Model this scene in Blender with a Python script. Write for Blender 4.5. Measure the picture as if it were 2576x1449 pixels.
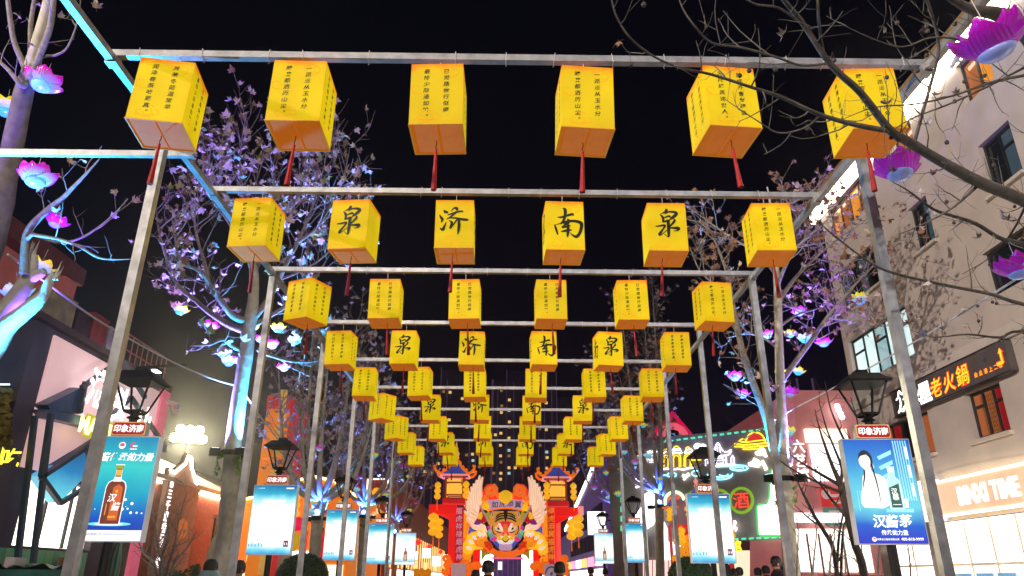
import bpy, math, random
from mathutils import Vector, Matrix, noise
V = Vector
sc = bpy.context.scene
col = sc.collection
for _o in list(bpy.data.objects):
    bpy.data.objects.remove(_o)

# ------------------------------------------------------------------ camera
EYE = V((0.0, 0.0, 1.6))
FPX, CX, CY = 1808.0, 1288.0, 724.5          # focal length and centre for a 2576 x 1449 frame
_yw = V((-25.0, -730.5, -FPX)).normalized()    # where the street runs, seen by the camera
_zw = V((22.0, 4474.0, -FPX))
_zw = (_zw - _yw * _zw.dot(_yw)).normalized()
_xw = _yw.cross(_zw)
RC = Matrix((_xw, _yw, _zw))
cam_d = bpy.data.cameras.new("camera")
cam_d.sensor_width = 36.0
cam_d.lens = 36.0 * FPX / 2576.0
cam_d.clip_start = 0.05
cam_d.clip_end = 2000.0
cam = bpy.data.objects.new("camera", cam_d)
col.objects.link(cam)
cam.matrix_world = Matrix.Translation(EYE) @ RC.to_4x4()
sc.camera = cam

# ------------------------------------------------------------------ night sky and exposure
world = bpy.data.worlds.new("World")
sc.world = world
world.use_nodes = True
nt = world.node_tree
nt.nodes.clear()
w_out = nt.nodes.new("ShaderNodeOutputWorld")
w_bg = nt.nodes.new("ShaderNodeBackground")
w_tc = nt.nodes.new("ShaderNodeTexCoord")
w_sep = nt.nodes.new("ShaderNodeSeparateXYZ")
w_ramp = nt.nodes.new("ShaderNodeValToRGB")
w_ramp.color_ramp.elements[0].position = 0.0
w_ramp.color_ramp.elements[0].color = (0.006, 0.003, 0.010, 1)
w_ramp.color_ramp.elements[1].position = 0.55
w_ramp.color_ramp.elements[1].color = (0.0012, 0.0012, 0.0032, 1)
_e = w_ramp.color_ramp.elements.new(0.22)
_e.color = (0.0026, 0.0017, 0.006, 1)
nt.links.new(w_tc.outputs["Generated"], w_sep.inputs[0])
nt.links.new(w_sep.outputs["Z"], w_ramp.inputs[0])
nt.links.new(w_ramp.outputs[0], w_bg.inputs[0])
w_bg.inputs[1].default_value = 1.0
nt.links.new(w_bg.outputs[0], w_out.inputs[0])
sc.view_settings.view_transform = 'Standard'
sc.view_settings.look = 'None'
sc.view_settings.exposure = 0.0
sc.view_settings.gamma = 1.0
sc.view_settings.use_curve_mapping = False
sc.cycles.max_bounces = 5
sc.cycles.diffuse_bounces = 2
sc.cycles.glossy_bounces = 2
sc.cycles.transmission_bounces = 3
sc.cycles.transparent_max_bounces = 8
sc.cycles.sample_clamp_indirect = 3.0
sc.cycles.use_denoising = True
sc.cycles.caustics_reflective = False
sc.cycles.caustics_refractive = False

# ------------------------------------------------------------------ helpers
def lin(r, g, b):
    f = lambda c: (c / 255 / 12.92) if c <= 10 else ((c / 255 + 0.055) / 1.055) ** 2.4
    return (f(r), f(g), f(b))

def ray(px, py):
    return RC @ V((px - CX, CY - py, -FPX))
def cz(px, py, z):
    return EYE + ray(px, py) * (z / FPX)
def atY(px, py, y):
    d = ray(px, py); return EYE + d * (y / d.y)
def atX(px, py, x):
    d = ray(px, py); return EYE + d * (x / d.x)
def onplane(px, py, p0, n):
    d = ray(px, py); return EYE + d * ((p0 - EYE).dot(n) / d.dot(n))
def proj(p):
    c = RC.transposed() @ (V(p) - EYE)
    return (CX - c.x / c.z * FPX, CY + c.y / c.z * FPX, -c.z)

def lookat(d, up=V((0, 0, 1))):
    """a rotation whose -Z points along d"""
    return V(d).to_track_quat('-Z', 'Y')

MATS = {}
def M(key, c, rough=0.6, metal=0.0, em=None, es=0.0, var=0.18, scale=4.0, bump=0.0, c2=None, spec=0.5, trans=0.0, light=False):
    """a principled material with noise in its colour, cached by key"""
    if key in MATS:
        return MATS[key]
    m = bpy.data.materials.new(key)
    m.use_nodes = True
    n = m.node_tree; n.nodes.clear(); L = n.links.new
    o = n.nodes.new("ShaderNodeOutputMaterial")
    p = n.nodes.new("ShaderNodeBsdfPrincipled")
    L(p.outputs[0], o.inputs[0])
    p.inputs["Roughness"].default_value = rough
    p.inputs["Metallic"].default_value = metal
    p.inputs["Specular IOR Level"].default_value = spec
    if trans: p.inputs["Transmission Weight"].default_value = trans
    tc = n.nodes.new("ShaderNodeTexCoord")
    nz = n.nodes.new("ShaderNodeTexNoise")
    nz.inputs["Scale"].default_value = scale
    nz.inputs["Detail"].default_value = 5.0
    L(tc.outputs["Object"], nz.inputs["Vector"])
    mx = n.nodes.new("ShaderNodeMix"); mx.data_type = 'RGBA'
    a = c2 if c2 else tuple(x * (1 - var) for x in c)
    b = c if c2 else tuple(min(1.0, x * (1 + var)) for x in c)
    mx.inputs[6].default_value = (*a, 1); mx.inputs[7].default_value = (*b, 1)
    rp = n.nodes.new("ShaderNodeMapRange")
    rp.inputs[1].default_value = 0.3; rp.inputs[2].default_value = 0.7
    L(nz.outputs["Fac"], rp.inputs[0]); L(rp.outputs[0], mx.inputs[0])
    L(mx.outputs[2], p.inputs["Base Color"])
    if bump:
        bp = n.nodes.new("ShaderNodeBump")
        bp.inputs["Strength"].default_value = bump
        bp.inputs["Distance"].default_value = 0.02
        L(nz.outputs["Fac"], bp.inputs["Height"]); L(bp.outputs[0], p.inputs["Normal"])
    if em:
        p.inputs["Emission Color"].default_value = (*em, 1)
        p.inputs["Emission Strength"].default_value = es
    if not light:
        m.cycles.emission_sampling = 'NONE'
    MATS[key] = m
    return m

def E(key, c, s=1.0, light=False):
    """something that gives off light"""
    return M(key, tuple(min(0.8, x * 0.5 + 0.05) for x in c), 0.5, em=c, es=s, light=light, var=0.05)

class MB:
    """collects simple shapes into one mesh"""
    def __init__(s):
        s.v = []; s.f = []; s.m = []; s.t = []
    def add(s, vs, fs, mi=0, ts=None):
        k = len(s.v); s.v += [tuple(x) for x in vs]; s.f += [tuple(i + k for i in f) for f in fs]; s.m += [mi] * len(fs)
        s.t += ts if ts else [0.0] * len(vs)
        return s
    def box(s, c, d, mi=0, rot=None):
        x, y, z = d[0] / 2, d[1] / 2, d[2] / 2
        vs = [V((a * x, b * y, e * z)) for a in (-1, 1) for b in (-1, 1) for e in (-1, 1)]
        if rot is not None: vs = [rot @ v for v in vs]
        c = V(c); vs = [v + c for v in vs]
        return s.add(vs, [(0, 1, 3, 2), (4, 6, 7, 5), (0, 4, 5, 1), (2, 3, 7, 6), (0, 2, 6, 4), (1, 5, 7, 3)], mi)
    def mm(s, a, b, mi=0):
        return s.box([(a[i] + b[i]) / 2 for i in range(3)], [abs(b[i] - a[i]) for i in range(3)], mi)
    def bar(s, a, b, w, h, mi=0, up=V((0, 0, 1))):
        a, b = V(a), V(b); d = (b - a); L = d.length; d.normalize()
        x = d.cross(up)
        if x.length < 1e-4: x = V((1, 0, 0))
        x.normalize(); u = x.cross(d)
        r = Matrix((x, d, u)).transposed()
        return s.box((a + b) / 2, (w, L, h), mi, r)
    def tube(s, pts, rad, n=6, mi=0, cap=True):
        pts = [V(p) for p in pts]
        if not hasattr(rad, '__len__'): rad = [rad] * len(pts)
        k = len(s.v); t0 = (pts[1] - pts[0]).normalized()
        x = t0.orthogonal().normalized()
        for i, p in enumerate(pts):
            t = (pts[min(i + 1, len(pts) - 1)] - pts[max(i - 1, 0)])
            if t.length < 1e-9: t = t0
            t.normalize()
            x = x - t * x.dot(t)
            if x.length < 1e-6: x = t.orthogonal()
            x.normalize(); y = t.cross(x)
            for j in range(n):
                a = 2 * math.pi * j / n
                s.v.append(tuple(p + (x * math.cos(a) + y * math.sin(a)) * rad[i])); s.t.append(0.0)
        for i in range(len(pts) - 1):
            for j in range(n):
                a = k + i * n + j; b = k + i * n + (j + 1) % n
                s.f.append((a, b, b + n, a + n)); s.m.append(mi)
        if cap:
            s.f.append(tuple(k + j for j in reversed(range(n)))); s.m.append(mi)
            e = k + (len(pts) - 1) * n
            s.f.append(tuple(e + j for j in range(n))); s.m.append(mi)
        return s
    def lathe(s, prof, n=12, c=(0, 0, 0), mi=0, flute=0.0, nf=0):
        k = len(s.v); c = V(c)
        for (r, z) in prof:
            for j in range(n):
                a = 2 * math.pi * j / n
                rr = r * (1 + flute * math.cos(nf * a)) if nf else r
                s.v.append((c.x + rr * math.cos(a), c.y + rr * math.sin(a), c.z + z)); s.t.append(0.0)
        for i in range(len(prof) - 1):
            for j in range(n):
                a = k + i * n + j; b = k + i * n + (j + 1) % n
                s.f.append((a, b, b + n, a + n)); s.m.append(mi)
        return s
    def ball(s, c, r, n=10, m=7, sz=1.0, mi=0):
        return s.lathe([(max(1e-4, r * math.sin(math.pi * i / m)), -r * sz * math.cos(math.pi * i / m)) for i in range(m + 1)], n, c, mi)
    def slab(s, pts, n, d, mi=0):
        """polygon pts (3D, seen from the side n points to) pushed back by d"""
        k = len(pts); n = V(n); a = [V(p) for p in pts]; b = [p - n * d for p in a]
        fs = [tuple(range(k)), tuple(range(2 * k - 1, k - 1, -1))]
        for i in range(k):
            j = (i + 1) % k; fs.append((i, i + k, j + k, j))
        return s.add(a + b, fs, mi)
    def quad(s, a, b, c, d, mi=0):
        return s.add([a, b, c, d], [(0, 1, 2, 3)], mi)
    def mesh(s, name, mats, smooth=False):
        me = bpy.data.meshes.new(name)
        me.from_pydata(s.v, [], s.f)
        for m in (mats if isinstance(mats, (list, tuple)) else [mats]): me.materials.append(m)
        if any(s.m): me.polygons.foreach_set("material_index", s.m)
        if any(s.t):
            at = me.attributes.new("t", 'FLOAT', 'POINT'); at.data.foreach_set("value", s.t)
        if smooth: me.polygons.foreach_set("use_smooth", [True] * len(s.f))
        me.update()
        return me
    def obj(s, name, mats, parent=None, smooth=False, kind=None):
        return put(name, s.mesh(name, mats, smooth), parent, kind)

def loc_par(o):
    while o.parent is not None: o = o.parent
    return o.get('_local')
def put(name, me, parent=None, kind=None, loc=None):
    o = bpy.data.objects.new(name, me); col.objects.link(o)
    if parent is not None:
        o.parent = parent
        if not loc_par(parent): o.matrix_parent_inverse = W(parent).inverted()
    if loc is not None: o.location = loc
    if kind: o['kind'] = kind
    return o

def W(o):
    m = Matrix.LocRotScale(o.location, o.rotation_euler, o.scale)
    return m if o.parent is None else W(o.parent) @ o.matrix_parent_inverse @ m

def thing(name, label, cat, loc=(0, 0, 0), rz=0.0, group=None, local=False):
    o = bpy.data.objects.new(name, None); col.objects.link(o)
    o.empty_display_size = 0.2
    o.location = loc; o.rotation_euler = (0, 0, rz)
    tag(o, label, cat, group)
    if local: o['_local'] = 1
    return o
def tag(o, label, cat, group=None):
    o['label'] = label; o['category'] = cat
    if group: o['group'] = group
    return o

def kids(o): return KIDS.get(o.name, [])
KIDS = {}
def index():
    KIDS.clear()
    for o in bpy.data.objects:
        if o.parent: KIDS.setdefault(o.parent.name, []).append(o)
def dup(root, loc, rz=0.0, label=None, scale=None):
    """copy a thing with its parts and sub-parts"""
    r = root.copy(); col.objects.link(r); r.location = loc; r.rotation_euler = (0, 0, rz)
    if scale: r.scale = scale
    if label: r['label'] = label
    def rec(src, dst):
        for c in kids(src):
            d = c.copy(); col.objects.link(d); d.parent = dst
            rec(c, d)
    rec(root, r)
    return r

_TX = {}
def text_geo(s, size=1.0, bold=0.0, shear=0.0, res=2):
    """vertices and faces of a flat text, centred, in its x-y plane"""
    key = (s, bold, shear, res)
    if key not in _TX:
        cu = bpy.data.curves.new("lettering", 'FONT')
        cu.body = s; cu.size = 1.0; cu.align_x = 'CENTER'; cu.align_y = 'CENTER'
        cu.offset = bold; cu.shear = shear; cu.resolution_u = res; cu.fill_mode = 'FRONT'
        ob = bpy.data.objects.new("lettering", cu); col.objects.link(ob)
        bpy.context.view_layer.update()
        me = bpy.data.meshes.new_from_object(ob.evaluated_get(bpy.context.evaluated_depsgraph_get()))
        vs = [tuple(v.co) for v in me.vertices]; fs = [tuple(p.vertices) for p in me.polygons]
        bpy.data.objects.remove(ob); bpy.data.curves.remove(cu); bpy.data.meshes.remove(me)
        if vs:
            x0, x1 = min(v[0] for v in vs), max(v[0] for v in vs)
            y0, y1 = min(v[1] for v in vs), max(v[1] for v in vs)
            vs = [(v[0] - (x0 + x1) / 2, v[1] - (y0 + y1) / 2) for v in vs]
        if bold and (lambda q: y1 - y0 > q[3] * 1.06 + 2 * bold or x1 - x0 > q[2] * 1.06 + 2 * bold)(text_geo(s, 1.0, 0.0, shear, res)):      # the offset threw a spike
            return text_geo(s, size, bold * .4 if bold > .004 else 0.0, shear, res)
        _TX[key] = (vs, fs, x1 - x0, y1 - y0)
    vs, fs, w, h = _TX[key]
    return [(x * size, y * size) for x, y in vs], fs, w * size, h * size

def write(mb, s, o, ex, ey, size, mi=0, bold=0.0, shear=0.0, sx=1.0, res=2):
    """lay text s into mb at point o, along ex, up ey"""
    vs, fs, w, h = text_geo(s, size, bold, shear, res)
    o, ex, ey = V(o), V(ex), V(ey)
    mb.add([o + ex * (x * sx) + ey * y for x, y in vs], fs, mi)

def smooth(pts, k=4):
    """Catmull-Rom through the points; tuples of any length"""
    out = []
    P = [pts[0]] + list(pts) + [pts[-1]]
    for i in range(1, len(P) - 2):
        a, b, c, d = P[i - 1], P[i], P[i + 1], P[i + 2]
        for j in range(k):
            t = j / k
            out.append(tuple(0.5 * (2 * b[q] + (c[q] - a[q]) * t + (2 * a[q] - 5 * b[q] + 4 * c[q] - d[q]) * t * t + (3 * b[q] - a[q] - 3 * c[q] + d[q]) * t ** 3) for q in range(len(b))))
    out.append(tuple(pts[-1]))
    return out

def ribbon(mb, pts, o, ex, ey, mi=0, k=4):
    """a brush stroke: pts are (x, y, width) in the plane o, ex, ey"""
    sp = smooth(pts, k); n = len(sp); o, ex, ey = V(o), V(ex), V(ey)
    L, R = [], []
    for i, (x, y, w) in enumerate(sp):
        a = sp[max(0, i - 1)]; b = sp[min(n - 1, i + 1)]
        dx, dy = b[0] - a[0], b[1] - a[1]; l = math.hypot(dx, dy) or 1
        nx, ny = -dy / l * w / 2, dx / l * w / 2
        L.append(o + ex * (x + nx) + ey * (y + ny)); R.append(o + ex * (x - nx) + ey * (y - ny))
    mb.add(L + R, [(n + i, n + i + 1, i + 1, i) for i in range(n - 1)], mi)

XA, YA, ZA = V((1, 0, 0)), V((0, 1, 0)), V((0, 0, 1))

def lamp(name, kind, loc, color, power, parent=None, d=None, size=None, angle=None, blend=0.5):
    l = bpy.data.lights.new(name, kind)
    l.color = color; l.energy = power
    if kind == 'SPOT':
        l.spot_size = angle or 1.6; l.spot_blend = blend; l.shadow_soft_size = size or 0.06
    if kind == 'POINT': l.shadow_soft_size = size or 0.1
    if kind == 'AREA':
        l.shape = 'RECTANGLE'; l.size = size[0]; l.size_y = size[1]
    o = bpy.data.objects.new(name, l); col.objects.link(o)
    o.location = loc
    if d is not None: o.rotation_mode = 'QUATERNION'; o.rotation_quaternion = lookat(d)
    if parent is not None:
        o.parent = parent
        if not loc_par(parent): o.matrix_parent_inverse = W(parent).inverted()
    return o

# ------------------------------------------------------------------ common materials
STEEL = M("galvanised_steel", (0.42, 0.43, 0.45), 0.38, 0.6, var=0.25, scale=9, bump=0.05)
BLACK = M("black_paint", (0.008, 0.008, 0.01), 0.55, spec=.25)
WIRE = M("pale_wire", (0.6, 0.58, 0.55), 0.6)

# ------------------------------------------------------------------ ground
g = MB()
g.quad((-400, -300, 0), (400, -300, 0), (400, 900, 0), (-400, 900, 0))
def paving_mat():
    m = bpy.data.materials.new("plaza_paving"); m.use_nodes = True
    n = m.node_tree; L = n.links.new; p = n.nodes["Principled BSDF"]
    tc = n.nodes.new("ShaderNodeTexCoord"); br = n.nodes.new("ShaderNodeTexBrick")
    br.inputs["Scale"].default_value = 1.0; br.inputs["Brick Width"].default_value = 0.6; br.inputs["Row Height"].default_value = 0.3
    br.inputs["Mortar Size"].default_value = 0.006
    br.inputs["Color1"].default_value = (0.28, 0.26, 0.25, 1); br.inputs["Color2"].default_value = (0.22, 0.21, 0.2, 1); br.inputs["Mortar"].default_value = (0.08, 0.08, 0.08, 1)
    L(tc.outputs["Object"], br.inputs["Vector"]); L(br.outputs["Color"], p.inputs["Base Color"])
    p.inputs["Roughness"].default_value = 0.45
    return m
go = g.obj("ground", paving_mat(), kind='structure')

# floodlight masts of the plaza: one in view down the street, two behind the camera, plus an added one farther left
def mast(loc, h, label, power, aim, color=(1.0, 0.88, 0.74), angle=2.0, n=2, k=1.0, rows=1):
    t = thing("floodlight_mast", label, "floodlight", loc, 0, "plaza floodlight masts")
    x, y = loc[0], loc[1]
    MB().tube([(x, y, 0), (x, y, h)], [0.09, 0.05], 8).obj("pole", M("mast_paint", (0.45, 0.4, 0.4), 0.5), t)
    f = V(aim).normalized(); s = f.cross(ZA).normalized()
    q = Matrix((s, f, s.cross(f))).transposed()
    MB().box((x, y, h), (0.34 * n * k, 0.12, 0.08), 0, q).obj("bracket", STEEL, t)
    for j in range(rows):
      for i in range(n - j % 2):
        c = V((x, y, h + (0.2 + j * .40) * k)) + s * (i - (n - 1 - j % 2) / 2) * 0.40 * k
        h_ = MB().box(c, (0.36 * k, 0.16, 0.36 * k), 0, q).obj("lamp_head", BLACK, t)
        MB().lathe([(.001, 0), (.18 * k, .0), (.20 * k, -.03), (.20 * k, -.05)], 14).obj("lamp_glass", E("floodlight_glass", lin(255, 244, 140), 40), h_).matrix_basis = Matrix.Translation(c + f * .13) @ (Matrix((s, s.cross(f), -f)).transposed() @ Matrix.Rotation(math.pi, 3, 'X')).to_4x4()
    if power:
        lamp("flood", 'SPOT', V((x, y, h + 0.2)) + f * 0.45, color, power, t, f, 0.25, angle, 0.6)
    return t
p = cz(474, 1106, 38.0)
mast((p.x, p.y, 0), p.z - 0.16, "bright floodlight on a tall mast above the gabled roofs", 11000, (0.4, -1, -0.3), (1, .88, .58), n=4, k=1.15, rows=2)  # lamp heads enlarged and doubled up to imitate the glow
mast((-4.5, -9, 0), 9.0, "plaza floodlight mast behind the viewer on the left", 4300, (0.38, 1, -0.12), (1.0, 0.84, 0.72), 1.8)
mast((5.5, -11, 0), 9.0, "plaza floodlight mast behind the viewer on the right", 2600, (0.12, 1, -0.08), (0.92, 0.88, 1.0), 1.8)

mast((-25, -12, 0), 14.0, "added unseen floodlight mast behind the viewer, farthest left", 50000, (1.0, .72, -0.15), (1.0, 0.86, 0.74), .55)  # unseen mast, added to brighten the beige wall on the right

# ------------------------------------------------------------------ pergola of steel box sections
H = 5.6
BY = [4.83 + 2.227 * k for k in range(9)]
XL, XR = -3.24, 3.48
PY = [5.85, 9.3, 12.4, 15.45, 18.5, 21.6]
perg = thing("steel_pergola", "long galvanised steel frame spanning the walkway with lantern crossbars", "pergola", (0, 13, 0))
S = 0.062
for x in (XL, XR):
    MB().mm((x - S / 2, 1.0, H - S * 1.5), (x + S / 2, 23.2, H - S / 2)).obj("rail", STEEL, perg)
ties = random.Random(3)
for k, y in enumerate(BY):
    b = MB().mm((XL - 0.03, y - S / 2, H - S / 2 + 0.002), (XR + 0.03, y + S / 2, H + S / 2)).obj("crossbar", STEEL, perg)
    m = MB()
    for q in range(14 if k < 4 else 0):
        x = XL + 0.3 + (q + ties.uniform(-.35, .35)) * (XR - XL - 0.6) / 13
        dx = ties.uniform(-0.015, 0.015)
        r = S / 2 + 0.004
        m.tube([(x, y + r, H + r), (x, y - r, H + r + 0.01), (x + dx, y - r, H - r), (x + dx, y + r, H - r), (x + dx * 1.5, y + 0.02, H - r - 0.02)], 0.0028, 4)
    if m.v: m.obj("wire_tie", WIRE, b, kind='stuff')
    for x in (XL, XR):
        MB().mm((x - 0.045, y - 0.045, H - S * 1.5 - 0.012), (x + 0.045, y + 0.045, H - S / 2 - 0.003)).obj("bracket", STEEL, perg)
for i, y in enumerate(PY):
    for x in (XL, XR):
        sgn = -1 if x < 0 else 1
        top = H + 0.8 if (x > 0 and i in (2, 3)) or (x < 0 and i == 4) else H - S * 1.5 - 0.002
        xx = (x if top < H else x + sgn * 0.07) + (-.09 if x > 0 and i == 0 else -.01 if i == 0 else 0)
        MB().mm((xx - 0.04, y - 0.04, 0.004), (xx + 0.04, y + 0.04, top)).obj("post", STEEL, perg)
        MB().mm((xx - 0.1, y - 0.1, 0.001), (xx + 0.1, y + 0.1, 0.016)).obj("base_plate", STEEL, perg)
MB().mm((-5.2, 6.11, H - 0.16), (XL + 0.16, 6.16, H - 0.10)).obj("outrigger", STEEL, perg)
# ------------------------------------------------------------------ paper box lanterns
LW, LH = 0.205, 0.57
def paper_mat():
    m = bpy.data.materials.new("lit_yellow_paper"); m.use_nodes = True
    n = m.node_tree; L = n.links.new; p = n.nodes["Principled BSDF"]
    def nd(t, **k):
        x = n.nodes.new(t)
        for a, b in k.items(): setattr(x, a, b)
        return x
    def math_(op, a, b=None, c=None):
        x = nd("ShaderNodeMath", operation=op)
        for i, q in enumerate((a, b, c)):
            if q is None: continue
            if isinstance(q, (int, float)): x.inputs[i].default_value = q
            else: L(q, x.inputs[i])
        return x.outputs[0]
    def ss(v, a, b):
        x = nd("ShaderNodeMapRange", interpolation_type='SMOOTHSTEP')
        x.inputs[1].default_value = a; x.inputs[2].default_value = b
        L(v, x.inputs[0]); return x.outputs[0]
    tc = nd("ShaderNodeTexCoord"); sp = nd("ShaderNodeSeparateXYZ"); L(tc.outputs["Object"], sp.inputs[0])
    oi = nd("ShaderNodeObjectInfo")
    nz = nd("ShaderNodeTexNoise"); nz.inputs["Scale"].default_value = 6.0; nz.inputs["Detail"].default_value = 4.0
    ad = nd("ShaderNodeVectorMath"); ad.operation = 'ADD'
    L(tc.outputs["Object"], ad.inputs[0]); L(oi.outputs["Location"], ad.inputs[1]); L(ad.outputs[0], nz.inputs["Vector"])
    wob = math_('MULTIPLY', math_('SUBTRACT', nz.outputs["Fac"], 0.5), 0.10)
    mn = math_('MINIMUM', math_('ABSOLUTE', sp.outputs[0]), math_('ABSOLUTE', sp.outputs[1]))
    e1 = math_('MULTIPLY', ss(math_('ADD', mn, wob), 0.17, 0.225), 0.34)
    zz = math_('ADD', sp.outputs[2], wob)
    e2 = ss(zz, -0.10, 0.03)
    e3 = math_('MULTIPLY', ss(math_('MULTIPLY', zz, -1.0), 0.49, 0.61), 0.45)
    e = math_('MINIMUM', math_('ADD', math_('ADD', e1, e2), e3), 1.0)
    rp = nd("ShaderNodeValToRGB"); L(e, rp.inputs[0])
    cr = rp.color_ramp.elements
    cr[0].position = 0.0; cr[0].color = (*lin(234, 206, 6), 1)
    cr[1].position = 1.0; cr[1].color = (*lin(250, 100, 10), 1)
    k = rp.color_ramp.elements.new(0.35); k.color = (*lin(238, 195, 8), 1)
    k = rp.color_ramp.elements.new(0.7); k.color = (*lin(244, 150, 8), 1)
    nz2 = nd("ShaderNodeTexNoise"); nz2.inputs["Scale"].default_value = 2.6; L(ad.outputs[0], nz2.inputs["Vector"])
    st = math_('ADD', math_('MULTIPLY', nz2.outputs["Fac"], 0.5), 0.58)
    st2 = math_('MULTIPLY', st, math_('ADD', math_('MULTIPLY', oi.outputs["Random"], 0.22), 0.80))
    p.inputs["Base Color"].default_value = (.22, .12, .01, 1); L(rp.outputs[0], p.inputs["Emission Color"]); L(st2, p.inputs["Emission Strength"])
    p.inputs["Roughness"].default_value = 0.75; p.inputs["Specular IOR Level"].default_value = 0.15
    bp = nd("ShaderNodeBump"); bp.inputs["Strength"].default_value = 0.25; bp.inputs["Distance"].default_value = 0.01
    L(nz.outputs["Fac"], bp.inputs["Height"]); L(bp.outputs[0], p.inputs["Normal"])
    return m
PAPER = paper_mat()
PBOT = M("lantern_bottom_paper", lin(176, 112, 56), 0.8, em=lin(235, 120, 10), es=0.42, var=0.15, scale=7, bump=0.1)
INK = M("black_ink", (0.006, 0.005, 0.004), 0.7)
INK2 = M("orange_ink", lin(205, 90, 10), 0.8, em=lin(225, 120, 5), es=0.75)
REDS = M("red_silk", lin(150, 1, 5), 0.7, var=0.3, scale=30)
FRAMEM = M("lantern_frame_wood", lin(190, 130, 30), 0.6, em=lin(220, 150, 10), es=0.3)

POEM = {'A': ("一派遥从玉水分，", "暗来都洒历山尘。"), 'B': ("滋荣冬茹温常早，", "润泽春茶味更真。"),
        'C': ("已觉路傍行似鉴，", "最怜少际涌如轮。"), 'D': ("曾成齐鲁封疆会，", "况托娥英诧世人。")}
# brush characters: strokes of (x, y, width) on a unit square, y up
BR = {
 '泉': [[(-.07, .97, .02), (.0, .9, .16), (-.08, .77, .13), (-.33, .66, .02)],
       [(-.38, .63, .04), (-.26, .5, .13), (-.21, .3, .13), (-.24, .13, .1)],
       [(-.12, .62, .03), (.12, .78, .1), (.46, .76, .16), (.52, .64, .18), (.3, .42, .16), (.12, .28, .04)],
       [(-.18, .4, .07), (.12, .52, .12), (.16, .42, .1)], [(-.26, .14, .08), (.02, .22, .13), (.16, .25, .1)],
       [(.04, .3, .17), (.05, 0, .17), (.04, -.4, .17), (.02, -.72, .12), (-.05, -.74, .05), (-.2, -.6, .04)],
       [(-.66, -.13, .06), (-.42, -.1, .1), (-.14, -.06, .12), (-.26, -.3, .1), (-.46, -.6, .16), (-.4, -.66, .06), (-.05, -.36, .05)],
       [(.36, .36, .03), (.4, .22, .14), (.2, -.04, .1), (.08, -.2, .08), (.3, -.22, .12), (.58, -.24, .2), (.5, -.38, .08), (.3, -.4, .03)]],
 '济': [[(-.62, .72, .03), (-.5, .6, .17), (-.36, .55, .08), (-.6, .53, .03)], [(-.82, .42, .04), (-.74, .26, .13), (-.66, .12, .15), (-.72, -.06, .05)],
       [(-.78, -.4, .04), (-.62, -.5, .17), (-.54, -.3, .12), (-.44, -.02, .03)],
       [(-.2, .62, .03), (-.06, .82, .09), (.1, .82, .17), (.14, .68, .1)], [(-.4, .4, .04), (-.2, .46, .1), (.1, .58, .11), (.4, .64, .1), (.44, .56, .03)],
       [(.12, .62, .14), (-.02, .46, .1), (-.24, .26, .1), (-.46, .12, .02)], [(-.4, .2, .04), (0, .22, .1), (.36, .14, .15), (.7, .1, .14), (.74, .06, .05)],
       [(-.3, .06, .04), (-.14, -.06, .14), (-.16, -.28, .16), (-.22, -.42, .1), (-.1, -.3, .04), (.08, .02, .1), (.18, .12, .06)],
       [(.24, .18, .12), (.26, -.2, .16), (.24, -.55, .14), (.2, -.8, .04)]],
 '南': [[(-.12, .92, .03), (.02, .84, .17), (.02, .5, .16), (-.06, .2, .13), (-.24, -.06, .1)],
       [(-.42, .36, .04), (-.2, .36, .12), (.1, .46, .13), (.42, .56, .15), (.46, .46, .05)],
       [(-.58, -.1, .05), (-.52, -.3, .12), (-.44, -.6, .1), (-.42, -.72, .04)], [(-.56, -.12, .03), (-.3, -.04, .06), (.1, .1, .14), (.5, .14, .16), (.86, .04, .2), (.9, -.2, .18), (.78, -.6, .16), (.6, -.8, .18), (.4, -.72, .1), (.26, -.56, .03)],
       [(.12, .26, .06), (.2, .16, .16), (.1, -.04, .12), (-.2, -.24, .05)], [(-.1, -.06, .05), (.1, -.02, .1), (.26, .04, .06)],
       [(-.2, -.3, .04), (.06, -.22, .12), (.3, -.14, .06)], [(-.24, -.52, .05), (.04, -.46, .15), (.36, -.4, .06)], [(.16, -.02, .1), (.16, -.4, .17), (.12, -.74, .12), (.1, -.86, .03)]],
}
def arc(cx, cy, r, a0, a1, n=9, q=1.0):
    return [(cx + r * math.cos(math.radians(a0 + (a1 - a0) * i / n)), cy + r * q * math.sin(math.radians(a0 + (a1 - a0) * i / n)), 0.0026) for i in range(n + 1)]
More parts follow.
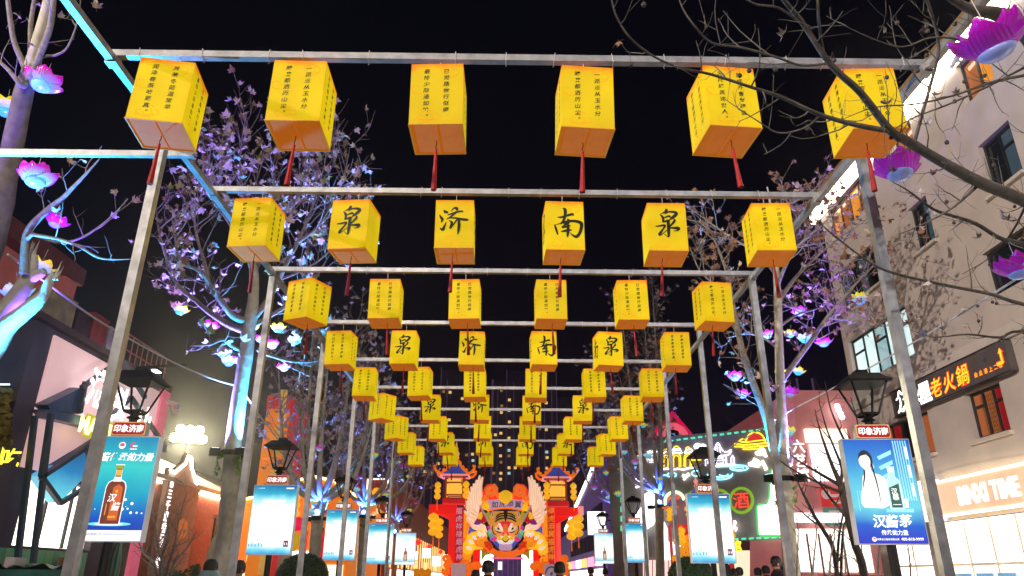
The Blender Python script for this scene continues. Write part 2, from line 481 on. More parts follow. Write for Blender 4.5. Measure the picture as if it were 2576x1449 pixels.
def print_mesh(kind):
    """one printed side, in the plane y = -LW, seen from -y"""
    m = MB(); y = -LW - 0.003
    if kind in POEM:
        for ci, line in enumerate(POEM[kind]):
            x = 0.075 - ci * 0.155
            for i, ch in enumerate(line):
                last = ch in "，。"
                xx, zz = (x + 0.012, -0.075 - i * 0.0605 + 0.012) if last else (x, -0.075 - i * 0.0605)
                write(m, ch, (xx, y, zz), XA + ZA * 0.06, ZA, 0.02 if last else 0.047, 0, 0.018, 0.12, 1.0, 1) if ch != "。" else \
                    ribbon(m, [(px, pz, 0.004) for px, pz, _ in arc(xx, zz, 0.007, 0, 360, 8)], (0, y, 0), XA, ZA, 0, 1)
    else:
        for i, st in enumerate(BR[kind]):
            ribbon(m, [(a * 0.195, -0.262 + b * 0.195, w * 0.205) for a, b, w in st], (0, y - 0.0004 * i, 0), XA, ZA, 0, 4)
    for a in (arc(.11, -.10, .05, 200, 350, 9, .7), arc(.135, -.085, .03, 200, 520, 10), arc(.06, -.075, .026, 20, 300, 8), arc(.1, -.055, .03, 0, 200, 7, .6),
              arc(-.07, -.50, .06, 185, 350, 9, .7), arc(-.06, -.495, .033, 180, 480, 10), arc(-.12, -.505, .025, 60, 330, 8), arc(.0, -.5, .025, 200, 480, 8), arc(-.06, -.455, .04, 10, 170, 7, .5),
              arc(-.13, -.255, .065, 200, 340, 8, .4), arc(-.165, -.235, .03, 20, 260, 8)):
        ribbon(m, a, (0, y + 0.001, 0), XA, ZA, 1, 1)
    return m.mesh("lettering", [INK, INK2])
PRINTS = {k: print_mesh(k) for k in ('A', 'B', 'C', 'D', '泉', '济', '南')}
body_m = MB()
for i in range(4):
    r = Matrix.Rotation(i * math.pi / 2, 3, 'Z')
    N = 5
    vs = []; fs = []
    for a in range(N):
        for b in range(N):
            u, w = -1 + 2 * a / (N - 1), b / (N - 1)
            bulge = 0.004 * (1 - u * u) * math.sin(math.pi * w)
            vs.append(r @ V((u * LW, -LW + bulge, -w * LH)))
    for a in range(N - 1):
        for b in range(N - 1):
            k = a * N + b; fs.append((k, k + 1, k + N + 1, k + N))
    body_m.add(vs, fs)
body_m.quad((-LW, -LW, 0), (LW, -LW, 0), (LW, LW, 0), (-LW, LW, 0))
body_m = body_m.mesh("paper_body", PAPER)
bot_m = MB().quad((-LW, -LW, -LH + .004), (-LW, LW, -LH + .004), (LW, LW, -LH + .004), (LW, -LW, -LH + .004))
bot_m.mm((-0.004, -LW, -LH - .002), (0.004, LW, -LH + .002))
bot_m = bot_m.mesh("bottom_panel", PBOT)
fr_m = MB()
vs = []
for r_, z_ in ((LW + .004, -LH - .004), (LW + .004, -LH + .004), (LW - .006, -LH + .0035), (LW - .006, -LH - .0045)):
    vs += [(-r_, -r_, z_), (r_, -r_, z_), (r_, r_, z_), (-r_, r_, z_)]
fr_m.add(vs, [(i * 4 + j, i * 4 + (j + 1) % 4, (i + 1) % 4 * 4 + (j + 1) % 4, (i + 1) % 4 * 4 + j) for i in range(4) for j in range(4)])
fr_m = fr_m.mesh("frame", FRAMEM)
ta_m = MB()
ta_m.lathe([(.001, -.0), (.004, -.002), (.012, -.015), (.009, -.03), (.011, -.042), (.011, -.06), (.016, -.22), (.022, -.37), (.001, -.368)], 9, (0, 0, -LH - .07), 0, .12, 4)
ta_m = ta_m.mesh("tassel", REDS)
co_m = MB().tube([(0, 0, -LH), (.004, 0, -LH - .03), (-.003, 0, -LH - .05), (0, 0, -LH - .075)], .0035, 5).mesh("cord", M("dark_cord", (.05, .02, .01), .8))
ha_m = MB().tube([(0, 0, .2), (.003, 0, .1), (0, 0, 0)], .003, 4).mesh("hanger_wire", WIRE)

# rows from the nearest; per lantern: front print, turn in degrees
ROWS = [
 [('B', 7.5), ('A', 1), ('C', -1), ('A', 3), ('D', 5), ('A', -3)],
 [('A', -5), ('泉', -7), ('济', 0), ('南', 2), ('泉', -2), ('A', -3)],
 [('B', -29), ('C', 1), ('C', -2), ('C', 2), ('C', -1), ('A', 5)],
 [('D', -5), ('泉', -2), ('济', -1), ('南', 3), ('泉', 6), ('B', -2)],
 [('C', 2), ('A', -5), ('B', -2), ('A', -2), ('B', 0), ('D', -2)],
 [('D', -38), ('泉', 0), ('济', 2), ('南', -3), ('泉', -3), ('C', 3)],
 [('C', -34), ('A', -4), ('A', 4), ('C', -2), ('B', 4), ('A', 5)],
 [('A', -8), ('泉', -6), ('济', -2), ('南', 2), ('泉', 6), ('B', 14)],
 [('C', -6), ('A', -5), ('B', -4), ('A', 4), ('C', 3), ('D', 8)],
]
CX_ = [-2.70, -1.635, -.545, .63, 1.745, 2.885]
ORD = ["first", "second", "third", "fourth", "fifth", "sixth", "seventh", "eighth", "ninth", "tenth", "eleventh", "twelfth", "thirteenth"]
NXT = {'A': 'B', 'B': 'C', 'C': 'D', 'D': 'A', '泉': '济', '济': '南', '南': '泉'}
lr = random.Random(11)
NAMES = {'泉': "one big black character 泉", '济': "one big black character 济", '南': "one big black character 南"}
def lantern(k, c, pr, rz):
    dx = lr.uniform(-.02, .02) if k > 2 else 0
    x, y, z = CX_[c] + dx, BY[k], H - .21 + lr.uniform(-.015, .015)
    what = NAMES.get(pr, "two columns of verse starting " + POEM[pr][0][0] if pr in POEM else "")
    row = "nearest" if k == 0 else "farthest" if k == 8 else ORD[k]
    t = thing("paper_lantern", f"yellow box lantern with {what}, {ORD[c]} from left in {row} row", "lantern", (x, y, z), math.radians(rz), "paper box lanterns in rows", True)
    t.rotation_euler = (math.radians(lr.uniform(-1.2, 1.2)), math.radians(lr.uniform(-1.2, 1.2)), math.radians(rz))
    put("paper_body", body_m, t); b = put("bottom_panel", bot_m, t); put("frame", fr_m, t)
    put("lettering", PRINTS[pr], t, 'stuff')
    for q, sd in ((1, pr if pr in NAMES else NXT[pr]), (-1, NXT[pr])):
        if pr == '泉':
            if (k, c, q) != (3, 4, -1): continue
            sd = '南'
        o = put("lettering", PRINTS[sd], t, 'stuff'); o.rotation_euler = (0, 0, q * math.pi / 2)
    o = put("tassel", ta_m, t); o.rotation_euler = (math.radians(lr.uniform(-3, 3)), math.radians(lr.uniform(-4, 4)), 0)
    put("cord", co_m, o)
    put("hanger_wire", ha_m, t)
for k, row in enumerate(ROWS):
    for c, (pr, rz) in enumerate(row):
        lantern(k, c, pr, rz)

# ------------------------------------------------------------------ trees
BARK = M("plane_bark", (0.60, 0.57, 0.49), 0.85, var=0.5, scale=6, bump=0.7, c2=(0.40, 0.37, 0.30))
TWIG = M("twig_bark", (0.26, 0.23, 0.21), 0.85, var=0.3, scale=20)
BROWN = M("brown_bough_bark", (0.115, 0.098, 0.078), 0.8, var=0.35, scale=14, bump=0.3)
DTWIG = M("dark_twig_bark", (0.07, 0.05, 0.045), 0.8, var=0.3, scale=20)
LEAFM = [M("dry_leaf_tan", (0.55, 0.42, 0.38), 0.7, var=0.35, scale=12), M("dry_leaf_brown", (0.24, 0.12, 0.07), 0.7, var=0.35, scale=12),
         M("dry_leaf_grey", (0.5, 0.44, 0.42), 0.7, var=0.3, scale=12), M("dry_leaf_olive", (0.30, 0.26, 0.08), 0.7, var=0.3, scale=12)]
def leaf_shape(r, curl):
    """a lobed plane leaf, about 1 across, curled"""
    pts = [(0, 0), (.16, -.10), (.46, -.06), (.36, .12), (.56, .36), (.28, .38), (.2, .52), (0, .95), (-.2, .52), (-.28, .38), (-.56, .36), (-.36, .12), (-.46, -.06), (-.16, -.10)]
    vs = [(x, y, curl * (x * x * 1.6 + (y - .3) ** 2 * .7) + r.uniform(-.06, .06)) for x, y in pts]
    vs.append((0, .3, r.uniform(-.03, .03)))
    return vs, [(14, i, (i + 1) % 14) for i in range(14)] + [(0, 0, 0)][:0]
LR = random.Random(5)
LEAVES = []
for mi, lm in enumerate(LEAFM):
    for q in range(2):
        vs, fs = leaf_shape(LR, LR.choice((-.8, .9, .5, -1.1)))
        m = MB().add(vs, fs); m.tube([(0, 0, 0), (.03, -.2, .02), (0, -.42, .06)], .014, 3)
        LEAVES.append(m.mesh("leaf", lm, True))

def limb3(pts):
    """limb traced as (px, py, z, radius) -> smooth points and radii in the place"""
    sp = smooth([tuple(cz(a, b, z)) + (r,) for a, b, z, r in pts], 4)
    return [V(p[:3]) for p in sp], [p[3] for p in sp]

def wander(rnd, p, d, L, n, wob, lift):
    pts = [V(p)]; d = V(d).normalized()
    for i in range(n):
        d = (d + V((rnd.uniform(-1, 1), rnd.uniform(-1, 1), rnd.uniform(-1, 1))) * wob + ZA * lift).normalized()
        pts.append(pts[-1] + d * (L / n))
    return pts
def side_dir(rnd, d, spread, up):
    r = V((rnd.gauss(0, 1), rnd.gauss(0, 1), rnd.gauss(0, 1)))
    r = (r - d * r.dot(d)).normalized()
    return (d * (1 - spread) + r * spread + ZA * up).normalized()

def near(P0, P, Rr, lim=3.5):
    """start a limb at the closest point of the wood it grows from"""
    b = min(P0, key=lambda q: (q - P[0]).length + .4 * max(0, q.z - P[0].z))
    if .12 < (b - P[0]).length < lim: return [b, b.lerp(P[0], .5) - ZA * .04] + P, [Rr[0] * 1.1, Rr[0] * 1.05] + Rr
    return P, Rr
class Tree:
    def __init__(s, name, label, base, seed, group="plane trees along the walkway", twig=TWIG):
        s.t = thing(name, label, "tree", base, 0, group); s.r = random.Random(seed)
        s.tw = MB(); s.spots = []; s.twm = twig
    def trunk(s, pts, rad, n=12, bumps=0.06, k=3, name="trunk", mat=None):
        sp = smooth([tuple(p) + (r,) for p, r in zip(pts, rad)], k)
        P = [V(p[:3]) for p in sp]; Rr = [p[3] * (1 + s.r.uniform(-bumps, bumps)) for p in sp]
        m = MB().tube(P, Rr, n); m.obj(name, mat or BARK, s.t, True)
        return P, Rr
    def branch(s, P, Rr, mat=None, n=7):
        MB().tube(P, Rr, n).obj("branch", mat or s.twm, s.t, True)
    def grow(s, P, Rr, gap=0.35, start=0.25, L=(0.7, 1.6), sub=3, up=0.35, tw=0.0045, leaf=0.5, spread=.7, subL=(.25, .6)):
        """side shoots and twigs along a limb; leaf: chance of a leaf spot per twig"""
        r = s.r; tot = 0; nxt = None
        ln = [0]
        for i in range(len(P) - 1): ln.append(ln[-1] + (P[i + 1] - P[i]).length)
        T = ln[-1]; d0 = T * start + r.uniform(0, gap)
        while d0 < T:
            i = max(j for j in range(len(ln)) if ln[j] <= d0); i = min(i, len(P) - 2)
            f = (d0 - ln[i]) / max(1e-6, ln[i + 1] - ln[i]); p = P[i].lerp(P[i + 1], f); d = (P[i + 1] - P[i]).normalized()
            l = r.uniform(*L) * (1 - .35 * d0 / T)
            q = wander(r, p, side_dir(r, d, spread, up), l, 5, .22, .12)
            r0 = min(Rr[i] * .6, tw * 2.6)
            s.tw.tube(q, [r0 + (tw * .8 - r0) * j / 5 for j in range(6)], 4, 0, False)
            s.spots.append((q[-1], leaf))
            for _ in range(sub):
                j = r.randint(1, 4); e = (q[j + 1] - q[j]).normalized()
                w = wander(r, q[j].lerp(q[j + 1], r.random()), side_dir(r, e, .65, up * .6), r.uniform(*subL), 3, .25, .1)
                s.tw.tube(w, [tw, tw * .85, tw * .7, tw * .5], 3, 0, False)
                s.spots.append((w[-1], leaf))
                if r.random() < .5: s.spots.append((w[1], leaf * .7))
            d0 += gap * r.uniform(.5, 1.5)
    def done(s, kinds, size=(.1, .19), nsolo=300, mass=True, most=9999):
        r = s.r
        s.tw.obj("twigs", s.twm, s.t, kind='stuff')
        sp = [p for p, c in s.spots if r.random() < c]
        r.shuffle(sp); sp = sp[:most]
        sp.sort(key=lambda p: (p - EYE).length)
        m = MB(); mm = []
        for i, p in enumerate(sp):
            sz = r.uniform(*size)
            q = Matrix.LocRotScale(p + V((r.uniform(-.03, .03), r.uniform(-.03, .03), -sz * .3)),
                                   (Matrix.Rotation(r.uniform(0, 6.3), 3, 'Z') @ Matrix.Rotation(r.gauss(2.6, .7), 3, 'X') @ Matrix.Rotation(r.uniform(-.8, .8), 3, 'Y')).to_quaternion(), (sz, sz, sz))
            me = LEAVES[r.choice(kinds) * 2 + r.randint(0, 1)]
            if i < nsolo:
                o = bpy.data.objects.new("leaf", me); col.objects.link(o); o.parent = s.t
                o.matrix_parent_inverse = W(s.t).inverted(); o.matrix_local = q
                o.matrix_basis = q
            elif mass:
                m.add([q @ v.co for v in me.vertices], [tuple(f.vertices) for f in me.polygons], LEAFM.index(me.materials[0]))
        if m.v: m.obj("leaves", LEAFM, s.t, True, kind='stuff')
        return s.t

# trunk spotlights: a collar of three box lamps with violet and cyan light, strapped round a trunk
CYAN, VIOL, BLUE = (0.03, 0.42, 1.0), (0.17, 0.07, 1.0), (0.04, 0.14, 1.0)
LENS = E("blue_lamp_glass", lin(150, 225, 255), 6)
def collar(c, rad, power, label, spread=1.9, cols=(CYAN, VIOL, BLUE), turn=0.5, lean=-.22):
    t = thing("trunk_spotlights", label, "spotlights", c, 0, "spotlight collars on tree trunks")
    MB().lathe([(rad, -.05), (rad + .035, -.05), (rad + .035, .05), (rad, .05), (rad, -.05)], 14, c).obj("strap", BLACK, t)
    for k in range(3):
        a = turn + k * 2 * math.pi / 3
        d = V((math.cos(a), math.sin(a), 0)); s_ = V((-d.y, d.x, 0))
        q = Matrix((s_, d, ZA)).transposed()
        b = c + d * (rad + .17)
        h = MB().box(b, (.26, .2, .14), 0, q).obj("lamp_box", BLACK, t)
        MB().box(b + ZA * .074, (.21, .15, .008), 0, q).obj("lamp_glass", LENS, h)
        MB().bar(c + d * rad, b, .03, .03).obj("arm", BLACK, h)
        lamp("tree_spot", 'SPOT', b + ZA * .1, cols[k], power * (1, 1.25, 1)[k], t, ZA + d * (lean if k == 0 else -.22), .05, spread, .8)
    return t

# --- the big leafy tree on the left
z1 = 15.5
def px_tr(l, z, kz=None): return [(a, b, z + (kz[i] if kz else 0), r) for i, (a, b, r) in enumerate(l)]
tb = cz(545, 1449, z1); tb.z = 0
T = Tree("plane_tree", "big pale plane tree full of dry leaves, lit violet, left of the walkway", tb, 21)
P, Rr = T.trunk([tb, cz(558, 1400, z1), cz(576, 1250, z1), cz(586, 1130, z1), cz(602, 1000, z1), cz(622, 870, z1), cz(630, 806, z1), cz(637, 760, z1), cz(639, 690, z1), cz(632, 655, z1)],
                [.2, .185, .175, .18, .16, .15, .135, .12, .10, .085])
limbs = [
 ([(616, 831, .09), (573, 815, .075), (526, 785, .06), (486, 751, .05), (449, 720, .045), (428, 677, .035), (400, 584, .022), (393, 525, .01)], [0, .2, .4, .6, .8, .9, 1, 1]),
 ([(622, 806, .08), (588, 797, .07), (548, 748, .055), (526, 711, .045), (499, 680, .035), (455, 661, .025), (440, 600, .018), (432, 545, .01)], [0, -.3, -.6, -.9, -1.1, -1.3, -1.4, -1.4]),
 ([(526, 711, .04), (515, 660, .035), (499, 610, .03), (490, 540, .02), (520, 450, .014), (530, 370, .008)], [-.9, -1, -1.1, -1.2, -1.3, -1.3]),
 ([(640, 800, .07), (674, 754, .065), (700, 705, .06), (717, 671, .05), (748, 612, .042), (767, 569, .034), (790, 510, .025), (815, 420, .015), (830, 330, .008)], [0, .1, .2, .2, .3, .4, .5, .6, .6]),
 ([(640, 818, .06), (680, 794, .05), (717, 772, .04), (760, 740, .03), (800, 690, .02), (840, 620, .01)], [0, .4, .8, 1.2, 1.5, 1.8]),
 ([(650, 880, .05), (674, 892, .04), (727, 908, .03), (773, 911, .02), (815, 905, .01)], [0, -.2, -.4, -.6, -.7]),
 ([(613, 883, .05), (588, 874, .045), (560, 855, .035), (530, 866, .025), (477, 871, .008)], [0, -.2, -.5, -.7, -.9]),
 ([(632, 655, .08), (640, 600, .06), (628, 540, .04), (610, 470, .03), (604, 400, .02), (612, 330, .012), (622, 280, .006)], [0, .1, .2, .2, .3, .3, .3]),
 ([(637, 690, .06), (672, 610, .045), (690, 540, .032), (688, 460, .022), (700, 390, .014), (712, 340, .007)], [0, .4, .8, 1.0, 1.2, 1.4]),
 ([(634, 650, .05), (590, 590, .04), (566, 520, .03), (552, 450, .02), (560, 390, .01), (558, 350, .006)], [0, .4, .8, 1.1, 1.3, 1.4]),
 ([(672, 640, .04), (720, 560, .03), (752, 480, .022), (770, 410, .014), (765, 340, .008)], [.3, .9, 1.4, 1.7, 1.9]),
 ([(748, 612, .035), (800, 570, .026), (842, 500, .018), (868, 430, .012), (880, 370, .006)], [.3, .4, .5, .6, .6]),
 ([(700, 705, .03), (760, 680, .024), (820, 640, .018), (880, 560, .012), (915, 480, .006)], [.2, .8, 1.2, 1.6, 1.8])]
for i, (l, kz) in enumerate(limbs):
    P, Rr = limb3(px_tr(l, z1, kz)); T.branch(P, Rr)
    top = i in (2, 3, 7, 8, 9, 10, 11, 12)
    T.grow(P, Rr, .145 if i < 2 or top else .24, .18, (.7, 1.5) if top else (.6, 1.3), 4, .55 if top else .3, .0055, .6 if top else .5)
T.done((0, 0, 2, 2, 1, 3), (.12, .23), 300)
collar(cz(584, 1140, z1), .19, 4200, "spotlight collar shining up the big leafy tree on the left", 1.8, (CYAN, (.34, .24, 1), (.22, .2, 1)), -.6, .45)

IVYM = M("ivy_green", (.12, .30, .02), .5, var=.4, scale=9)
def ivy(c, rad, n, seed, m_=None):
    r_ = random.Random(seed); t = thing("ivy_sprig", "bright green ivy sprig tucked under " + m_, "ivy", c)
    for k in range(n):
        a = r_.uniform(3.4, 6.0); p = c + V((math.cos(a) * (rad + .05), math.sin(a) * (rad + .05), r_.uniform(-.38, .02))); sz = r_.uniform(.1, .17)
        vs, fs = leaf_shape(r_, .4); q = Matrix.LocRotScale(p, (Matrix.Rotation(a + 1.57, 3, 'Z') @ Matrix.Rotation(1.9 + r_.uniform(-.5, .5), 3, 'X') @ Matrix.Rotation(r_.uniform(-.7, .7), 3, 'Z')).to_quaternion(), (sz, sz, sz))
        MB().add([q @ V(v) for v in vs], fs).obj("leaf", IVYM, t, True)
ivy(cz(584, 1152, z1), .22, 20, 1, "the collar of the big leafy tree")
ivy(cz(1974, 1222, 15), .18, 7, 2, "the collar of the pollarded tree")
ivy(cz(917, 1312, 31), .3, 12, 3, "the collar of the third tree on the left")

# --- the near tree at the left edge, its trunk half out of the picture
tb = V((-6.05, 7.6, 0))
T = Tree("plane_tree", "near plane tree with a smooth forked trunk and few leaves, at the left edge", tb, 22)
z0 = 8.4
P, Rr = T.trunk([tb, cz(-150, 1000, 7.6), cz(-60, 720, 8.0), cz(-8, 560, 8.2), cz(25, 400, z0), cz(58, 240, z0), cz(78, 170, z0)], [.2, .18, .15, .13, .112, .098, .085], mat=M('grey_bark', (.24, .21, .18), .85, var=.4, scale=7, bump=.6, c2=(.12, .10, .08)))
WOOD = list(P)
for l, z in [([(78, 175, .085), (100, 95, .075), (118, 30, .07), (132, -40, .06), (150, -140, .04)], z0), ([(80, 190, .04), (112, 110, .036), (128, 60, .034), (136, -10, .03), (145, -90, .02)], z0 - .15),
             ([(68, 178, .04), (50, 140, .034), (33, 93, .03), (20, 0, .026), (12, -80, .015)], z0), ([(76, 139, .03), (76, 100, .028), (78, 56, .026), (86, 0, .022), (92, -60, .012)], z0 + .1),
             ([(106, 142, .02), (122, 140, .018), (139, 139, .015), (166, 124, .012), (186, 83, .01), (199, 33, .008), (205, -40, .004)], z0 - .1), ([(52, 214, .03), (25, 180, .024), (0, 156, .02), (-40, 120, .012)], z0 - .2),
             ([(-40, 860, .13), (0, 800, .115), (43, 746, .10), (70, 702, .085), (80, 665, .07), (82, 640, .05)], 8.2), ([(74, 700, .07), (95, 690, .06), (112, 682, .045)], 8.2),
             ([(-60, 930, .14), (-10, 868, .12), (20, 819, .105), (56, 790, .09), (90, 762, .08), (112, 738, .06), (126, 705, .045), (133, 687, .02)], 7.9),
             ([(60, 690, .05), (62, 640, .045), (66, 594, .042), (86, 561, .04), (126, 524, .034), (158, 498, .028), (181, 474, .022), (216, 438, .015), (252, 398, .006)], 8.1),
             ([(80, 590, .02), (120, 596, .019), (166, 607, .017), (206, 624, .015), (245, 647, .012), (283, 653, .008), (330, 652, .004)], 8.0),
             ([(84, 588, .018), (140, 610, .016), (200, 600, .014), (250, 570, .011), (290, 535, .008), (322, 500, .004)], 8.3)]:
    P, Rr = near(WOOD, *limb3([(a, b, z, r) for a, b, r in l])); T.branch(P, Rr, BARK if Rr[0] > .05 else None); WOOD += P
    if Rr[0] < .06: T.grow(P, Rr, .3, .3, (.25, .6), 2, .2, .0028, .33, .7, (.12, .3))
T.done((0, 2, 2, 3), (.07, .125), 300)
for q, (a, b, z) in enumerate(((78, 640, 8.2), (133, 690, 7.9))):   # splintered stubs of the pruned limbs
    m = MB()
    for k in range(9):
        c = cz(a + T.r.uniform(-14, 14), b + 14, z + T.r.uniform(-.05, .05))
        m.tube([c, c + V((T.r.uniform(-.03, .05), 0, T.r.uniform(.06, .26)))], [.018, .002], 4)
    m.obj("splinter", BARK, T.t, kind='stuff')
collar(V((-6.0, 7.65, 3.3)), .2, 2600, "spotlight collar on the near trunk at the left edge", 1.8, (CYAN, VIOL, VIOL), -.45, 1.3)

# --- the near tree on the right, out of the picture; its bare boughs reach across the top right
tb = V((7.0, 6.3, 0))
T = Tree("plane_tree", "near plane tree reaching long bare boughs across the top right", tb, 23, twig=BROWN)
P, Rr = T.trunk([tb, V((7.0, 6.25, 1.6)), V((6.9, 6.1, 3.2)), V((6.7, 5.8, 4.4)), V((6.6, 5.6, 6.2)), V((6.3, 5.2, 8))], [.2, .18, .17, .15, .12, .07])
WOOD = list(P)
bough = [
 ([(3050, 700, 6.9, .10), (2800, 610, 6.3, .085), (2576, 505, 5.7, .07), (2467, 460, 5.4, .062), (2357, 400, 5.1, .055), (2292, 360, 4.95, .05), (2242, 330, 4.8, .042), (2167, 235, 4.65, .036), (2112, 185, 4.55, .032), (2077, 145, 4.5, .029), (2017, 55, 4.4, .025), (1972, 0, 4.3, .021), (1930, -60, 4.2, .012)], .5),
 ([(2242, 330, 4.8, .03), (2157, 315, 4.7, .026), (2062, 288, 4.6, .021), (1967, 245, 4.5, .017), (1892, 220, 4.4, .015), (1792, 188, 4.3, .013), (1717, 172, 4.2, .011), (1650, 145, 4.1, .010), (1590, 100, 4.0, .009), (1555, 50, 3.95, .008), (1539, 0, 3.9, .007), (1530, -60, 3.9, .004)], .45),
 ([(2062, 290, 4.6, .012), (2027, 320, 4.6, .010), (1962, 335, 4.55, .008), (1907, 305, 4.5, .006), (1817, 245, 4.5, .003)], .3),
 ([(2300, 360, 5.0, .02), (2322, 280, 4.95, .018), (2342, 210, 4.9, .017), (2362, 120, 4.8, .016), (2342, 30, 4.7, .015), (2322, -20, 4.6, .012)], .4),
 ([(2077, 145, 4.5, .016), (2072, 135, 4.5, .016), (2062, 75, 4.4, .014), (2057, 0, 4.3, .012), (2060, -60, 4.3, .006)], .35),
 ([(2077, 160, 4.5, .013), (2017, 165, 4.4, .012), (1957, 145, 4.3, .011), (1867, 120, 4.2, .010), (1792, 108, 4.1, .009), (1747, 65, 4.0, .008), (1717, 20, 4.0, .007), (1700, -30, 4.0, .004)], .35),
 ([(2017, 60, 4.4, .012), (1960, 20, 4.3, .010), (1900, 10, 4.2, .008), (1850, -20, 4.2, .005)], .3),
 ([(2860, 700, 6.5, .04), (2700, 650, 6.2, .035), (2576, 613, 6.0, .03), (2517, 600, 5.9, .027), (2455, 563, 5.8, .024), (2393, 542, 5.7, .02), (2347, 526, 5.6, .017), (2285, 480, 5.5, .01), (2240, 455, 5.4, .005)], .45),
 ([(2860, 830, 6.8, .035), (2576, 766, 6.3, .026), (2497, 741, 6.2, .023), (2372, 716, 6.0, .02), (2248, 687, 5.8, .016), (2185, 658, 5.7, .013), (2102, 596, 5.6, .01), (2050, 550, 5.5, .005)], .45),
 ([(2860, 830, 6.7, .03), (2576, 832, 6.4, .02), (2517, 849, 6.3, .017), (2434, 841, 6.2, .013), (2350, 848, 6.1, .007), (2290, 830, 6.1, .004)], .4),
 ([(2750, 330, 5.6, .09), (2576, 78, 5.0, .075), (2507, 35, 4.8, .065), (2448, 25, 4.7, .05), (2399, 0, 4.6, .04), (2330, -50, 4.5, .03)], .5),
 ([(2540, 70, 4.9, .03), (2470, 130, 4.85, .014), (2410, 100, 4.8, .011), (2340, 95, 4.75, .009), (2270, 118, 4.7, .007), (2190, 95, 4.65, .005), (2100, 52, 4.6, .003)], .35),
 ([(2576, 190, 5.1, .018), (2500, 205, 5.0, .014), (2400, 240, 4.9, .011), (2300, 262, 4.8, .009), (2200, 270, 4.75, .006), (2120, 300, 4.7, .003)], .35),
 ([(2576, 170, 5.2, .015), (2480, 220, 5.1, .012), (2380, 265, 5.0, .010), (2290, 300, 4.9, .007), (2230, 340, 4.9, .004)], .35),
 ([(2467, 460, 5.4, .018), (2400, 520, 5.4, .013), (2330, 560, 5.4, .009), (2260, 590, 5.4, .006)], .35),
 ([(2700, 250, 6.0, .03), (2620, 420, 6.2, .02), (2560, 560, 6.3, .014), (2500, 640, 6.4, .009), (2420, 690, 6.4, .005)], .35)]
for l, lf in bough:
    P, Rr = near(WOOD, *limb3([(a, b, z, r * (.66 if r < .06 else .72)) for a, b, z, r in l])); T.branch(P, Rr); WOOD += P
    T.grow(P, Rr, .17, .12, (.18, .5), 2, .08, .0022, .09, .75, (.08, .22))
T.done((1, 2, 2), (.06, .10), 300, most=46)
# seed balls hanging from the boughs
seed = MB()
for i, (p, c) in enumerate(T.spots):
    if T.r.random() < .08: seed.tube([p, p - ZA * .05], .0012, 3); seed.ball(p - ZA * .065, .016, 6, 4)
seed.obj("seed_balls", DTWIG, T.t, kind='stuff')
collar(V((7.0, 6.3, 3.0)), .21, 260, "spotlight collar on the right-hand trunk beyond the picture edge", 1.3, (VIOL, VIOL, VIOL), 3.5, .3)

# --- the tree with yellow and pink lamps on its trunk, right of the walkway
z2 = 15.0
tb = cz(1990, 1449, z2); tb.z = 0
T = Tree("plane_tree", "pollarded plane tree full of brown leaves, lit violet, right of the walkway", tb, 24)
P, Rr = T.trunk([tb, cz(1990, 1420, z2), cz(1979, 1300, z2), cz(1972, 1210, z2), cz(1968, 1130, z2), cz(1964, 1000, z2), cz(1960, 880, z2), cz(1957, 760, z2), cz(1952, 670, z2), cz(1945, 560, z2), cz(1930, 470, z2)],
                [.17, .16, .155, .165, .13, .10, .085, .08, .06, .035, .015])
for l, kz, lf in [([(1947, 1130, .10), (1927, 1050, .08), (1890, 950, .07), (1865, 870, .06), (1845, 775, .05), (1830, 690, .035), (1800, 610, .02), (1775, 560, .01)], [0, -.3, -.6, -.8, -1, -1.2, -1.3, -1.4], .8),
               ([(1966, 960, .06), (2005, 905, .055), (2040, 858, .05), (2080, 800, .042), (2120, 752, .034), (2165, 700, .026), (2215, 650, .018), (2250, 600, .008)], [0, .2, .3, .5, .6, .7, .8, .9], .95),
               ([(1957, 760, .05), (2000, 700, .04), (2050, 650, .03), (2110, 600, .02), (2170, 560, .012), (2215, 520, .006)], [0, .4, .8, 1.2, 1.5, 1.7], 1.0),
               ([(1955, 720, .045), (1990, 640, .035), (2040, 590, .026), (2090, 545, .018), (2130, 500, .008)], [0, -.3, -.5, -.7, -.9], 1.0),
               ([(1952, 690, .04), (1910, 640, .03), (1860, 610, .022), (1800, 570, .015), (1745, 530, .006)], [0, .3, .6, .9, 1.2], .9),
               ([(1945, 560, .03), (1975, 520, .024), (2030, 495, .016), (2090, 480, .008)], [0, .5, .9, 1.2], .9),
               ([(1962, 880, .03), (1920, 850, .025), (1880, 840, .018), (1830, 850, .01)], [0, .3, .6, .9], .5),
               ([(1962, 820, .03), (2010, 790, .022), (2070, 770, .015), (2130, 720, .012), (2200, 790, .008)], [0, .5, 1.0, 1.3, 1.5], .7),
               ([(2080, 800, .03), (2130, 805, .02), (2190, 820, .014), (2240, 800, .007)], [.5, .6, .6, .7], .7),
               ([(1845, 775, .03), (1800, 720, .022), (1760, 680, .016), (1735, 620, .008)], [-1, -1.2, -1.4, -1.5], .7),
               ([(1955, 700, .03), (1960, 620, .025), (2005, 560, .018), (2060, 530, .01)], [0, 1.0, 1.7, 2.2], 1.0)]:
    P, Rr = limb3(px_tr(l, z2, kz)); T.branch(P, Rr)
    T.grow(P, Rr, .17, .15, (.5, 1.1), 4, .3, .005, lf, .75, (.25, .55))
T.done((1, 1, 1, 0), (.085, .16), 300)
m = MB()                                                   # stubs and splinters at the pruned crotch
for k in range(22):
    a = T.r.uniform(0, 6.28); c = cz(1970, 1150, z2) + V((math.cos(a) * .15, math.sin(a) * .15, T.r.uniform(-.2, .45)))
    m.tube([c, c + V((math.cos(a) * .07, math.sin(a) * .07, T.r.uniform(.12, .35)))], [.035, .004], 4)
m.obj("splinter", BARK, T.t, kind='stuff')
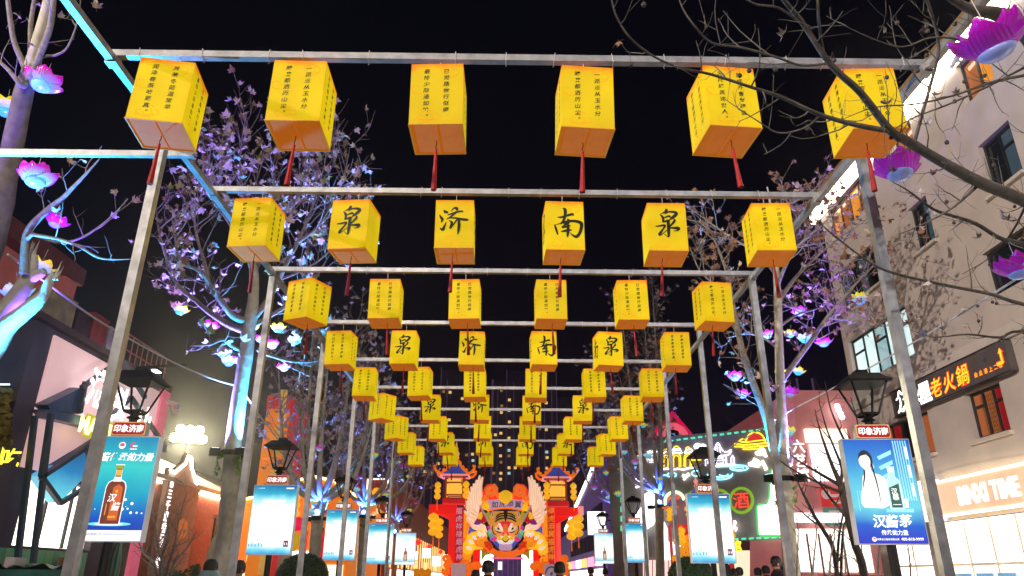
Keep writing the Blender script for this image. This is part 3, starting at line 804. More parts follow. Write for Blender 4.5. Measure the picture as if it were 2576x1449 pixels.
collar(cz(1972, 1205, z2), .17, 2700, "spotlight collar on the pollarded tree right of the walkway", 1.35, (CYAN, (.22, .15, 1), (.2, .12, 1)), 3.6, .3)

# --- the trees farther down the street
def far_tree(px, z, label, seed, crotch, ring, wpx, tops, leafk, power, sz, dens=.3, cols=(CYAN, (.2, .12, 1), BLUE)):
    tb = cz(px, 1440, z); tb.z = 0
    T = Tree("plane_tree", label, tb, seed)
    rad = wpx / 2 / FPX * z
    q = cz(px + 4, crotch, z)
    P, Rr = T.trunk([tb, tb.lerp(q, .5) + V((T.r.uniform(-.08, .08), 0, 0)), q], [rad * 1.15, rad, rad * 1.1], 10)
    for (tx, ty, dz) in tops:
        e = cz(tx, ty, z + dz); mid = q.lerp(e, .4) + V((0, 0, -.12 * (e - q).length)) + V(((e - q).x * .25, (e - q).y * .25, 0))
        sp = smooth([tuple(q) + (rad * .6,), tuple(mid) + (rad * .4,), tuple(e) + (.012,)], 6)
        P, Rr = [V(p[:3]) for p in sp], [p[3] for p in sp]
        T.branch(P, Rr, BARK, 6)
        T.grow(P, Rr, dens * .8, .22, (.8, 1.9), 4, .4, .009, .8, .7, (.3, .8))
    m = MB()
    for k in range(14):
        a = T.r.uniform(0, 6.28); c = q + V((math.cos(a) * rad, math.sin(a) * rad, T.r.uniform(-.25, .2)))
        m.tube([c, c + V((math.cos(a) * .12, math.sin(a) * .12, T.r.uniform(.15, .5)))], [.05, .006], 4)
    m.obj("splinter", BARK, T.t, kind='stuff')
    T.done(leafk, (.13, .23), 300)
    collar(cz(px + 3, ring, z), rad * 1.05, power, "spotlight collar on " + label.split(",")[0], 2.1, cols)
    return T.t
far_tree(800, 23, "second leafy plane tree on the left, behind the round hedge", 31, 1262, 1305, 30,
         [(760, 1010, -.5), (700, 900, .8), (830, 860, 0), (880, 960, .6), (940, 1060, -.6), (900, 800, 1.2), (720, 1120, -.8), (960, 900, 1.5), (790, 780, 1)], (0, 2, 2), 900, 9000)
far_tree(914, 31, "third plane tree on the left, tangled grey twigs lit cyan, beside a lit poster", 32, 1270, 1300, 21,
         [(880, 1050, 0), (960, 980, .6), (1010, 1040, -.4), (930, 920, 1), (1060, 1130, .3), (860, 1150, -.6), (1000, 1150, .8)], (0, 2, 2), 1100, 7000)
far_tree(992, 40, "fourth and farthest plane tree on the left, close to the red gate", 33, 1310, 1345, 14,
         [(1040, 1100, 0), (960, 1120, .6), (1080, 1180, -.4), (1010, 1040, .8), (1060, 1060, 1)], (0, 2), 1000, 4000, .35)
far_tree(1654, 30, "second plane tree on the right, three dark limbs in front of the neon wall", 34, 1240, 1275, 21,
         [(1600, 1060, -.4), (1560, 950, .5), (1655, 900, 0), (1620, 800, 1), (1530, 1060, 1), (1560, 760, 1.6), (1500, 900, 2), (1640, 700, 1.4)], (0, 0, 1), 900, 9000)
far_tree(1556, 38, "third and farthest plane tree on the right, before the dim shop front", 35, 1270, 1310, 15,
         [(1500, 1100, 0), (1540, 1040, .6), (1600, 1120, -.4), (1470, 1030, .8), (1450, 1130, .6), (1520, 960, 1)], (0, 2), 1000, 4500, .33)

# bare ornamental trees and stems nearer the lamps
def bare(name, label, base, limbs, seed, mat, up=.1, tw=.004, gap=.3):
    T = Tree(name, label, base, seed, None, mat)
    for l in limbs:
        P, Rr = limb3(l); T.branch(P, Rr); T.grow(P, Rr, gap, .2, (.2, .5), 1, up, tw, 0, .7, (.1, .25))
    T.done((0,), nsolo=0)
    return T.t
z = 10.6
b_ = cz(2180, 1449, z); b_.z = 0
bare("ornamental_tree", "thin dark bare tree forking beside the blue poster of the woman", b_,
     [[(2196, 1700, z, .07), (2174, 1449, z, .062), (2150, 1367, z, .055), (2134, 1304, z, .05), (2121, 1249, z, .047), (2113, 1215, z, .042), (2095, 1175, z, .028), (2075, 1120, z, .02), (2062, 1080, z, .012), (2050, 1030, z, .006)],
      [(2113, 1225, z, .03), (2118, 1180, z - .1, .022), (2100, 1130, z - .2, .016), (2080, 1080, z - .2, .011), (2060, 1010, z - .3, .006)],
      [(2116, 1235, z, .03), (2150, 1160, z + .1, .022), (2120, 1100, z + .1, .018), (2090, 1030, z + .1, .012), (2075, 960, z + .2, .006)],
      [(2112, 1220, z, .028), (2060, 1190, z, .02), (2010, 1160, z, .012), (1985, 1140, z, .006)],
      [(2118, 1240, z, .024), (2060, 1215, z - .2, .018), (2000, 1185, z - .2, .012), (1950, 1150, z - .2, .006)],
      [(2130, 1300, z, .03), (2095, 1260, z + .2, .02), (2060, 1215, z + .3, .012), (2030, 1190, z + .3, .006)],
      [(2122, 1250, z, .026), (2152, 1160, z + .2, .02), (2160, 1080, z + .3, .014), (2140, 1000, z + .3, .006)]], 41, DTWIG)
z = 12.5
b_ = cz(2075, 1449, z); b_.z = 0
bare("ornamental_tree", "thorny bare sapling leaning before the pink wall", b_,
     [[(2125, 1640, z, .05), (2100, 1400, z, .04), (2075, 1340, z, .036), (2050, 1300, z, .03), (2030, 1260, z, .026), (2010, 1220, z, .014), (2000, 1195, z, .006)],
      [(2060, 1320, z, .02), (2043, 1310, z, .016), (2020, 1290, z, .01), (1998, 1270, z, .005)],
      [(2110, 1640, z, .03), (2106, 1449, z, .026), (2112, 1340, z, .02), (2128, 1270, z, .012), (2140, 1230, z, .006)],
      [(2114, 1640, z, .03), (2116, 1449, z, .026), (2122, 1330, z, .018), (2140, 1290, z, .012), (2150, 1260, z, .006)]], 42, DTWIG, .15, .004, .16)
z = 10.5
b_ = cz(410, 1449, z); b_.z = 0
bare("bare_shrub", "tangled bare shrub under the left poster, in front of the gabled house", b_,
     [[(410, 1650, z, .03), (412, 1449, z, .026), (400, 1380, z, .02), (392, 1330, z, .012), (380, 1270, z, .005)], [(412, 1650, z, .03), (420, 1449, z, .024), (440, 1370, z - .3, .016), (452, 1300, z - .3, .01), (470, 1240, z - .4, .005)],
      [(408, 1640, z, .03), (395, 1440, z + .2, .024), (360, 1390, z + .3, .016), (340, 1330, z + .3, .008)], [(412, 1640, z, .03), (430, 1440, z + .2, .02), (470, 1380, z + .4, .014), (500, 1330, z + .5, .007)],
      [(410, 1620, z, .03), (405, 1420, z - .2, .02), (425, 1350, z - .4, .014), (415, 1280, z - .4, .006)]], 43, TWIG, .3, .004, .12)
z = 11.5
b_ = cz(2040, 1449, z); b_.z = 0
bare("bare_shrub", "thin pale upright stems beside the right poster post", b_,
     [[(2000 + 42 * i, 1650, z, .02), (2004 + 41 * i, 1440, z, .014), (2008 + 38 * i + (i % 3) * 8, 1340, z, .008), (2000 + 44 * i, 1290 + 14 * (i % 2), z, .004)] for i in range(8)], 44, TWIG, .4, .003, .2)

# ------------------------------------------------------------------ lotus lamps
def lotus_mat(key, tip, base, em=.55):
    m = bpy.data.materials.new(key); m.use_nodes = True
    n = m.node_tree; L = n.links.new; p = n.nodes["Principled BSDF"]
    at = n.nodes.new("ShaderNodeAttribute"); at.attribute_name = "t"
    rp = n.nodes.new("ShaderNodeValToRGB"); L(at.outputs["Fac"], rp.inputs[0])
    rp.color_ramp.elements[0].position = .12; rp.color_ramp.elements[0].color = (*base, 1)
    rp.color_ramp.elements[1].position = .75; rp.color_ramp.elements[1].color = (*tip, 1)
    L(rp.outputs[0], p.inputs["Base Color"]); L(rp.outputs[0], p.inputs["Emission Color"])
    p.inputs["Emission Strength"].default_value = em; p.inputs["Roughness"].default_value = .22
    tc = n.nodes.new("ShaderNodeTexCoord"); wv = n.nodes.new("ShaderNodeTexWave"); wv.bands_direction = 'Y'; wv.inputs["Scale"].default_value = 3.2; wv.inputs["Distortion"].default_value = .6
    L(tc.outputs["Object"], wv.inputs["Vector"]); bp = n.nodes.new("ShaderNodeBump"); bp.inputs["Strength"].default_value = .3; bp.inputs["Distance"].default_value = .05
    L(wv.outputs["Fac"], bp.inputs["Height"]); L(bp.outputs[0], p.inputs["Normal"])
    m.cycles.emission_sampling = 'NONE'
    return m
def petal_geo(n=6, w=5, L=1.0, out=.75, wid=.42):
    """one petal, base at the origin, reaching out along +x and up; t = way to the tip"""
    vs, ts, fs = [], [], []
    for i in range(n):
        t = i / (n - 1)
        c = (.25 + out * math.sin(t * 1.25) * .8, L * .72 * t ** 1.25)
        hw = wid * math.sin(math.pi * (.16 + .84 * t) ** .8) if i < n - 1 else 0.012
        for j in range(w):
            u = -1 + 2 * j / (w - 1)
            vs.append((c[0] - .16 * u * u * math.sin(math.pi * min(1, t + .25)) + .02 * math.cos(u * 9), u * hw, c[1] + .10 * (1 - abs(u)) * t * 0 + .05 * u * u)); ts.append(t)
    for i in range(n - 1):
        for j in range(w - 1):
            a = i * w + j; fs.append((a, a + 1, a + w + 1, a + w))
    return vs, fs, ts
def petal_mesh(mat, **k):
    vs, fs, ts = petal_geo(**k); m = MB(); m.add(vs, fs, 0, ts); return m.mesh("petal", mat, True)
def dome_mesh(mat):
    return MB().lathe([(.001, -.20), (.16, -.185), (.3, -.13), (.40, -.04), (.43, .04), (.40, .06), (.001, .05)], 16).mesh("base_dome", mat, True)
CORDM = MB().tube([(0, 0, .03), (.02, 0, .9), (-.01, .01, 1.7)], .012, 4).mesh("cord", WIRE)
PO = dict(n=8, L=.9, out=.85, wid=.5); PI_ = dict(n=8, L=1.2, out=.42, wid=.46)
LOT = {}
for nm, tip, base, dome in (("pink", lin(205, 30, 190), lin(120, 190, 235), lin(130, 205, 240)), ("magenta", lin(176, 16, 176), lin(196, 60, 205), lin(150, 160, 225)),
                            ("yellow", lin(225, 215, 30), lin(110, 200, 225), lin(70, 200, 225)), ("pale", lin(190, 225, 240), lin(90, 205, 235), lin(70, 200, 230))):
    pm = lotus_mat("lotus_plastic_" + nm, tip, base, .2 if nm == "magenta" else .42); dm = M("lotus_dome_" + nm, dome, .25, em=dome, es=.2 if nm == "magenta" else .45, var=.1)
    big = MB(); v1, f1, t1 = petal_geo(**PO); v2, f2, t2 = petal_geo(**PI_)
    for k in range(6):
        r_ = Matrix.Rotation(k * math.pi / 3, 3, 'Z'); big.add([r_ @ V(v) for v in v1], f1, 0, t1)
    for k in range(5):
        r_ = Matrix.Rotation(k * math.pi / 2.5 + .3, 3, 'Z'); big.add([r_ @ V(v) for v in v2], f2, 0, t2)
    LOT[nm] = (petal_mesh(pm, **PO), petal_mesh(pm, **PI_), dome_mesh(dm), big.mesh("petals", pm, True))
LOTUS = [  # tree, px, py, width, colour
 ("near tree at the left edge", 8.3, [(102, 218, 100, "pink"), (14, 284, 84, "yellow"), (88, 460, 104, "pink"), (137, 566, 64, "magenta"), (92, 684, 80, "yellow"), (42, 752, 84, "pale")]),
 ("big leafy tree on the left", 15.5, [(451, 787, 47, "yellow"), (525, 827, 48, "pink"), (630, 830, 42, "yellow"), (699, 832, 44, "yellow"), (660, 860, 40, "pink"), (687, 873, 40, "pink"), (742, 863, 42, "pale"),
   (563, 897, 44, "pale"), (575, 916, 44, "pale"), (598, 912, 34, "pink"), (716, 930, 42, "pink")]),
 ("bare boughs at the top right", 5, [(2508, 132, 200, "magenta"), (2265, 440, 134, "magenta"), (2566, 690, 120, "magenta")]),
 ("pollarded tree on the right", 15, [(2165, 760, 52, "yellow"), (2012, 790, 42, "pink"), (1932, 848, 40, "pink"), (1987, 846, 36, "yellow"), (2025, 858, 42, "pale"), (2073, 868, 50, "pink"), (1849, 954, 44, "pink"),
   (1967, 945, 38, "yellow"), (2007, 940, 38, "yellow"), (1867, 998, 44, "pink"), (1987, 994, 48, "magenta"), (1960, 1070, 30, "yellow"), (1982, 1094, 48, "yellow"), (1978, 1121, 48, "pink"), (1940, 1072, 30, "pale")]),
 ("second tree on the left", 23, [(802, 1133, 26, "pink"), (789, 1270, 24, "yellow"), (860, 1268, 24, "yellow"), (825, 1294, 26, "magenta"), (781, 1292, 28, "pale")]),
 ("third tree on the left", 31, [(941, 1152, 28, "yellow"), (900, 1166, 18, "yellow"), (898, 1204, 26, "magenta"), (860, 1211, 22, "yellow"), (928, 1240, 22, "yellow"), (971, 1250, 20, "yellow"), (895, 1236, 24, "pale")]),
 ("farthest tree on the left", 38, [(1015, 1177, 26, "magenta"), (1001, 1166, 16, "yellow"), (1029, 1203, 20, "yellow"), (981, 1238, 14, "yellow"), (1047, 1266, 16, "magenta"), (1030, 1287, 16, "yellow"), (976, 1316, 16, "pink"), (1014, 1308, 14, "magenta")]),
 ("second tree on the right", 30, [(1618, 1074, 24, "yellow"), (1631, 1151, 28, "pale"), (1659, 1208, 16, "yellow"), (1570, 1142, 18, "pale"), (1599, 1167, 24, "pink"), (1690, 1190, 20, "pink")]),
 ("farthest tree on the right", 37, [(1566, 1187, 26, "yellow"), (1525, 1194, 20, "yellow"), (1570, 1228, 22, "pale"), (1555, 1247, 24, "yellow"), (1532, 1255, 20, "pale"), (1495, 1231, 20, "pink"), (1466, 1095, 16, "yellow"), (1552, 1132, 16, "yellow")]),
]
qr = random.Random(9)
for tree, zt, lst in LOTUS:
    seen = {}
    for px, py, w, c in sorted(lst, key=lambda q: q[1]):
        seen[c] = seen.get(c, 0) + 1; n = sum(1 for q in lst if q[3] == c)
        rank = "its only " + c if n == 1 else f"{ORD[seen[c] - 1]} {c} from the top"
        z = min(max(.46 * FPX / w, zt - 3), zt + (2 if zt < 20 else -1.2)); s_ = w / FPX * z / 2 / .95
        t = thing("lotus_lamp", f"{c} lotus lamp in the {tree}, {rank}", "lotus lamp", cz(px, py, z), qr.uniform(0, 6), "lotus lamps in the trees", True)
        t.scale = (s_, s_, s_ * .95); t.rotation_euler = (qr.uniform(-.22, .22), qr.uniform(-.22, .22), qr.uniform(0, 6))
        p1, p2, dm, allp = LOT[c]
        put("base_dome", dm, t); o = put("cord", CORDM, t); o.scale = (1, 1, 1 if s_ * 1.7 < .5 else .8)
        if w >= 36:
            for k in range(6): o = put("petal", p1, t); o.rotation_euler = (0, qr.uniform(-.1, .1), k * math.pi / 3)
            for k in range(5): o = put("petal", p2, t); o.rotation_euler = (0, 0, k * math.pi / 2.5 + .3)
        else: put("petals", allp, t)

# ------------------------------------------------------------------ lamp posts with lit posters
def grad_mat(key, stops, s=1.0, light=True, z0=0.0, z1=1.0):
    """a backlit print whose colour runs with height (object space)"""
    m = bpy.data.materials.new(key); m.use_nodes = True
    n = m.node_tree; L = n.links.new; p = n.nodes["Principled BSDF"]
    tc = n.nodes.new("ShaderNodeTexCoord"); sp = n.nodes.new("ShaderNodeSeparateXYZ"); L(tc.outputs["Object"], sp.inputs[0])
    nz = n.nodes.new("ShaderNodeTexNoise"); nz.inputs["Scale"].default_value = 2.2; L(tc.outputs["Object"], nz.inputs["Vector"])
    mr = n.nodes.new("ShaderNodeMapRange"); mr.inputs[1].default_value = z0; mr.inputs[2].default_value = z1; L(sp.outputs[2], mr.inputs[0])
    ma = n.nodes.new("ShaderNodeMath"); ma.operation = 'MULTIPLY_ADD'; ma.inputs[1].default_value = .18; ma.inputs[2].default_value = -.09; L(nz.outputs["Fac"], ma.inputs[0])
    md = n.nodes.new("ShaderNodeMath"); L(mr.outputs[0], md.inputs[0]); L(ma.outputs[0], md.inputs[1])
    rp = n.nodes.new("ShaderNodeValToRGB"); L(md.outputs[0], rp.inputs[0])
    while len(rp.color_ramp.elements) < len(stops): rp.color_ramp.elements.new(.5)
    for e, (a, c) in zip(rp.color_ramp.elements, stops): e.position = a; e.color = (*c, 1)
    L(rp.outputs[0], p.inputs["Emission Color"]); p.inputs["Emission Strength"].default_value = s
    p.inputs["Base Color"].default_value = (.02, .02, .03, 1); p.inputs["Roughness"].default_value = .3; p.inputs["Specular IOR Level"].default_value = .3
    if not light: m.cycles.emission_sampling = 'NONE'
    return m
BW, BH = .82, 1.24
AD1 = grad_mat("poster_teal_print", [(0, lin(36, 50, 170)), (.22, lin(20, 90, 200)), (.45, lin(24, 170, 205)), (.7, lin(60, 215, 212)), (1, lin(20, 140, 190))], 1.0, True, 0, BH)
AD2 = grad_mat("poster_blue_print", [(0, lin(56, 60, 205)), (.16, lin(40, 104, 215)), (.34, lin(120, 225, 242)), (.55, lin(110, 215, 240)), (.78, lin(70, 160, 230)), (1, lin(44, 96, 212))], 1.0, True, 0, BH)
AD3 = grad_mat("poster_white_print", [(0, lin(50, 140, 200)), (.06, lin(120, 210, 235)), (.16, (1.3, 1.25, 1.1)), (.6, (1.5, 1.5, 1.35)), (.76, lin(190, 250, 250)), (.88, lin(40, 165, 195)), (1, lin(16, 90, 150))], 1.25, True, 0, BH)
AD4 = grad_mat("poster_pale_print", [(0, lin(60, 160, 210)), (.12, lin(180, 235, 245)), (.3, (1.4, 1.35, 1.2)), (.8, (1.3, 1.35, 1.25)), (.95, lin(170, 225, 245)), (1, lin(120, 190, 230))], 1.0, True, 0, BH)
TRIM = M("poster_aluminium", (.55, .56, .58), .4, .3, em=(.5, .55, .6), es=.25)
WHITEP = E("poster_white_ink", (1, 1, .97), 1.05)
def P_(key, c, s=1.0): return E("ink_" + key, c, s)
def disc(m, x, z, y, rx, rz, mi, n=20): m.add([(x + rx * math.cos(2 * math.pi * k / n), y, z + rz * math.sin(2 * math.pi * k / n)) for k in range(n)], [tuple(range(n))], mi)
def poly(m, pts, y, mi): m.add([(a, y, b) for a, b in pts], [tuple(range(len(pts)))], mi)
def pr(m, s, x, z, y, size, mi, bold=.02, shear=0, sx=1): write(m, s, (x, y, z), XA, ZA, size, mi, bold, shear, sx)
def bottle(m, x, z, w, h, y, mats, neck=.3):
    b = mats[0]; hw = w / 2; nk = hw * neck
    prof = [(hw * .96, 0), (hw, .04), (hw, .62), (hw * .82, .70), (nk * 1.15, .745), (nk * 1.1, .79), (nk, .80), (nk, .93), (nk * 1.5, 1.0)]
    poly(m, [(x + a, z + c * h) for a, c in prof] + [(x - a, z + c * h) for a, c in reversed(prof)], y, b)
def poster_prints(kind, root):
    """the flat print of one poster, on top of its glowing face"""
    f = -.068; d = .0015
    if kind == 1:
        m = MB(); ms = [WHITEP, P_("bottle_brown", lin(110, 40, 22)), P_("bottle_light", lin(200, 92, 30)), P_("cap_green", lin(150, 160, 30)), P_("gold", lin(235, 170, 50)), P_("emblem_blue", lin(40, 60, 150)), P_("emblem_red", lin(220, 60, 80)), P_("pool_light", lin(110, 225, 240))]
        poly(m, [(-BW / 2 + .012, .012), (BW / 2 - .012, .012), (BW / 2 - .012, .13), (-BW / 2 + .012, .13)], f, 0)
        disc(m, .0, .20, f, .26, .024, 7); disc(m, .0, .20, f - d, .17, .015, 0)
        bottle(m, .0, .195, .246, .70, f - 2 * d, [0])
        bottle(m, .0, .20, .226, .68, f - 3 * d, [1])
        poly(m, [(-.03, .24), (.085, .24), (.085, .62), (.03, .66), (-.03, .62)], f - 4 * d, 2)
        poly(m, [(-.04, .745), (.04, .745), (.043, .725), (-.043, .725)], f - 4 * d, 0); poly(m, [(-.046, .72), (.046, .72), (.05, .69), (-.05, .69)], f - 4 * d, 0)
        poly(m, [(-.032, .76), (.032, .76), (.032, .83), (-.032, .83)], f - 4 * d, 4); poly(m, [(-.046, .885), (.046, .885), (.034, .84), (-.034, .84)], f - 4 * d, 3)
        disc(m, .02, .575, f - 5 * d, .016, .016, 4)
        pr(m, "汉", -.02, .5, f - 6 * d, .10, 0, .02, .2); pr(m, "酱", .045, .40, f - 6 * d, .10, 0, .02, .2)
        poly(m, [(-.075, .3), (-.065, .3), (-.065, .43), (-.075, .43)], f - 6 * d, 4); poly(m, [(-.03, .27), (.06, .27), (.06, .29), (-.03, .29)], f - 6 * d, 4)
        pr(m, "汉酱", -.265, .985, f, .115, 0, .025, .2); pr(m, "传承的力量", .115, .985, f, .105, 0, .025, .2); disc(m, -.13, .985, f, .012, .012, 6, 10)
        disc(m, -.03, 1.125, f, .042, .042, 0); disc(m, -.03, 1.14, f - d, .03, .014, 6, 14); ribbon(m, [(-.065, 1.115, .006), (-.045, 1.125, .012), (-.03, 1.117, .012), (-.015, 1.125, .012), (.005, 1.115, .006)], (0, f - d, 0), XA, ZA, 5)
        ribbon(m, [(.13, 1.145, .004), (.10, 1.155, .018), (.08, 1.125, .02), (.10, 1.095, .018), (.13, 1.1, .008)], (0, f, 0), XA, ZA, 6); poly(m, [(.1, 1.11), (.16, 1.11), (.155, 1.125), (.1, 1.125)], f - d, 0); poly(m, [(.07, 1.075), (.155, 1.075), (.155, 1.086), (.07, 1.086)], f, 0)
        for x, z, r in ((-.28, .42, .02), (-.34, .335, .02), (-.285, .335, .013), (-.265, .31, .016), (.14, .48, .016), (.225, .435, .018), (.125, .37, .016), (.185, .375, .012), (.23, .33, .016), (.30, .33, .013), (.36, .325, .01), (-.2, .37, .007), (.16, .4, .006)):
            disc(m, x, z, f, r, r, 0, 12)
        pr(m, "贵州茅台酒股份有限公司", -.235, .085, f - d, .032, 5, .01); pr(m, "服务热线: 400-818-9999", .09, .085, f - d, .026, 5, .006)
    elif kind == 2:
        m = MB(); ms = [WHITEP, P_("hair_black", lin(22, 24, 30)), P_("skin_pale", (1.0, .93, .9)), P_("bottle_green", lin(16, 84, 72)), P_("bottle_glass", lin(175, 225, 230)), P_("pale_blue", lin(150, 222, 240)), P_("emblem_red", lin(220, 60, 80)), P_("lip", lin(235, 170, 165))]
        for k in range(6):   # light falling through a lattice
            x = .20 + k * .03; poly(m, [(x, .5), (x + .016, .5), (x + .01, 1.215), (x - .006, 1.215)], f, 5)
        for k in range(4): poly(m, [(-.02 + k * .0, 1.02 - k * .12), (.16, 1.10 - k * .12), (.16, 1.05 - k * .12), (0, .98 - k * .12)], f, 5)
        for k in range(3): poly(m, [(.325, .55 + k * .22), (.36, .55 + k * .22), (.36, .70 + k * .22), (.325, .70 + k * .22)], f, 0)
        body = [(-.30, .47), (-.27, .42), (-.05, .41), (.03, .45), (.06, .60), (.05, .74), (-.02, .80), (-.10, .83), (-.125, .87), (-.185, .87), (-.20, .82), (-.235, .78), (-.25, .68), (-.28, .58)]
        poly(m, body, f - d, 0)
        disc(m, -.165, .985, f - 2 * d, .085, .115, 1, 24); poly(m, [(-.2, .84), (-.115, .84), (-.12, .92), (-.19, .92)], f - 2.5 * d, 2)
        disc(m, -.178, .965, f - 3 * d, .07, .092, 2, 24); poly(m, [(-.09, .94), (-.075, .9), (-.085, .86), (-.10, .9)], f - 3 * d, 2)
        poly(m, [(-.25, .99), (-.235, 1.06), (-.17, 1.075), (-.105, 1.05), (-.085, .98), (-.105, 1.0), (-.15, 1.045), (-.215, 1.03)], f - 4 * d, 1)
        ribbon(m, [(-.2, .86, .02), (-.21, .78, .018), (-.235, .70, .013), (-.24, .64, .006)], (0, f - 4 * d, 0), XA, ZA, 1); ribbon(m, [(-.1, .94, .02), (-.09, .82, .018), (-.075, .68, .014), (-.07, .52, .007), (-.068, .46, .004)], (0, f - 4 * d, 0), XA, ZA, 1)
        for x in (-.207, -.155): ribbon(m, [(x - .012, .975, .004), (x, .98, .007), (x + .012, .975, .003)], (0, f - 5 * d, 0), XA, ZA, 1)
        ribbon(m, [(-.195, .915, .004), (-.182, .912, .009), (-.168, .916, .004)], (0, f - 5 * d, 0), XA, ZA, 7)
        bottle(m, .115, .40, .165, .50, f - d, [0], .42); bottle(m, .115, .405, .15, .49, f - 2 * d, [4], .42)
        poly(m, [(.055, .42), (.178, .42), (.178, .70), (.055, .65)], f - 3 * d, 3); pr(m, "汉", .112, .61, f - 4 * d, .075, 0, .05); pr(m, "酱", .118, .54, f - 4 * d, .07, 0, .05); poly(m, [(.07, .45), (.165, .45), (.165, .458), (.07, .458)], f - 4 * d, 0)
        poly(m, [(.075, .84), (.155, .84), (.155, .875), (.075, .875)], f - 3 * d, 0)
        poly(m, [(.21, .42), (.25, .42), (.255, .52), (.205, .52)], f - d, 0)
        poly(m, [(-.02, .365), (.30, .365), (.30, .405), (-.02, .405)], f - d, 5)
        for i, ch in enumerate("汉酱"): pr(m, ch, -.125 + i * .15, .265, f, .155, 0, .025, .12)
        disc(m, .105, .265, f, .012, .012, 6, 10); pr(m, "茅", .18, .27, f, .15, 0, .025, .12)
        pr(m, "传承的力量", .03, .135, f, .062, 0, .02); disc(m, -.22, .06, f, .026, .026, 0); disc(m, -.22, .066, f - d, .018, .01, 6, 12)
        pr(m, "贵州茅台酒股份有限公司", -.075, .06, f, .026, 0, .015); pr(m, "400-818-9999", .22, .062, f, .046, 0, .02)
        for x, z0, n in ((-.33, .62, 12), (-.30, .62, 7)): poly(m, [(x, z0), (x + .008, z0), (x + .008, z0 - .02 * n), (x, z0 - .02 * n)], f, 5)
    elif kind == 3:
        m = MB(); ms = [WHITEP, P_("plum", lin(96, 34, 90)), P_("line_cyan", lin(150, 225, 240)), P_("skyline", lin(60, 150, 190)), P_("emblem_red", lin(220, 60, 80))]
        poly(m, [(.26, .14), (.35, .14), (.35, .25), (.26, .25)], f, 1); poly(m, [(.275, .17), (.295, .17), (.29, .22), (.28, .22)], f - d, 0); poly(m, [(.315, .17), (.335, .17), (.33, .22), (.32, .22)], f - d, 0)
        for z, w in ((.92, .42), (.80, .30), (.69, .46), (.58, .5), (.45, .46)): poly(m, [(-w / 2, z), (w / 2, z), (w / 2, z + .05), (-w / 2, z + .05)], f, 0)
        for k in range(9): x = -.38 + k * .03; h = (.05, .09, .06, .12, .05, .14, .07, .1, .05)[k]; poly(m, [(x, .14), (x + .02, .14), (x + .02, .14 + h), (x, .14 + h)], f, 2 if k % 2 else 3)
        disc(m, -.34, 1.18, f, .014, .014, 4, 10); poly(m, [(-.31, 1.17), (-.2, 1.17), (-.2, 1.185), (-.31, 1.185)], f, 2); poly(m, [(.2, 1.165), (.34, 1.165), (.35, 1.19), (.2, 1.19)], f, 0)
    else:
        m = MB(); ms = [WHITEP, P_("bottle_tan", lin(150, 96, 80)), P_("bottle_light2", lin(225, 190, 170)), P_("line_cyan", lin(150, 225, 240))]
        bottle(m, .02, .16, .15, .5, f, [1]); poly(m, [(-.02, .2), (.06, .2), (.06, .42), (-.02, .38)], f - d, 2)
        for z, w in ((.98, .3), (.9, .42)): poly(m, [(-w / 2, z), (w / 2, z), (w / 2, z + .035), (-w / 2, z + .035)], f, 3)
        poly(m, [(-BW / 2 + .015, .015), (BW / 2 - .015, .015), (BW / 2 - .015, .1), (-BW / 2 + .015, .1)], f, 0)
    m.obj("print", ms, root, kind='stuff')
GLASS = None
def lamp_glass():
    m = bpy.data.materials.new("clear_lamp_pane"); m.use_nodes = True
    n = m.node_tree; n.nodes.clear(); o = n.nodes.new("ShaderNodeOutputMaterial"); mx = n.nodes.new("ShaderNodeMixShader"); t = n.nodes.new("ShaderNodeBsdfTransparent"); g_ = n.nodes.new("ShaderNodeBsdfGlossy")
    nz = n.nodes.new("ShaderNodeTexNoise"); nz.inputs["Scale"].default_value = 6; mr = n.nodes.new("ShaderNodeMapRange"); mr.inputs[3].default_value = .02; mr.inputs[4].default_value = .12
    n.links.new(nz.outputs["Fac"], mr.inputs[0]); n.links.new(mr.outputs[0], mx.inputs[0])
    t.inputs[0].default_value = (.92, .96, .96, 1); g_.inputs["Roughness"].default_value = .08; g_.inputs[0].default_value = (.8, .8, .8, 1)
    n.links.new(t.outputs[0], mx.inputs[1]); n.links.new(g_.outputs[0], mx.inputs[2]); n.links.new(mx.outputs[0], o.inputs[0])
    return m
PANE = lamp_glass()
SIGNRED = M("sign_red", lin(150, 22, 26), .4, em=lin(170, 24, 28), es=.55)
SIGNGOLD = M("sign_gold", lin(225, 170, 90), .4, em=lin(235, 190, 110), es=.5)
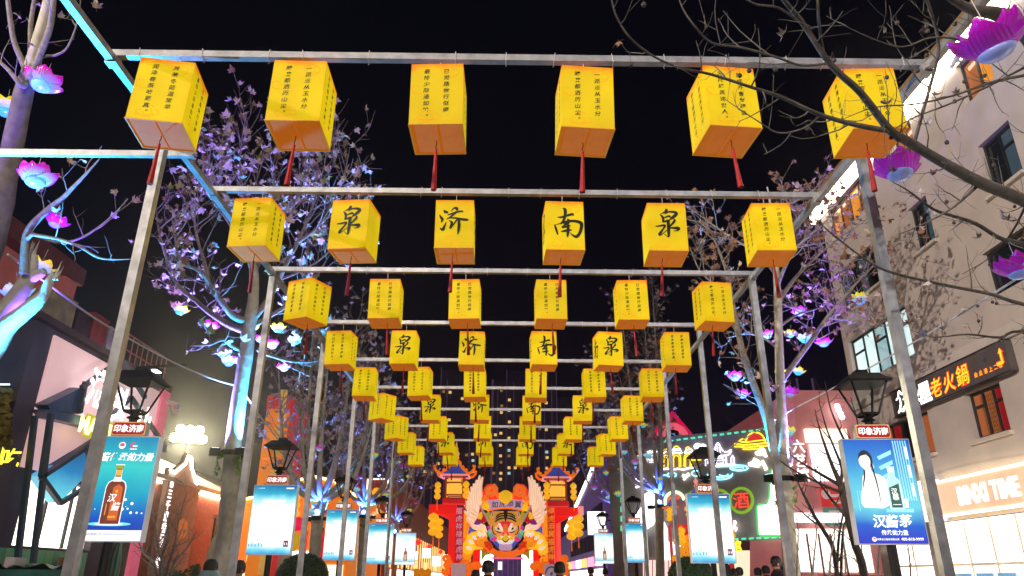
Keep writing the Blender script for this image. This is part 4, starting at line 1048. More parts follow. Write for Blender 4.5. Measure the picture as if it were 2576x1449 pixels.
def lamp_post(px, zc, top_py, bot_py, kind, face, label, yaw=0.0):
    """a street lamp carrying a small name board and a lit poster; built at real size where it stands"""
    c = cz(px, (top_py + bot_py) / 2, zc)
    zb = c.z - BH / 2
    t = thing("lamp_post", label, "street lamp", (c.x, c.y, 0), yaw, "black street lamps with lit posters", True)
    def part(m, n, mat, par=t, **k): return m.obj(n, mat, par, **k)
    part(MB().lathe([(.13, .003), (.13, .12), (.075, .2), (.06, .5), (.055, zb + .02)], 12, (0, .02, 0)), "pole", BLACK)
    b = part(MB().mm((-BW / 2, -.06, zb), (BW / 2, .06, zb + BH)), "poster_box", TRIM)
    fm = MB().quad((-BW / 2 + .012, 0, .012), (BW / 2 - .012, 0, .012), (BW / 2 - .012, 0, BH - .012), (-BW / 2 + .012, 0, BH - .012)).mesh("poster_face", face)
    fo = put("poster_face", fm, b, loc=(0, -.063, zb))
    pe = bpy.data.objects.new("print", None)
    bpy.data.objects.remove(pe)
    before = set(bpy.data.objects)
    poster_prints(kind, b)
    for o in set(bpy.data.objects) - before: o.location = (0, 0, zb)
    s0 = zb + BH + .01; sw, sh = .21, .17
    sb = part(MB().mm((-sw, -.05, s0), (sw, .05, s0 + sh)), "name_board", M("board_grey", (.5, .5, .5), .5))
    cut = lambda w, h, k: [(-w + k, -h), (w - k, -h), (w, -h + k), (w, h - k), (w - k, h), (-w + k, h), (-w, h - k), (-w, -h + k)]
    m = MB(); zc_ = s0 + sh / 2
    poly(m, [(a, zc_ + q) for a, q in cut(sw - .003, sh / 2 - .003, .02)], -.0525, 1); poly(m, [(a, zc_ + q) for a, q in cut(sw - .014, sh / 2 - .012, .02)], -.0545, 0)
    for q, dy in ((.075, 0),): pr(m, "印象济南", 0, zc_ + .002, -.0575, .098, 2, .03, 0, .95)
    m.obj("name_print", [SIGNRED, SIGNGOLD, WHITEP], sb)
    h0 = s0 + sh
    part(MB().lathe([(.05, h0 - .06), (.05, h0 + .04), (.09, h0 + .06), (.05, h0 + .09), (.06, h0 + .14)], 12, (0, .02, 0)), "collar", BLACK)
    h1 = h0 + .14; r0, r1, hh = .10, .215, .38
    q4 = [(-1, -1), (1, -1), (1, 1), (-1, 1)]
    for a, e in q4: part(MB().bar((a * r0, .02 + e * r0, h1), (a * r1, .02 + e * r1, h1 + hh), .022, .022), "glazing_bar", BLACK)
    ring = MB()
    for i in range(4):
        a, e = q4[i], q4[(i + 1) % 4]; ring.bar((a[0] * r0, .02 + a[1] * r0, h1), (e[0] * r0, .02 + e[1] * r0, h1), .024, .024); ring.tube([(0, .02, h0 + .1), (a[0] * r0 * .8, .02 + a[1] * r0 * .8, h0 + .12), (a[0] * r0, .02 + a[1] * r0, h1)], .012, 5)
    part(ring, "base_ring", BLACK)
    for i in range(4):
        a, e = q4[i], q4[(i + 1) % 4]; k = .985
        part(MB().quad((a[0] * r0 * k, .02 + a[1] * r0 * k, h1 + .01), (e[0] * r0 * k, .02 + e[1] * r0 * k, h1 + .01), (e[0] * r1 * k, .02 + e[1] * r1 * k, h1 + hh - .01), (a[0] * r1 * k, .02 + a[1] * r1 * k, h1 + hh - .01)), "glass_pane", PANE)
    cap = MB(); lv = [(r1 + .05, h1 + hh), (r1 + .055, h1 + hh + .02), (r1 * .96, h1 + hh + .08), (r1 * .76, h1 + hh + .125), (.075, h1 + hh + .14), (.07, h1 + hh + .19), (.005, h1 + hh + .195)]
    for i, (r, z) in enumerate(lv): cap.add([(a * r, .02 + e * r, z) for a, e in q4], [])
    for i in range(len(lv) - 1):
        for j in range(4): cap.f.append((i * 4 + j, i * 4 + (j + 1) % 4, i * 4 + 4 + (j + 1) % 4, i * 4 + 4 + j)); cap.m.append(0)
    cap.f.append((3, 2, 1, 0)); cap.m.append(0)
    part(cap, "lamp_cap", BLACK)
    return t
lamp_post(299, 8.75, 1104, 1352, 1, AD1, "black street lamp with the teal poster of a brown bottle, nearest on the left", 0.02)
lamp_post(2219, 8.75, 1112, 1358, 2, AD2, "black street lamp with the blue poster of a woman in white, nearest on the right", -.06)
lamp_post(687, 13.4, 1233, 1381, 3, AD3, "black street lamp with a white poster, second on the left, above the round hedge")
lamp_post(1787, 13.5, 1262, 1395, 3, AD3, "black street lamp with a white poster, second on the right, before the neon wall")
lamp_post(858, 18.6, 1293, 1398, 3, AD3, "black street lamp with a glaring white poster, third on the left")
lamp_post(957, 23.4, 1326, 1410, 3, AD3, "black street lamp with a glaring white poster, fourth on the left")
lamp_post(1020, 29.5, 1341, 1420, 4, AD4, "black street lamp with a pale bottle poster, farthest on the left")
lamp_post(1598, 24.0, 1321, 1410, 3, AD3, "black street lamp with a glaring white poster, third on the right")
lamp_post(1519, 31.0, 1344, 1415, 4, AD4, "black street lamp with a pale bottle poster, farthest on the right")

# ------------------------------------------------------------------ buildings
def facade(mb, O, u, n, Wd, Ht, holes, depth=.14, mi=0, rmi=None):
    """a wall with real openings: O bottom corner, u along it, n outwards"""
    us = sorted({0, Wd, *[h[0] for h in holes], *[h[1] for h in holes]}); zs = sorted({0, Ht, *[h[2] for h in holes], *[h[3] for h in holes]})
    O, u, n = V(O), V(u), V(n); flip = u.cross(ZA).dot(n) < 0
    pt = lambda a, z, d=0: O + u * a + ZA * z - n * d
    def q(*p): mb.quad(*(reversed(p) if flip else p), mi=mi if rmi is None else rmi)
    for i in range(len(us) - 1):
        for j in range(len(zs) - 1):
            a, b, c, d = us[i], us[i + 1], zs[j], zs[j + 1]
            if any(h[0] <= a and b <= h[1] and h[2] <= c and d <= h[3] for h in holes): continue
            p = [pt(a, c), pt(b, c), pt(b, d), pt(a, d)]; mb.quad(*(reversed(p) if flip else p), mi=mi)
    for a, b, c, d in [h[:4] for h in holes]:
        q(pt(a, c), pt(a, c, depth), pt(b, c, depth), pt(b, c)); q(pt(a, d, depth), pt(a, d), pt(b, d), pt(b, d, depth))
        q(pt(a, d), pt(a, d, depth), pt(a, c, depth), pt(a, c)); q(pt(b, c), pt(b, c, depth), pt(b, d, depth), pt(b, d))
    return mb
FRAMED = M("dark_window_frame", (.02, .022, .025), .4)
def window(par, O, u, n, h, fmat, pmats, mull=2, trans=0, depth=.14, fw=.05, sill=None, name="window"):
    O, u, n = V(O), V(u), V(n); a, b, c, d = h[:4]
    at = lambda x, z, e: O + u * x + ZA * z - n * e
    R = Matrix((u, -n, ZA)).transposed()
    f = MB(); e = depth - .03
    def bar(x0, x1, z0, z1, dd=.05): f.box(at((x0 + x1) / 2, (z0 + z1) / 2, e), (abs(x1 - x0), dd, abs(z1 - z0)), 0, R)
    bar(a + .003, a + fw, c + .003, d - .003); bar(b - fw, b - .003, c + .003, d - .003); bar(a + fw, b - fw, c + .003, c + fw); bar(a + fw, b - fw, d - fw, d - .003)
    k = mull + 1; g = (b - a - 2 * fw) / k
    for i in range(1, k): bar(a + fw + g * i - fw / 2, a + fw + g * i + fw / 2, c + fw, d - fw, .044)
    tz = c + (d - c) * .68
    o = f.obj(name, fmat, par)
    for i in range(k):
        x0, x1 = a + fw + g * i, a + fw + g * (i + 1)
        pm = pmats[i % len(pmats)]
        zz = [c + fw, d - fw] if not (trans and i % 2 == 0) else [c + fw, tz, d - fw]
        for z0, z1 in zip(zz, zz[1:]):
            MB().box(at((x0 + x1) / 2, (z0 + z1) / 2, e + .012), (x1 - x0 - .004, .008, z1 - z0 - .004), 0, R).obj("pane", pm, o)
        if len(zz) == 3: MB().box(at((x0 + x1) / 2, tz, e), (x1 - x0, .042, fw), 0, R).obj("transom", fmat, o)
    if sill: MB().box(at((a + b) / 2, c - .05, -.04), (b - a + .16, .12, .07), 0, R).obj("sill", sill, par)
    return o
def glassm(key, c, em=None, es=0.0, light=False): return M(key, c, .08, em=em, es=es, var=.25, scale=1.2, light=light)
G_DARK = glassm("dark_glass", (.015, .018, .025)); G_BLUE = glassm("bluish_glass", (.05, .07, .085), lin(60, 84, 100), .35)
G_WHITE = glassm("lit_white_glass", (.5, .6, .6), lin(205, 235, 235), 1.0); G_TEAL = glassm("lit_teal_glass", (.3, .42, .45), lin(140, 180, 188), .8)
G_RED = glassm("red_lit_glass", (.1, .01, .01), lin(150, 14, 20), .6); G_AMB = glassm("amber_lit_glass", (.2, .08, .03), lin(190, 96, 44), .45); G_ORG = glassm("orange_lit_glass", (.4, .2, .05), lin(240, 140, 20), .6)
SHOPW = E("shop_white_light", (1.0, .93, .82), 2.6, True)

# --- the big beige block on the right
XW = 10.0; Y0, Y1, ZT = .5, 20.15, 12.4
BEIGE = M("beige_render", (.50, .44, .40), .9, var=.10, scale=1.3, bump=.25)
BEIGE2 = M("pale_render_band", (.56, .5, .45), .9, var=.08, scale=2)
O = V((XW, Y0, 0)); n_ = V((-1, 0, 0))
rb = thing("corner_building", "tall beige building on the right with a hotpot sign and a glowing eave", "building", (XW + 4, 10, 0))
def hy(ya, yb, za, zb): return (ya - Y0, yb - Y0, za, zb)
HW = [hy(17.25, 19.8, 8.95, 10.12), hy(14.92, 15.72, 8.95, 10.12), hy(11.9, 12.88, 8.95, 10.12), hy(7.5, 9.5, 8.95, 10.12),
      hy(11.92, 12.88, 11.18, 12.2), hy(14.85, 15.75, 11.18, 12.2), hy(17.3, 19.7, 11.18, 12.2),
      hy(16.7, 19.86, 6.72, 8.02), hy(11, 13.6, 6.98, 7.94), hy(14.05, 15.2, 4.36, 5.34), hy(16.7, 19.1, 4.36, 5.34), hy(10, 12, 4.36, 5.34)]
SH = [hy(11.2, 17.3, .05, 2.85), hy(4, 9.5, .05, 2.85), hy(17.75, 19.6, .3, 2.85)]
w = MB(); facade(w, O, YA, n_, Y1 - Y0, ZT, HW + SH, .16)
w.quad((XW, Y1, 0), (XW + 9, Y1, 0), (XW + 9, Y1, ZT), (XW, Y1, ZT)); w.quad((XW, Y0, ZT), (XW, Y1, ZT), (XW + 9, Y1, ZT), (XW + 9, Y0, ZT)); w.quad((XW + 9, Y0, 0), (XW, Y0, 0), (XW, Y0, ZT), (XW + 9, Y0, ZT))
w.obj("wall", BEIGE, rb)
for i, h in enumerate(HW):
    pm = [[G_BLUE, G_DARK], [G_BLUE, G_DARK], [G_BLUE, G_DARK], [G_DARK], [G_ORG, G_AMB], [G_AMB], [G_AMB, G_ORG], [G_WHITE, G_WHITE, G_TEAL], [G_DARK], [G_RED, G_AMB, G_AMB], [G_AMB, G_RED, G_DARK, G_RED], [G_DARK]][i]
    window(rb, O, YA, n_, h, FRAMED, pm, {7: 4, 0: 4, 6: 3, 10: 4, 9: 2}.get(i, 1), 1 if i in (0, 1, 2, 7, 9) else 0, .16, .06, BEIGE2 if i in (0, 1, 2, 9, 10) else None)
lat = MB()                                            # lattice screen behind the restaurant window
for k in range(9):
    lat.bar((XW + .135, 14.5 + k * .05, 4.45), (XW + .135, 14.5 + k * .05, 5.25), .008, .008); lat.bar((XW + .135, 14.48, 4.47 + k * .09), (XW + .135, 14.92, 4.47 + k * .09), .008, .008)
lat.obj("lattice", M("lattice_wood", (.05, .03, .01), .6), rb, kind='stuff')
MB().mm((XW - .07, Y0, 6.05), (XW - .003, Y1 + .06, 6.3)).obj("string_course", BEIGE2, rb)
MB().mm((XW - .22, Y0, 12.62), (XW + 8.9, Y1 + .5, 12.8)).obj("eave", M("eave_grey", (.2, .2, .22), .6), rb)
MB().mm((XW - .30, Y0, 12.56), (XW - .22, Y1 + .5, 12.86)).obj("fascia", M("fascia_timber", (.30, .18, .07), .5), rb)
MB().mm((XW - .14, Y0, 12.24), (XW - .003, Y1 + .45, 12.6)).obj("eave_light", E("eave_strip_light", (1.0, .87, .66), 9, True), rb)
MB().tube([(XW - .06, 17.0, 6.3), (XW - .06, 17.0, 12.4)], .05, 8).obj("drain_pipe", M("pipe_white", (.5, .5, .5), .5), rb)
# the hotpot sign board
sg = thing("hotpot_sign", "long dark sign board 老火鍋 with glowing characters and an upward arrow, on the beige wall", "sign", (XW - .1, 15.6, 5.3))
XS = XW - .16
MB().mm((XS, 13.4, 5.385), (XW - .003, 17.85, 6.02)).obj("board", M("sign_board_grey", (.10, .085, .085), .5, var=.12), sg)
for z in (5.385, 6.02): MB().mm((XS - .02, 13.38, z - .012), (XS + .1, 17.87, z + .012)).obj("edging", FRAMED, sg)
ex, xs = V((0, -1, 0)), XS - .012
GLOWR = E("red_sign_glow", lin(255, 30, 10), 1.2); GLOWY = E("amber_sign_core", lin(255, 190, 20), 1.3); GLOWW = E("white_sign_light", (1, 1, 1), 3.0)
m = MB()
for ch, a, b in (("老", 2354, 975), ("火", 2386, 961), ("鍋", 2420, 944)):
    p = atX(a, b, xs); write(m, ch, p + V((.006, 0, 0)), ex, ZA, .45, 0, .05, .12); write(m, ch, p, ex, ZA, .45, 1, .012, .12)
for i, ch in enumerate("由此请上二楼"):
    p = atX(2455 + i * 12.4, 943 - i * 4.9, xs); write(m, ch, p, ex, ZA, .115, 0, .03); write(m, ch, p - V((.003, 0, 0)), ex, ZA, .115, 1, .0)
for wd, mi, dx in ((.10, 0, .006), (.06, 1, 0)):
    ribbon(m, [(13.74, 5.60, wd), (13.56, 5.60, wd)], V((xs + dx, 0, 0)), YA, ZA, mi, 1); ribbon(m, [(13.56, 5.575, wd), (13.56, 5.80, wd)], V((xs + dx - .001, 0, 0)), YA, ZA, mi, 1); ribbon(m, [(13.56, 5.79, wd * 2), (13.56, 5.89, .004)], V((xs + dx - .002, 0, 0)), YA, ZA, mi, 1)
m.obj("red_lettering", [GLOWR, GLOWY], sg)
m = MB(); write(m, "源", atX(2283, 1006, xs), ex, ZA, .42, 0, .03, .15)
ribbon(m, [(17.62, 5.78, .03), (17.5, 5.83, .05), (17.42, 5.96, .05), (17.3, 5.86, .05), (17.1, 5.95, .02)], V((xs - .002, 0, 0)), YA, ZA); ribbon(m, [(17.45, 5.82, .05), (17.44, 5.66, .06), (17.52, 5.52, .07), (17.4, 5.5, .05), (17.3, 5.56, .03)], V((xs - .003, 0, 0)), YA, ZA)
ribbon(m, [(17.62, 5.46, .05), (17.5, 5.52, .06), (17.38, 5.46, .05), (17.25, 5.54, .05), (17.1, 5.5, .02)], V((xs - .004, 0, 0)), YA, ZA)
write(m, "里", atX(2326, 987, xs), ex, ZA, .5, 0, .04); write(m, "火", atX(2305, 996, xs), ex, ZA, .4, 0, .03)
m.obj("white_lettering", GLOWW, sg)
# the bright shop below it
bx = thing("shop_sign", "glowing salmon shop sign reading BINXI TIME in white letters", "sign", (XW - .1, 14, 3))
SALM = E("salmon_sign_face", lin(250, 176, 142), 1.1, True)
MB().mm((XW - .2, 9.0, 2.95), (XW - .003, 16.6, 3.63)).obj("sign_box", SALM, bx)
for z in (2.93, 3.65): MB().mm((XW - .24, 9.0, z - .02), (XW - .1, 16.62, z + .02)).obj("light_edge", E("warm_edge_light", (1, .85, .55), 5, True), bx)
m = MB(); write(m, "BINXI TIME", (XW - .215, 14.9, 3.28), ex, ZA, .5, 0, .03, 0, .8); m.obj("lettering", GLOWW, bx)
MB().mm((XW - .3, 16.8, 2.85), (XW - .02, 17.25, 3.75)).obj("side_light_box", E("white_light_box", (1, .98, .95), 2.0, True), bx)
for y0, y1, z1 in ((11.2, 17.3, 2.85), (4, 9.5, 2.85), (17.75, 19.6, 2.85)):
    s_ = MB().mm((XW + .13, y0 + .02, .06), (XW + .15, y1 - .02, z1 - .02)).obj("shop_glazing", SHOPW, rb)
    k = int((y1 - y0) / .8)
    for i in range(k + 1):
        y = y0 + .03 + (y1 - y0 - .06) * i / k; MB().mm((XW + .09, y - .025, .06), (XW + .128, y + .025, z1 - .03)).obj("shopfront_mullion", M("shopfront_cream", (.75, .62, .5), .5, em=(.9, .7, .5), es=.35), rb)
    MB().mm((XW + .085, y0 + .05, 1.9), (XW + .125, y1 - .05, 1.95)).obj("shopfront_transom", MATS["shopfront_cream"], rb)
for i, y in enumerate((15.3, 16.0, 16.75)):           # blue posters on the shop glass
    MB().mm((XW + .05, y - .28, .5), (XW + .08, y + .28, 1.75)).obj("window_poster", M("poster_sky_blue", lin(90, 140, 180), .5, em=lin(120, 175, 210), es=.7), rb)
for y in (12.6, 17.0):
    MB().mm((XW - .06, y - .1, 1.2), (XW - .02, y + .1, 2.8)).obj("door_panel", M("door_amber", (.6, .35, .08), .5, em=lin(250, 170, 60), es=.8), rb)
t = thing("round_sign", "round white light sign sticking out beside the shop front", "sign", (XW - .5, 13.2, 2.6))
MB().lathe([(.001, -.05), (.34, -.05), (.36, 0), (.34, .05), (.001, .05)], 24).obj("disc", E("round_sign_light", (1, .93, .8), 2.2), t).matrix_basis = Matrix.Translation(V((XW - .5, 13.1, 2.45))) @ Matrix.Rotation(math.pi / 2, 4, 'X')
MB().bar((XW - .2, 13.1, 2.45), (XW, 13.1, 2.45), .03, .03).obj("arm", BLACK, t)

# --- the dark shop with the pink panel on the left
XB = -10.5; lb = thing("corner_shop", "dark shop building with a pale pink panel and a bent blue sign frame", "building", (-14, 18, 0))
DARKW = M("dark_render", (.085, .07, .085), .8, var=.2, scale=1.5, bump=.2)
w = MB(); facade(w, (XB, 15.4, 0), YA, V((1, 0, 0)), 6.7, 6.95, [(1.05, 4.2, 2.2, 3.7), (4.9, 6.3, .1, 2.4)], .2)
w.quad((-22, 15.4, 0), (XB, 15.4, 0), (XB, 15.4, 6.95), (-22, 15.4, 6.95)); w.quad((XB, 22.1, 0), (-22, 22.1, 0), (-22, 22.1, 6.95), (XB, 22.1, 6.95)); w.quad((XB, 15.4, 6.95), (XB, 22.1, 6.95), (-22, 22.1, 6.95), (-22, 15.4, 6.95))
w.obj("wall", DARKW, lb)
MB().mm((XB - 11, 15.3, 6.96), (XB + .12, 22.2, 7.12)).obj("coping", M("coping_brown", (.10, .06, .06), .7), lb)
PINKP = M("pale_pink_panel", (.72, .52, .53), .6, var=.05, scale=2, em=lin(236, 186, 188), es=.6)  # panel emission stands in for an even wash of floodlight
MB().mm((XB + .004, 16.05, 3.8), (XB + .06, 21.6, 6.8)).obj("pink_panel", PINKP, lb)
MB().mm((XB + .004, 21.63, .2), (XB + .12, 22.15, 6.9)).obj("pink_edge", M("hot_pink_panel", (.75, .2, .3), .6, em=lin(240, 90, 130), es=.35), lb)
MB().mm((XB - .17, 16.5, 2.22), (XB - .15, 19.55, 3.68)).obj("shop_window", SHOPW, lb)
for y in (17.5, 18.5): MB().mm((XB - .14, y - .03, 2.22), (XB - .08, y + .03, 3.68)).obj("window_mullion", FRAMED, lb)
MB().mm((XB - .17, 20.32, .12), (XB - .15, 21.68, 2.38)).obj("shop_door", E("warm_door_glass", lin(190, 150, 110), .8), lb)
for i in range(5): MB().mm((XB - .14, 20.4 + i * .28, .12), (XB - .09, 20.46 + i * .28, 2.38)).obj("door_bar", FRAMED, lb)
for i in range(10): MB().mm((XB + .004, 15.9 + i * .36, .02), (XB + .03, 16.24 + i * .36, 2.15)).obj("plank", M("green_plank", (.12, .46, .32), .6, var=.5, scale=3, c2=(.24, .6, .25)), lb)
for x, r in ((-11.3, .09), (-11.9, .05)): MB().tube([(x, 15.3, .02), (x, 15.3, 6.9)], r, 10).obj("drain_pipe", M("pipe_grey", (.35, .33, .36), .5), lb)
MB().mm((-12.6, 15.2, .05), (-10.65, 15.38, 3.4)).obj("corner_panel", M("teal_dark_panel", (.05, .12, .14), .5), lb)
for x in (-12.4, -10.8): MB().mm((x - .09, 15.02, .02), (x + .09, 15.18, 5.4)).obj("steel_column", M("teal_steel", (.04, .07, .10), .5), lb)
# things stored on its roof
for i, (y, sy, h, c, lab) in enumerate(((16.4, .9, .75, (.45, .42, .2), "patterned crate on the dark shop's roof, nearest the corner"), (17.3, .6, .6, (.10, .05, .05), "dark box on the dark shop's roof between two crates"), (18.05, .7, .8, (.45, .08, .08), "red box on the dark shop's roof"), (18.75, .5, .7, (.6, .6, .65), "pale cabinet on the dark shop's roof beside the red box"))):
    t = thing("roof_box", lab, "box", (XB - .5, y, 7.12)); MB().mm((XB - .9, y - sy / 2, 7.125), (XB - .12, y + sy / 2, 7.12 + h)).obj("case", M("roof_box_%d" % i, c, .7, c2=(c[0] * .5, c[1] * .4, c[2] * .8), scale=3), t); MB().mm((XB - .92, y - sy / 2 - .02, 7.12 + h + .002), (XB - .1, y + sy / 2 + .02, 7.16 + h)).obj("lid", M("roof_box_%d" % i, c), t)
rl = thing("roof_railing", "pink lit metal railing on the far end of the dark shop's roof", "railing", (XB, 20.8, 7.1))
RM = M("railing_pink", (.6, .25, .25), .5)
for z in (7.5, 7.95): MB().bar((XB - .1, 19.4, z), (XB - .1, 22.0, z), .035, .035).obj("rail", RM, rl)
for i in range(9): MB().bar((XB - .1, 19.45 + i * .31, 7.12), (XB - .1, 19.45 + i * .31, 7.95), .025, .025).obj("baluster", RM, rl)
t = thing("roof_floodlight", "small white floodlight at the top of the pink panel", "floodlight", (XB + .4, 19.9, 7))
MB().box((XB + .5, 19.9, 7.05), (.5, .4, .08)).obj("lamp_head", BLACK, t); MB().box((XB + .5, 19.9, 7.0), (.44, .34, .012)).obj("lamp_glass", E("white_flood_glass", (1, 1, .97), 8), t); MB().bar((XB, 19.9, 7.1), (XB + 1.6, 19.6, 7.1), .05, .05).obj("arm", BLACK, t)
lamp("flood", 'SPOT', (XB + 1.7, 19.2, 7.0), (1, .9, .88), 45, t, (-.8, -.25, -1), .1, 2.5)
t = thing("wall_camera", "white camera on a bracket at the far end of the pink panel", "camera", (XB + .2, 22, 6.5)); WH = M("camera_white", (.7, .6, .6), .5)
MB().bar((XB + .1, 21.95, 6.6), (XB + .5, 21.95, 6.5), .1, .1).obj("bracket", WH, t); MB().tube([(XB + .42, 21.95, 6.45), (XB + .55, 21.75, 6.25)], .09, 10).obj("housing", WH, t)
# bent blue frame sign with glowing lettering
sf = thing("angular_sign", "angular blue steel sign frame with glowing white characters above yellow letters MAN", "sign", (XB + .3, 18.5, 5))
BLUEM = M("sign_frame_blue", (.05, .11, .22), .4, var=.3); xn = V((1, 0, 0))
def onX(pts, x): return [atX(a, b, x) for a, b in pts]
XF = XB + .35
MB().slab(onX([(118, 1018), (205, 975), (198, 1042), (128, 1030)], XF), xn, .3).obj("blue_panel", BLUEM, sf)
MB().slab(onX([(112, 1030), (128, 1030), (200, 1045), (335, 1085), (420, 1120), (418, 1138), (330, 1105), (195, 1068), (128, 1052)], XF + .02), xn, .3).obj("blue_fascia", BLUEM, sf)
MB().slab(onX([(105, 1198), (152, 1170), (212, 1133), (232, 1180), (152, 1264)], XF), xn, .3).obj("lit_panel", grad_mat("cyan_lit_panel", [(0, lin(120, 240, 250)), (.5, lin(20, 130, 190)), (1, lin(20, 60, 110))], 1.0, True, 3.1, 4.7), sf)
MB().slab(onX([(152, 1170), (212, 1133), (262, 1100), (270, 1150), (232, 1180), (212, 1133)], XF + .01), xn, .28).obj("blue_panel", BLUEM, sf)
for a, b in (((128, 1040), (104, 1200)), ((104, 1200), (152, 1266)), ((205, 975), (305, 905)), ((305, 905), (365, 1000)), ((200, 1040), (215, 960)), ((230, 1090), (330, 1000)), ((330, 1000), (400, 1100)), ((104, 1200), (280, 1085)), ((152, 1266), (290, 1180)), ((88, 1045), (40, 1440)), ((128, 1045), (80, 1440))):
    MB().bar(atX(*a, XF + .05), atX(*b, XF + .05), .1, .1, 0, xn).obj("frame_bar", MATS["teal_steel"], sf)
m = MB()
for i, (ch, y, z) in enumerate((("满", 17.6, 5.92), ("头", 18.8, 5.75), ("灿", 20.0, 5.55))): write(m, ch, (XF + .12, y, z), YA, ZA, .98, 0, .03, .08)
m.obj("white_lettering", E("white_glow_lettering", (1, 1, 1), 3.0), sf)
m = MB(); write(m, "MANTOUCAN", (XF + .12, 18.9, 4.98), YA, ZA, .56, 0, .04); m.obj("yellow_lettering", E("yellow_letter_core", lin(255, 250, 170), 2.0), sf)
MB().mm((XF + .06, 17.4, 4.72), (XF + .10, 21.0, 5.26)).obj("yellow_backing", E("yellow_letter_glow", lin(205, 190, 10), .8), sf)
t = thing("side_sign", "small glowing yellow characters on the dark wall at the left edge", "sign", (-13.5, 15.3, 4))
m = MB()
for ch, a, b in (("小", 4, 1145), ("吃", 28, 1152)): p = atY(a, b, 15.33); write(m, ch, p, XA, ZA, .42, 0, .02)
m.obj("lettering", E("yellow_neon", lin(245, 235, 60), 1.8), t)
t = thing("ivy_planter", "planter of olive foliage hanging at the left edge under a lit tube", "planter", atY(10, 1000, 14.5))
m = MB(); r_ = random.Random(2)
for k in range(160):
    p = atY(r_.uniform(-20, 26), r_.uniform(978, 1120), 14.4 + r_.uniform(-.15, .15)); a = V((r_.uniform(-1, 1), r_.uniform(-1, 1), r_.uniform(-1, 1))).normalized() * .09; b = a.cross(V((r_.uniform(-1, 1), 1, 0))).normalized() * .06; m.add([p - a, p + b, p + a, p - b], [(0, 1, 2, 3)])
m.obj("foliage", M("olive_foliage", (.20, .17, .03), .7), t, kind='stuff'); MB().bar(atY(-30, 972, 14.5), atY(26, 972, 14.5), .3, .06).obj("trough", BLACK, t); MB().bar(atY(-30, 967, 14.3), atY(24, 967, 14.3), .03, .03).obj("light_tube", E("cool_tube", lin(150, 200, 255), 3), t)

# --- the red chimney house behind it
ch_ = thing("red_house", "salmon red house with a dark gutter behind the dark shop", "building", (-18, 17, 0))
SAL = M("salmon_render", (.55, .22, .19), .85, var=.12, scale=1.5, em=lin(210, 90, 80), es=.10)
MB().mm((-26, 12, .01), (-14, 21.0, 10.2)).obj("wall", SAL, ch_)
MB().mm((-26.2, 11.8, 10.21), (-13.5, 21.5, 10.75)).obj("cornice", M("maroon_cornice", (.22, .07, .07), .7), ch_)
MB().mm((-14.0, 20.6, 9.2), (-13.55, 21.25, 10.2)).obj("gutter_box", SAL, ch_)

# --- the long brick house with the lit gable
gh = thing("gabled_house", "red brick house with a white-lit stepped gable and eaves", "building", (-15, 32, 0))
BRICK = M("red_brick_wall", (.34, .085, .04), .85, var=.3, scale=6)
PLAS = M("gable_plaster", (.42, .24, .2), .85, var=.15)
XG = -13.0
wins = [(34.0 - 24, 34.9 - 24, 2.9, 4.2), (35.9 - 24, 36.8 - 24, 2.9, 4.2), (37.8 - 24, 38.7 - 24, 2.9, 4.2), (40 - 24, 42 - 24, 2.4, 3.9)]
w = MB(); facade(w, (XG, 24, 0), YA, V((1, 0, 0)), 20, 5.0, wins, .2); w.quad((-22, 24, 0), (XG, 24, 0), (XG, 24, 5), (-22, 24, 5)); w.quad((XG, 24, 5), (XG, 44, 5), (-22, 44, 5), (-22, 24, 5))
w.obj("wall", BRICK, gh)
for i, h in enumerate(wins): window(gh, (XG, 24, 0), YA, V((1, 0, 0)), h, M("brick_house_frame", (.3, .2, .1), .6), [G_AMB, G_DARK] if i < 3 else [G_DARK, G_TEAL], 1 if i < 3 else 4, 0, .2, .08)
GS = -.85
gp = [(29.3, 0.01), (32.4, 0.01), (32.4, 4.9), (32.55, 5.2), (32.1, 5.15), (31.2, 5.85), (31.05, 6.25), (30.6, 6.25), (30.45, 5.9), (29.65, 5.45), (29.2, 5.5), (29.3, 5.1)]
MB().slab([V((XG + .18, a + GS, b)) for a, b in gp], V((1, 0, 0)), .17).obj("gable", PLAS, gh)
LED = E("warm_led_line", (1, .93, .72), 22, True)
edge = [(32.5, 5.12), (32.08, 5.06), (31.15, 5.78), (31.0, 6.15), (30.6, 6.15), (30.5, 5.8), (29.7, 5.36), (29.22, 5.4)]
MB().tube([(XG + .22, a + GS, b) for a, b in edge], .035, 5).obj("gable_light", LED, gh)
MB().mm((XG + .06, 32.7 + GS, 4.86), (XG + .14, 43.9, 4.94)).obj("eave_light", LED, gh); MB().mm((XG + .06, 24.0, 4.86), (XG + .14, 28.9 + GS, 4.94)).obj("eave_light", LED, gh)
MB().mm((XG - .1, 24, 5.01), (XG + .3, 44, 5.15)).obj("eave", M("eave_plaster", (.5, .4, .3), .8), gh)
MB().add([(XG + .28, 24, 5.16), (XG + .28, 44, 5.16), (-17.5, 44, 7.2), (-17.5, 24, 7.2), (-22, 24, 5.2), (-22, 44, 5.2)], [(0, 1, 2, 3), (3, 2, 5, 4)]).obj("roof", M("roof_tile_dark", (.10, .05, .04), .8, scale=12), gh)
MB().tube([(XG + .12, 37.3, .02), (XG + .12, 37.3, 4.7)], .06, 8).obj("drain_pipe", M("pipe_tan", (.5, .35, .22), .5), gh)
t = thing("vertical_sign", "vertical row of small white characters on the lit gable", "sign", (XG + .2, 29.7, 3.5))
m = MB()
for i, ch in enumerate("三千里香酒餐馆"): write(m, ch, (XG + .2, 29.62 + GS, 4.55 - i * .41), YA, ZA, .38, 0, .03)
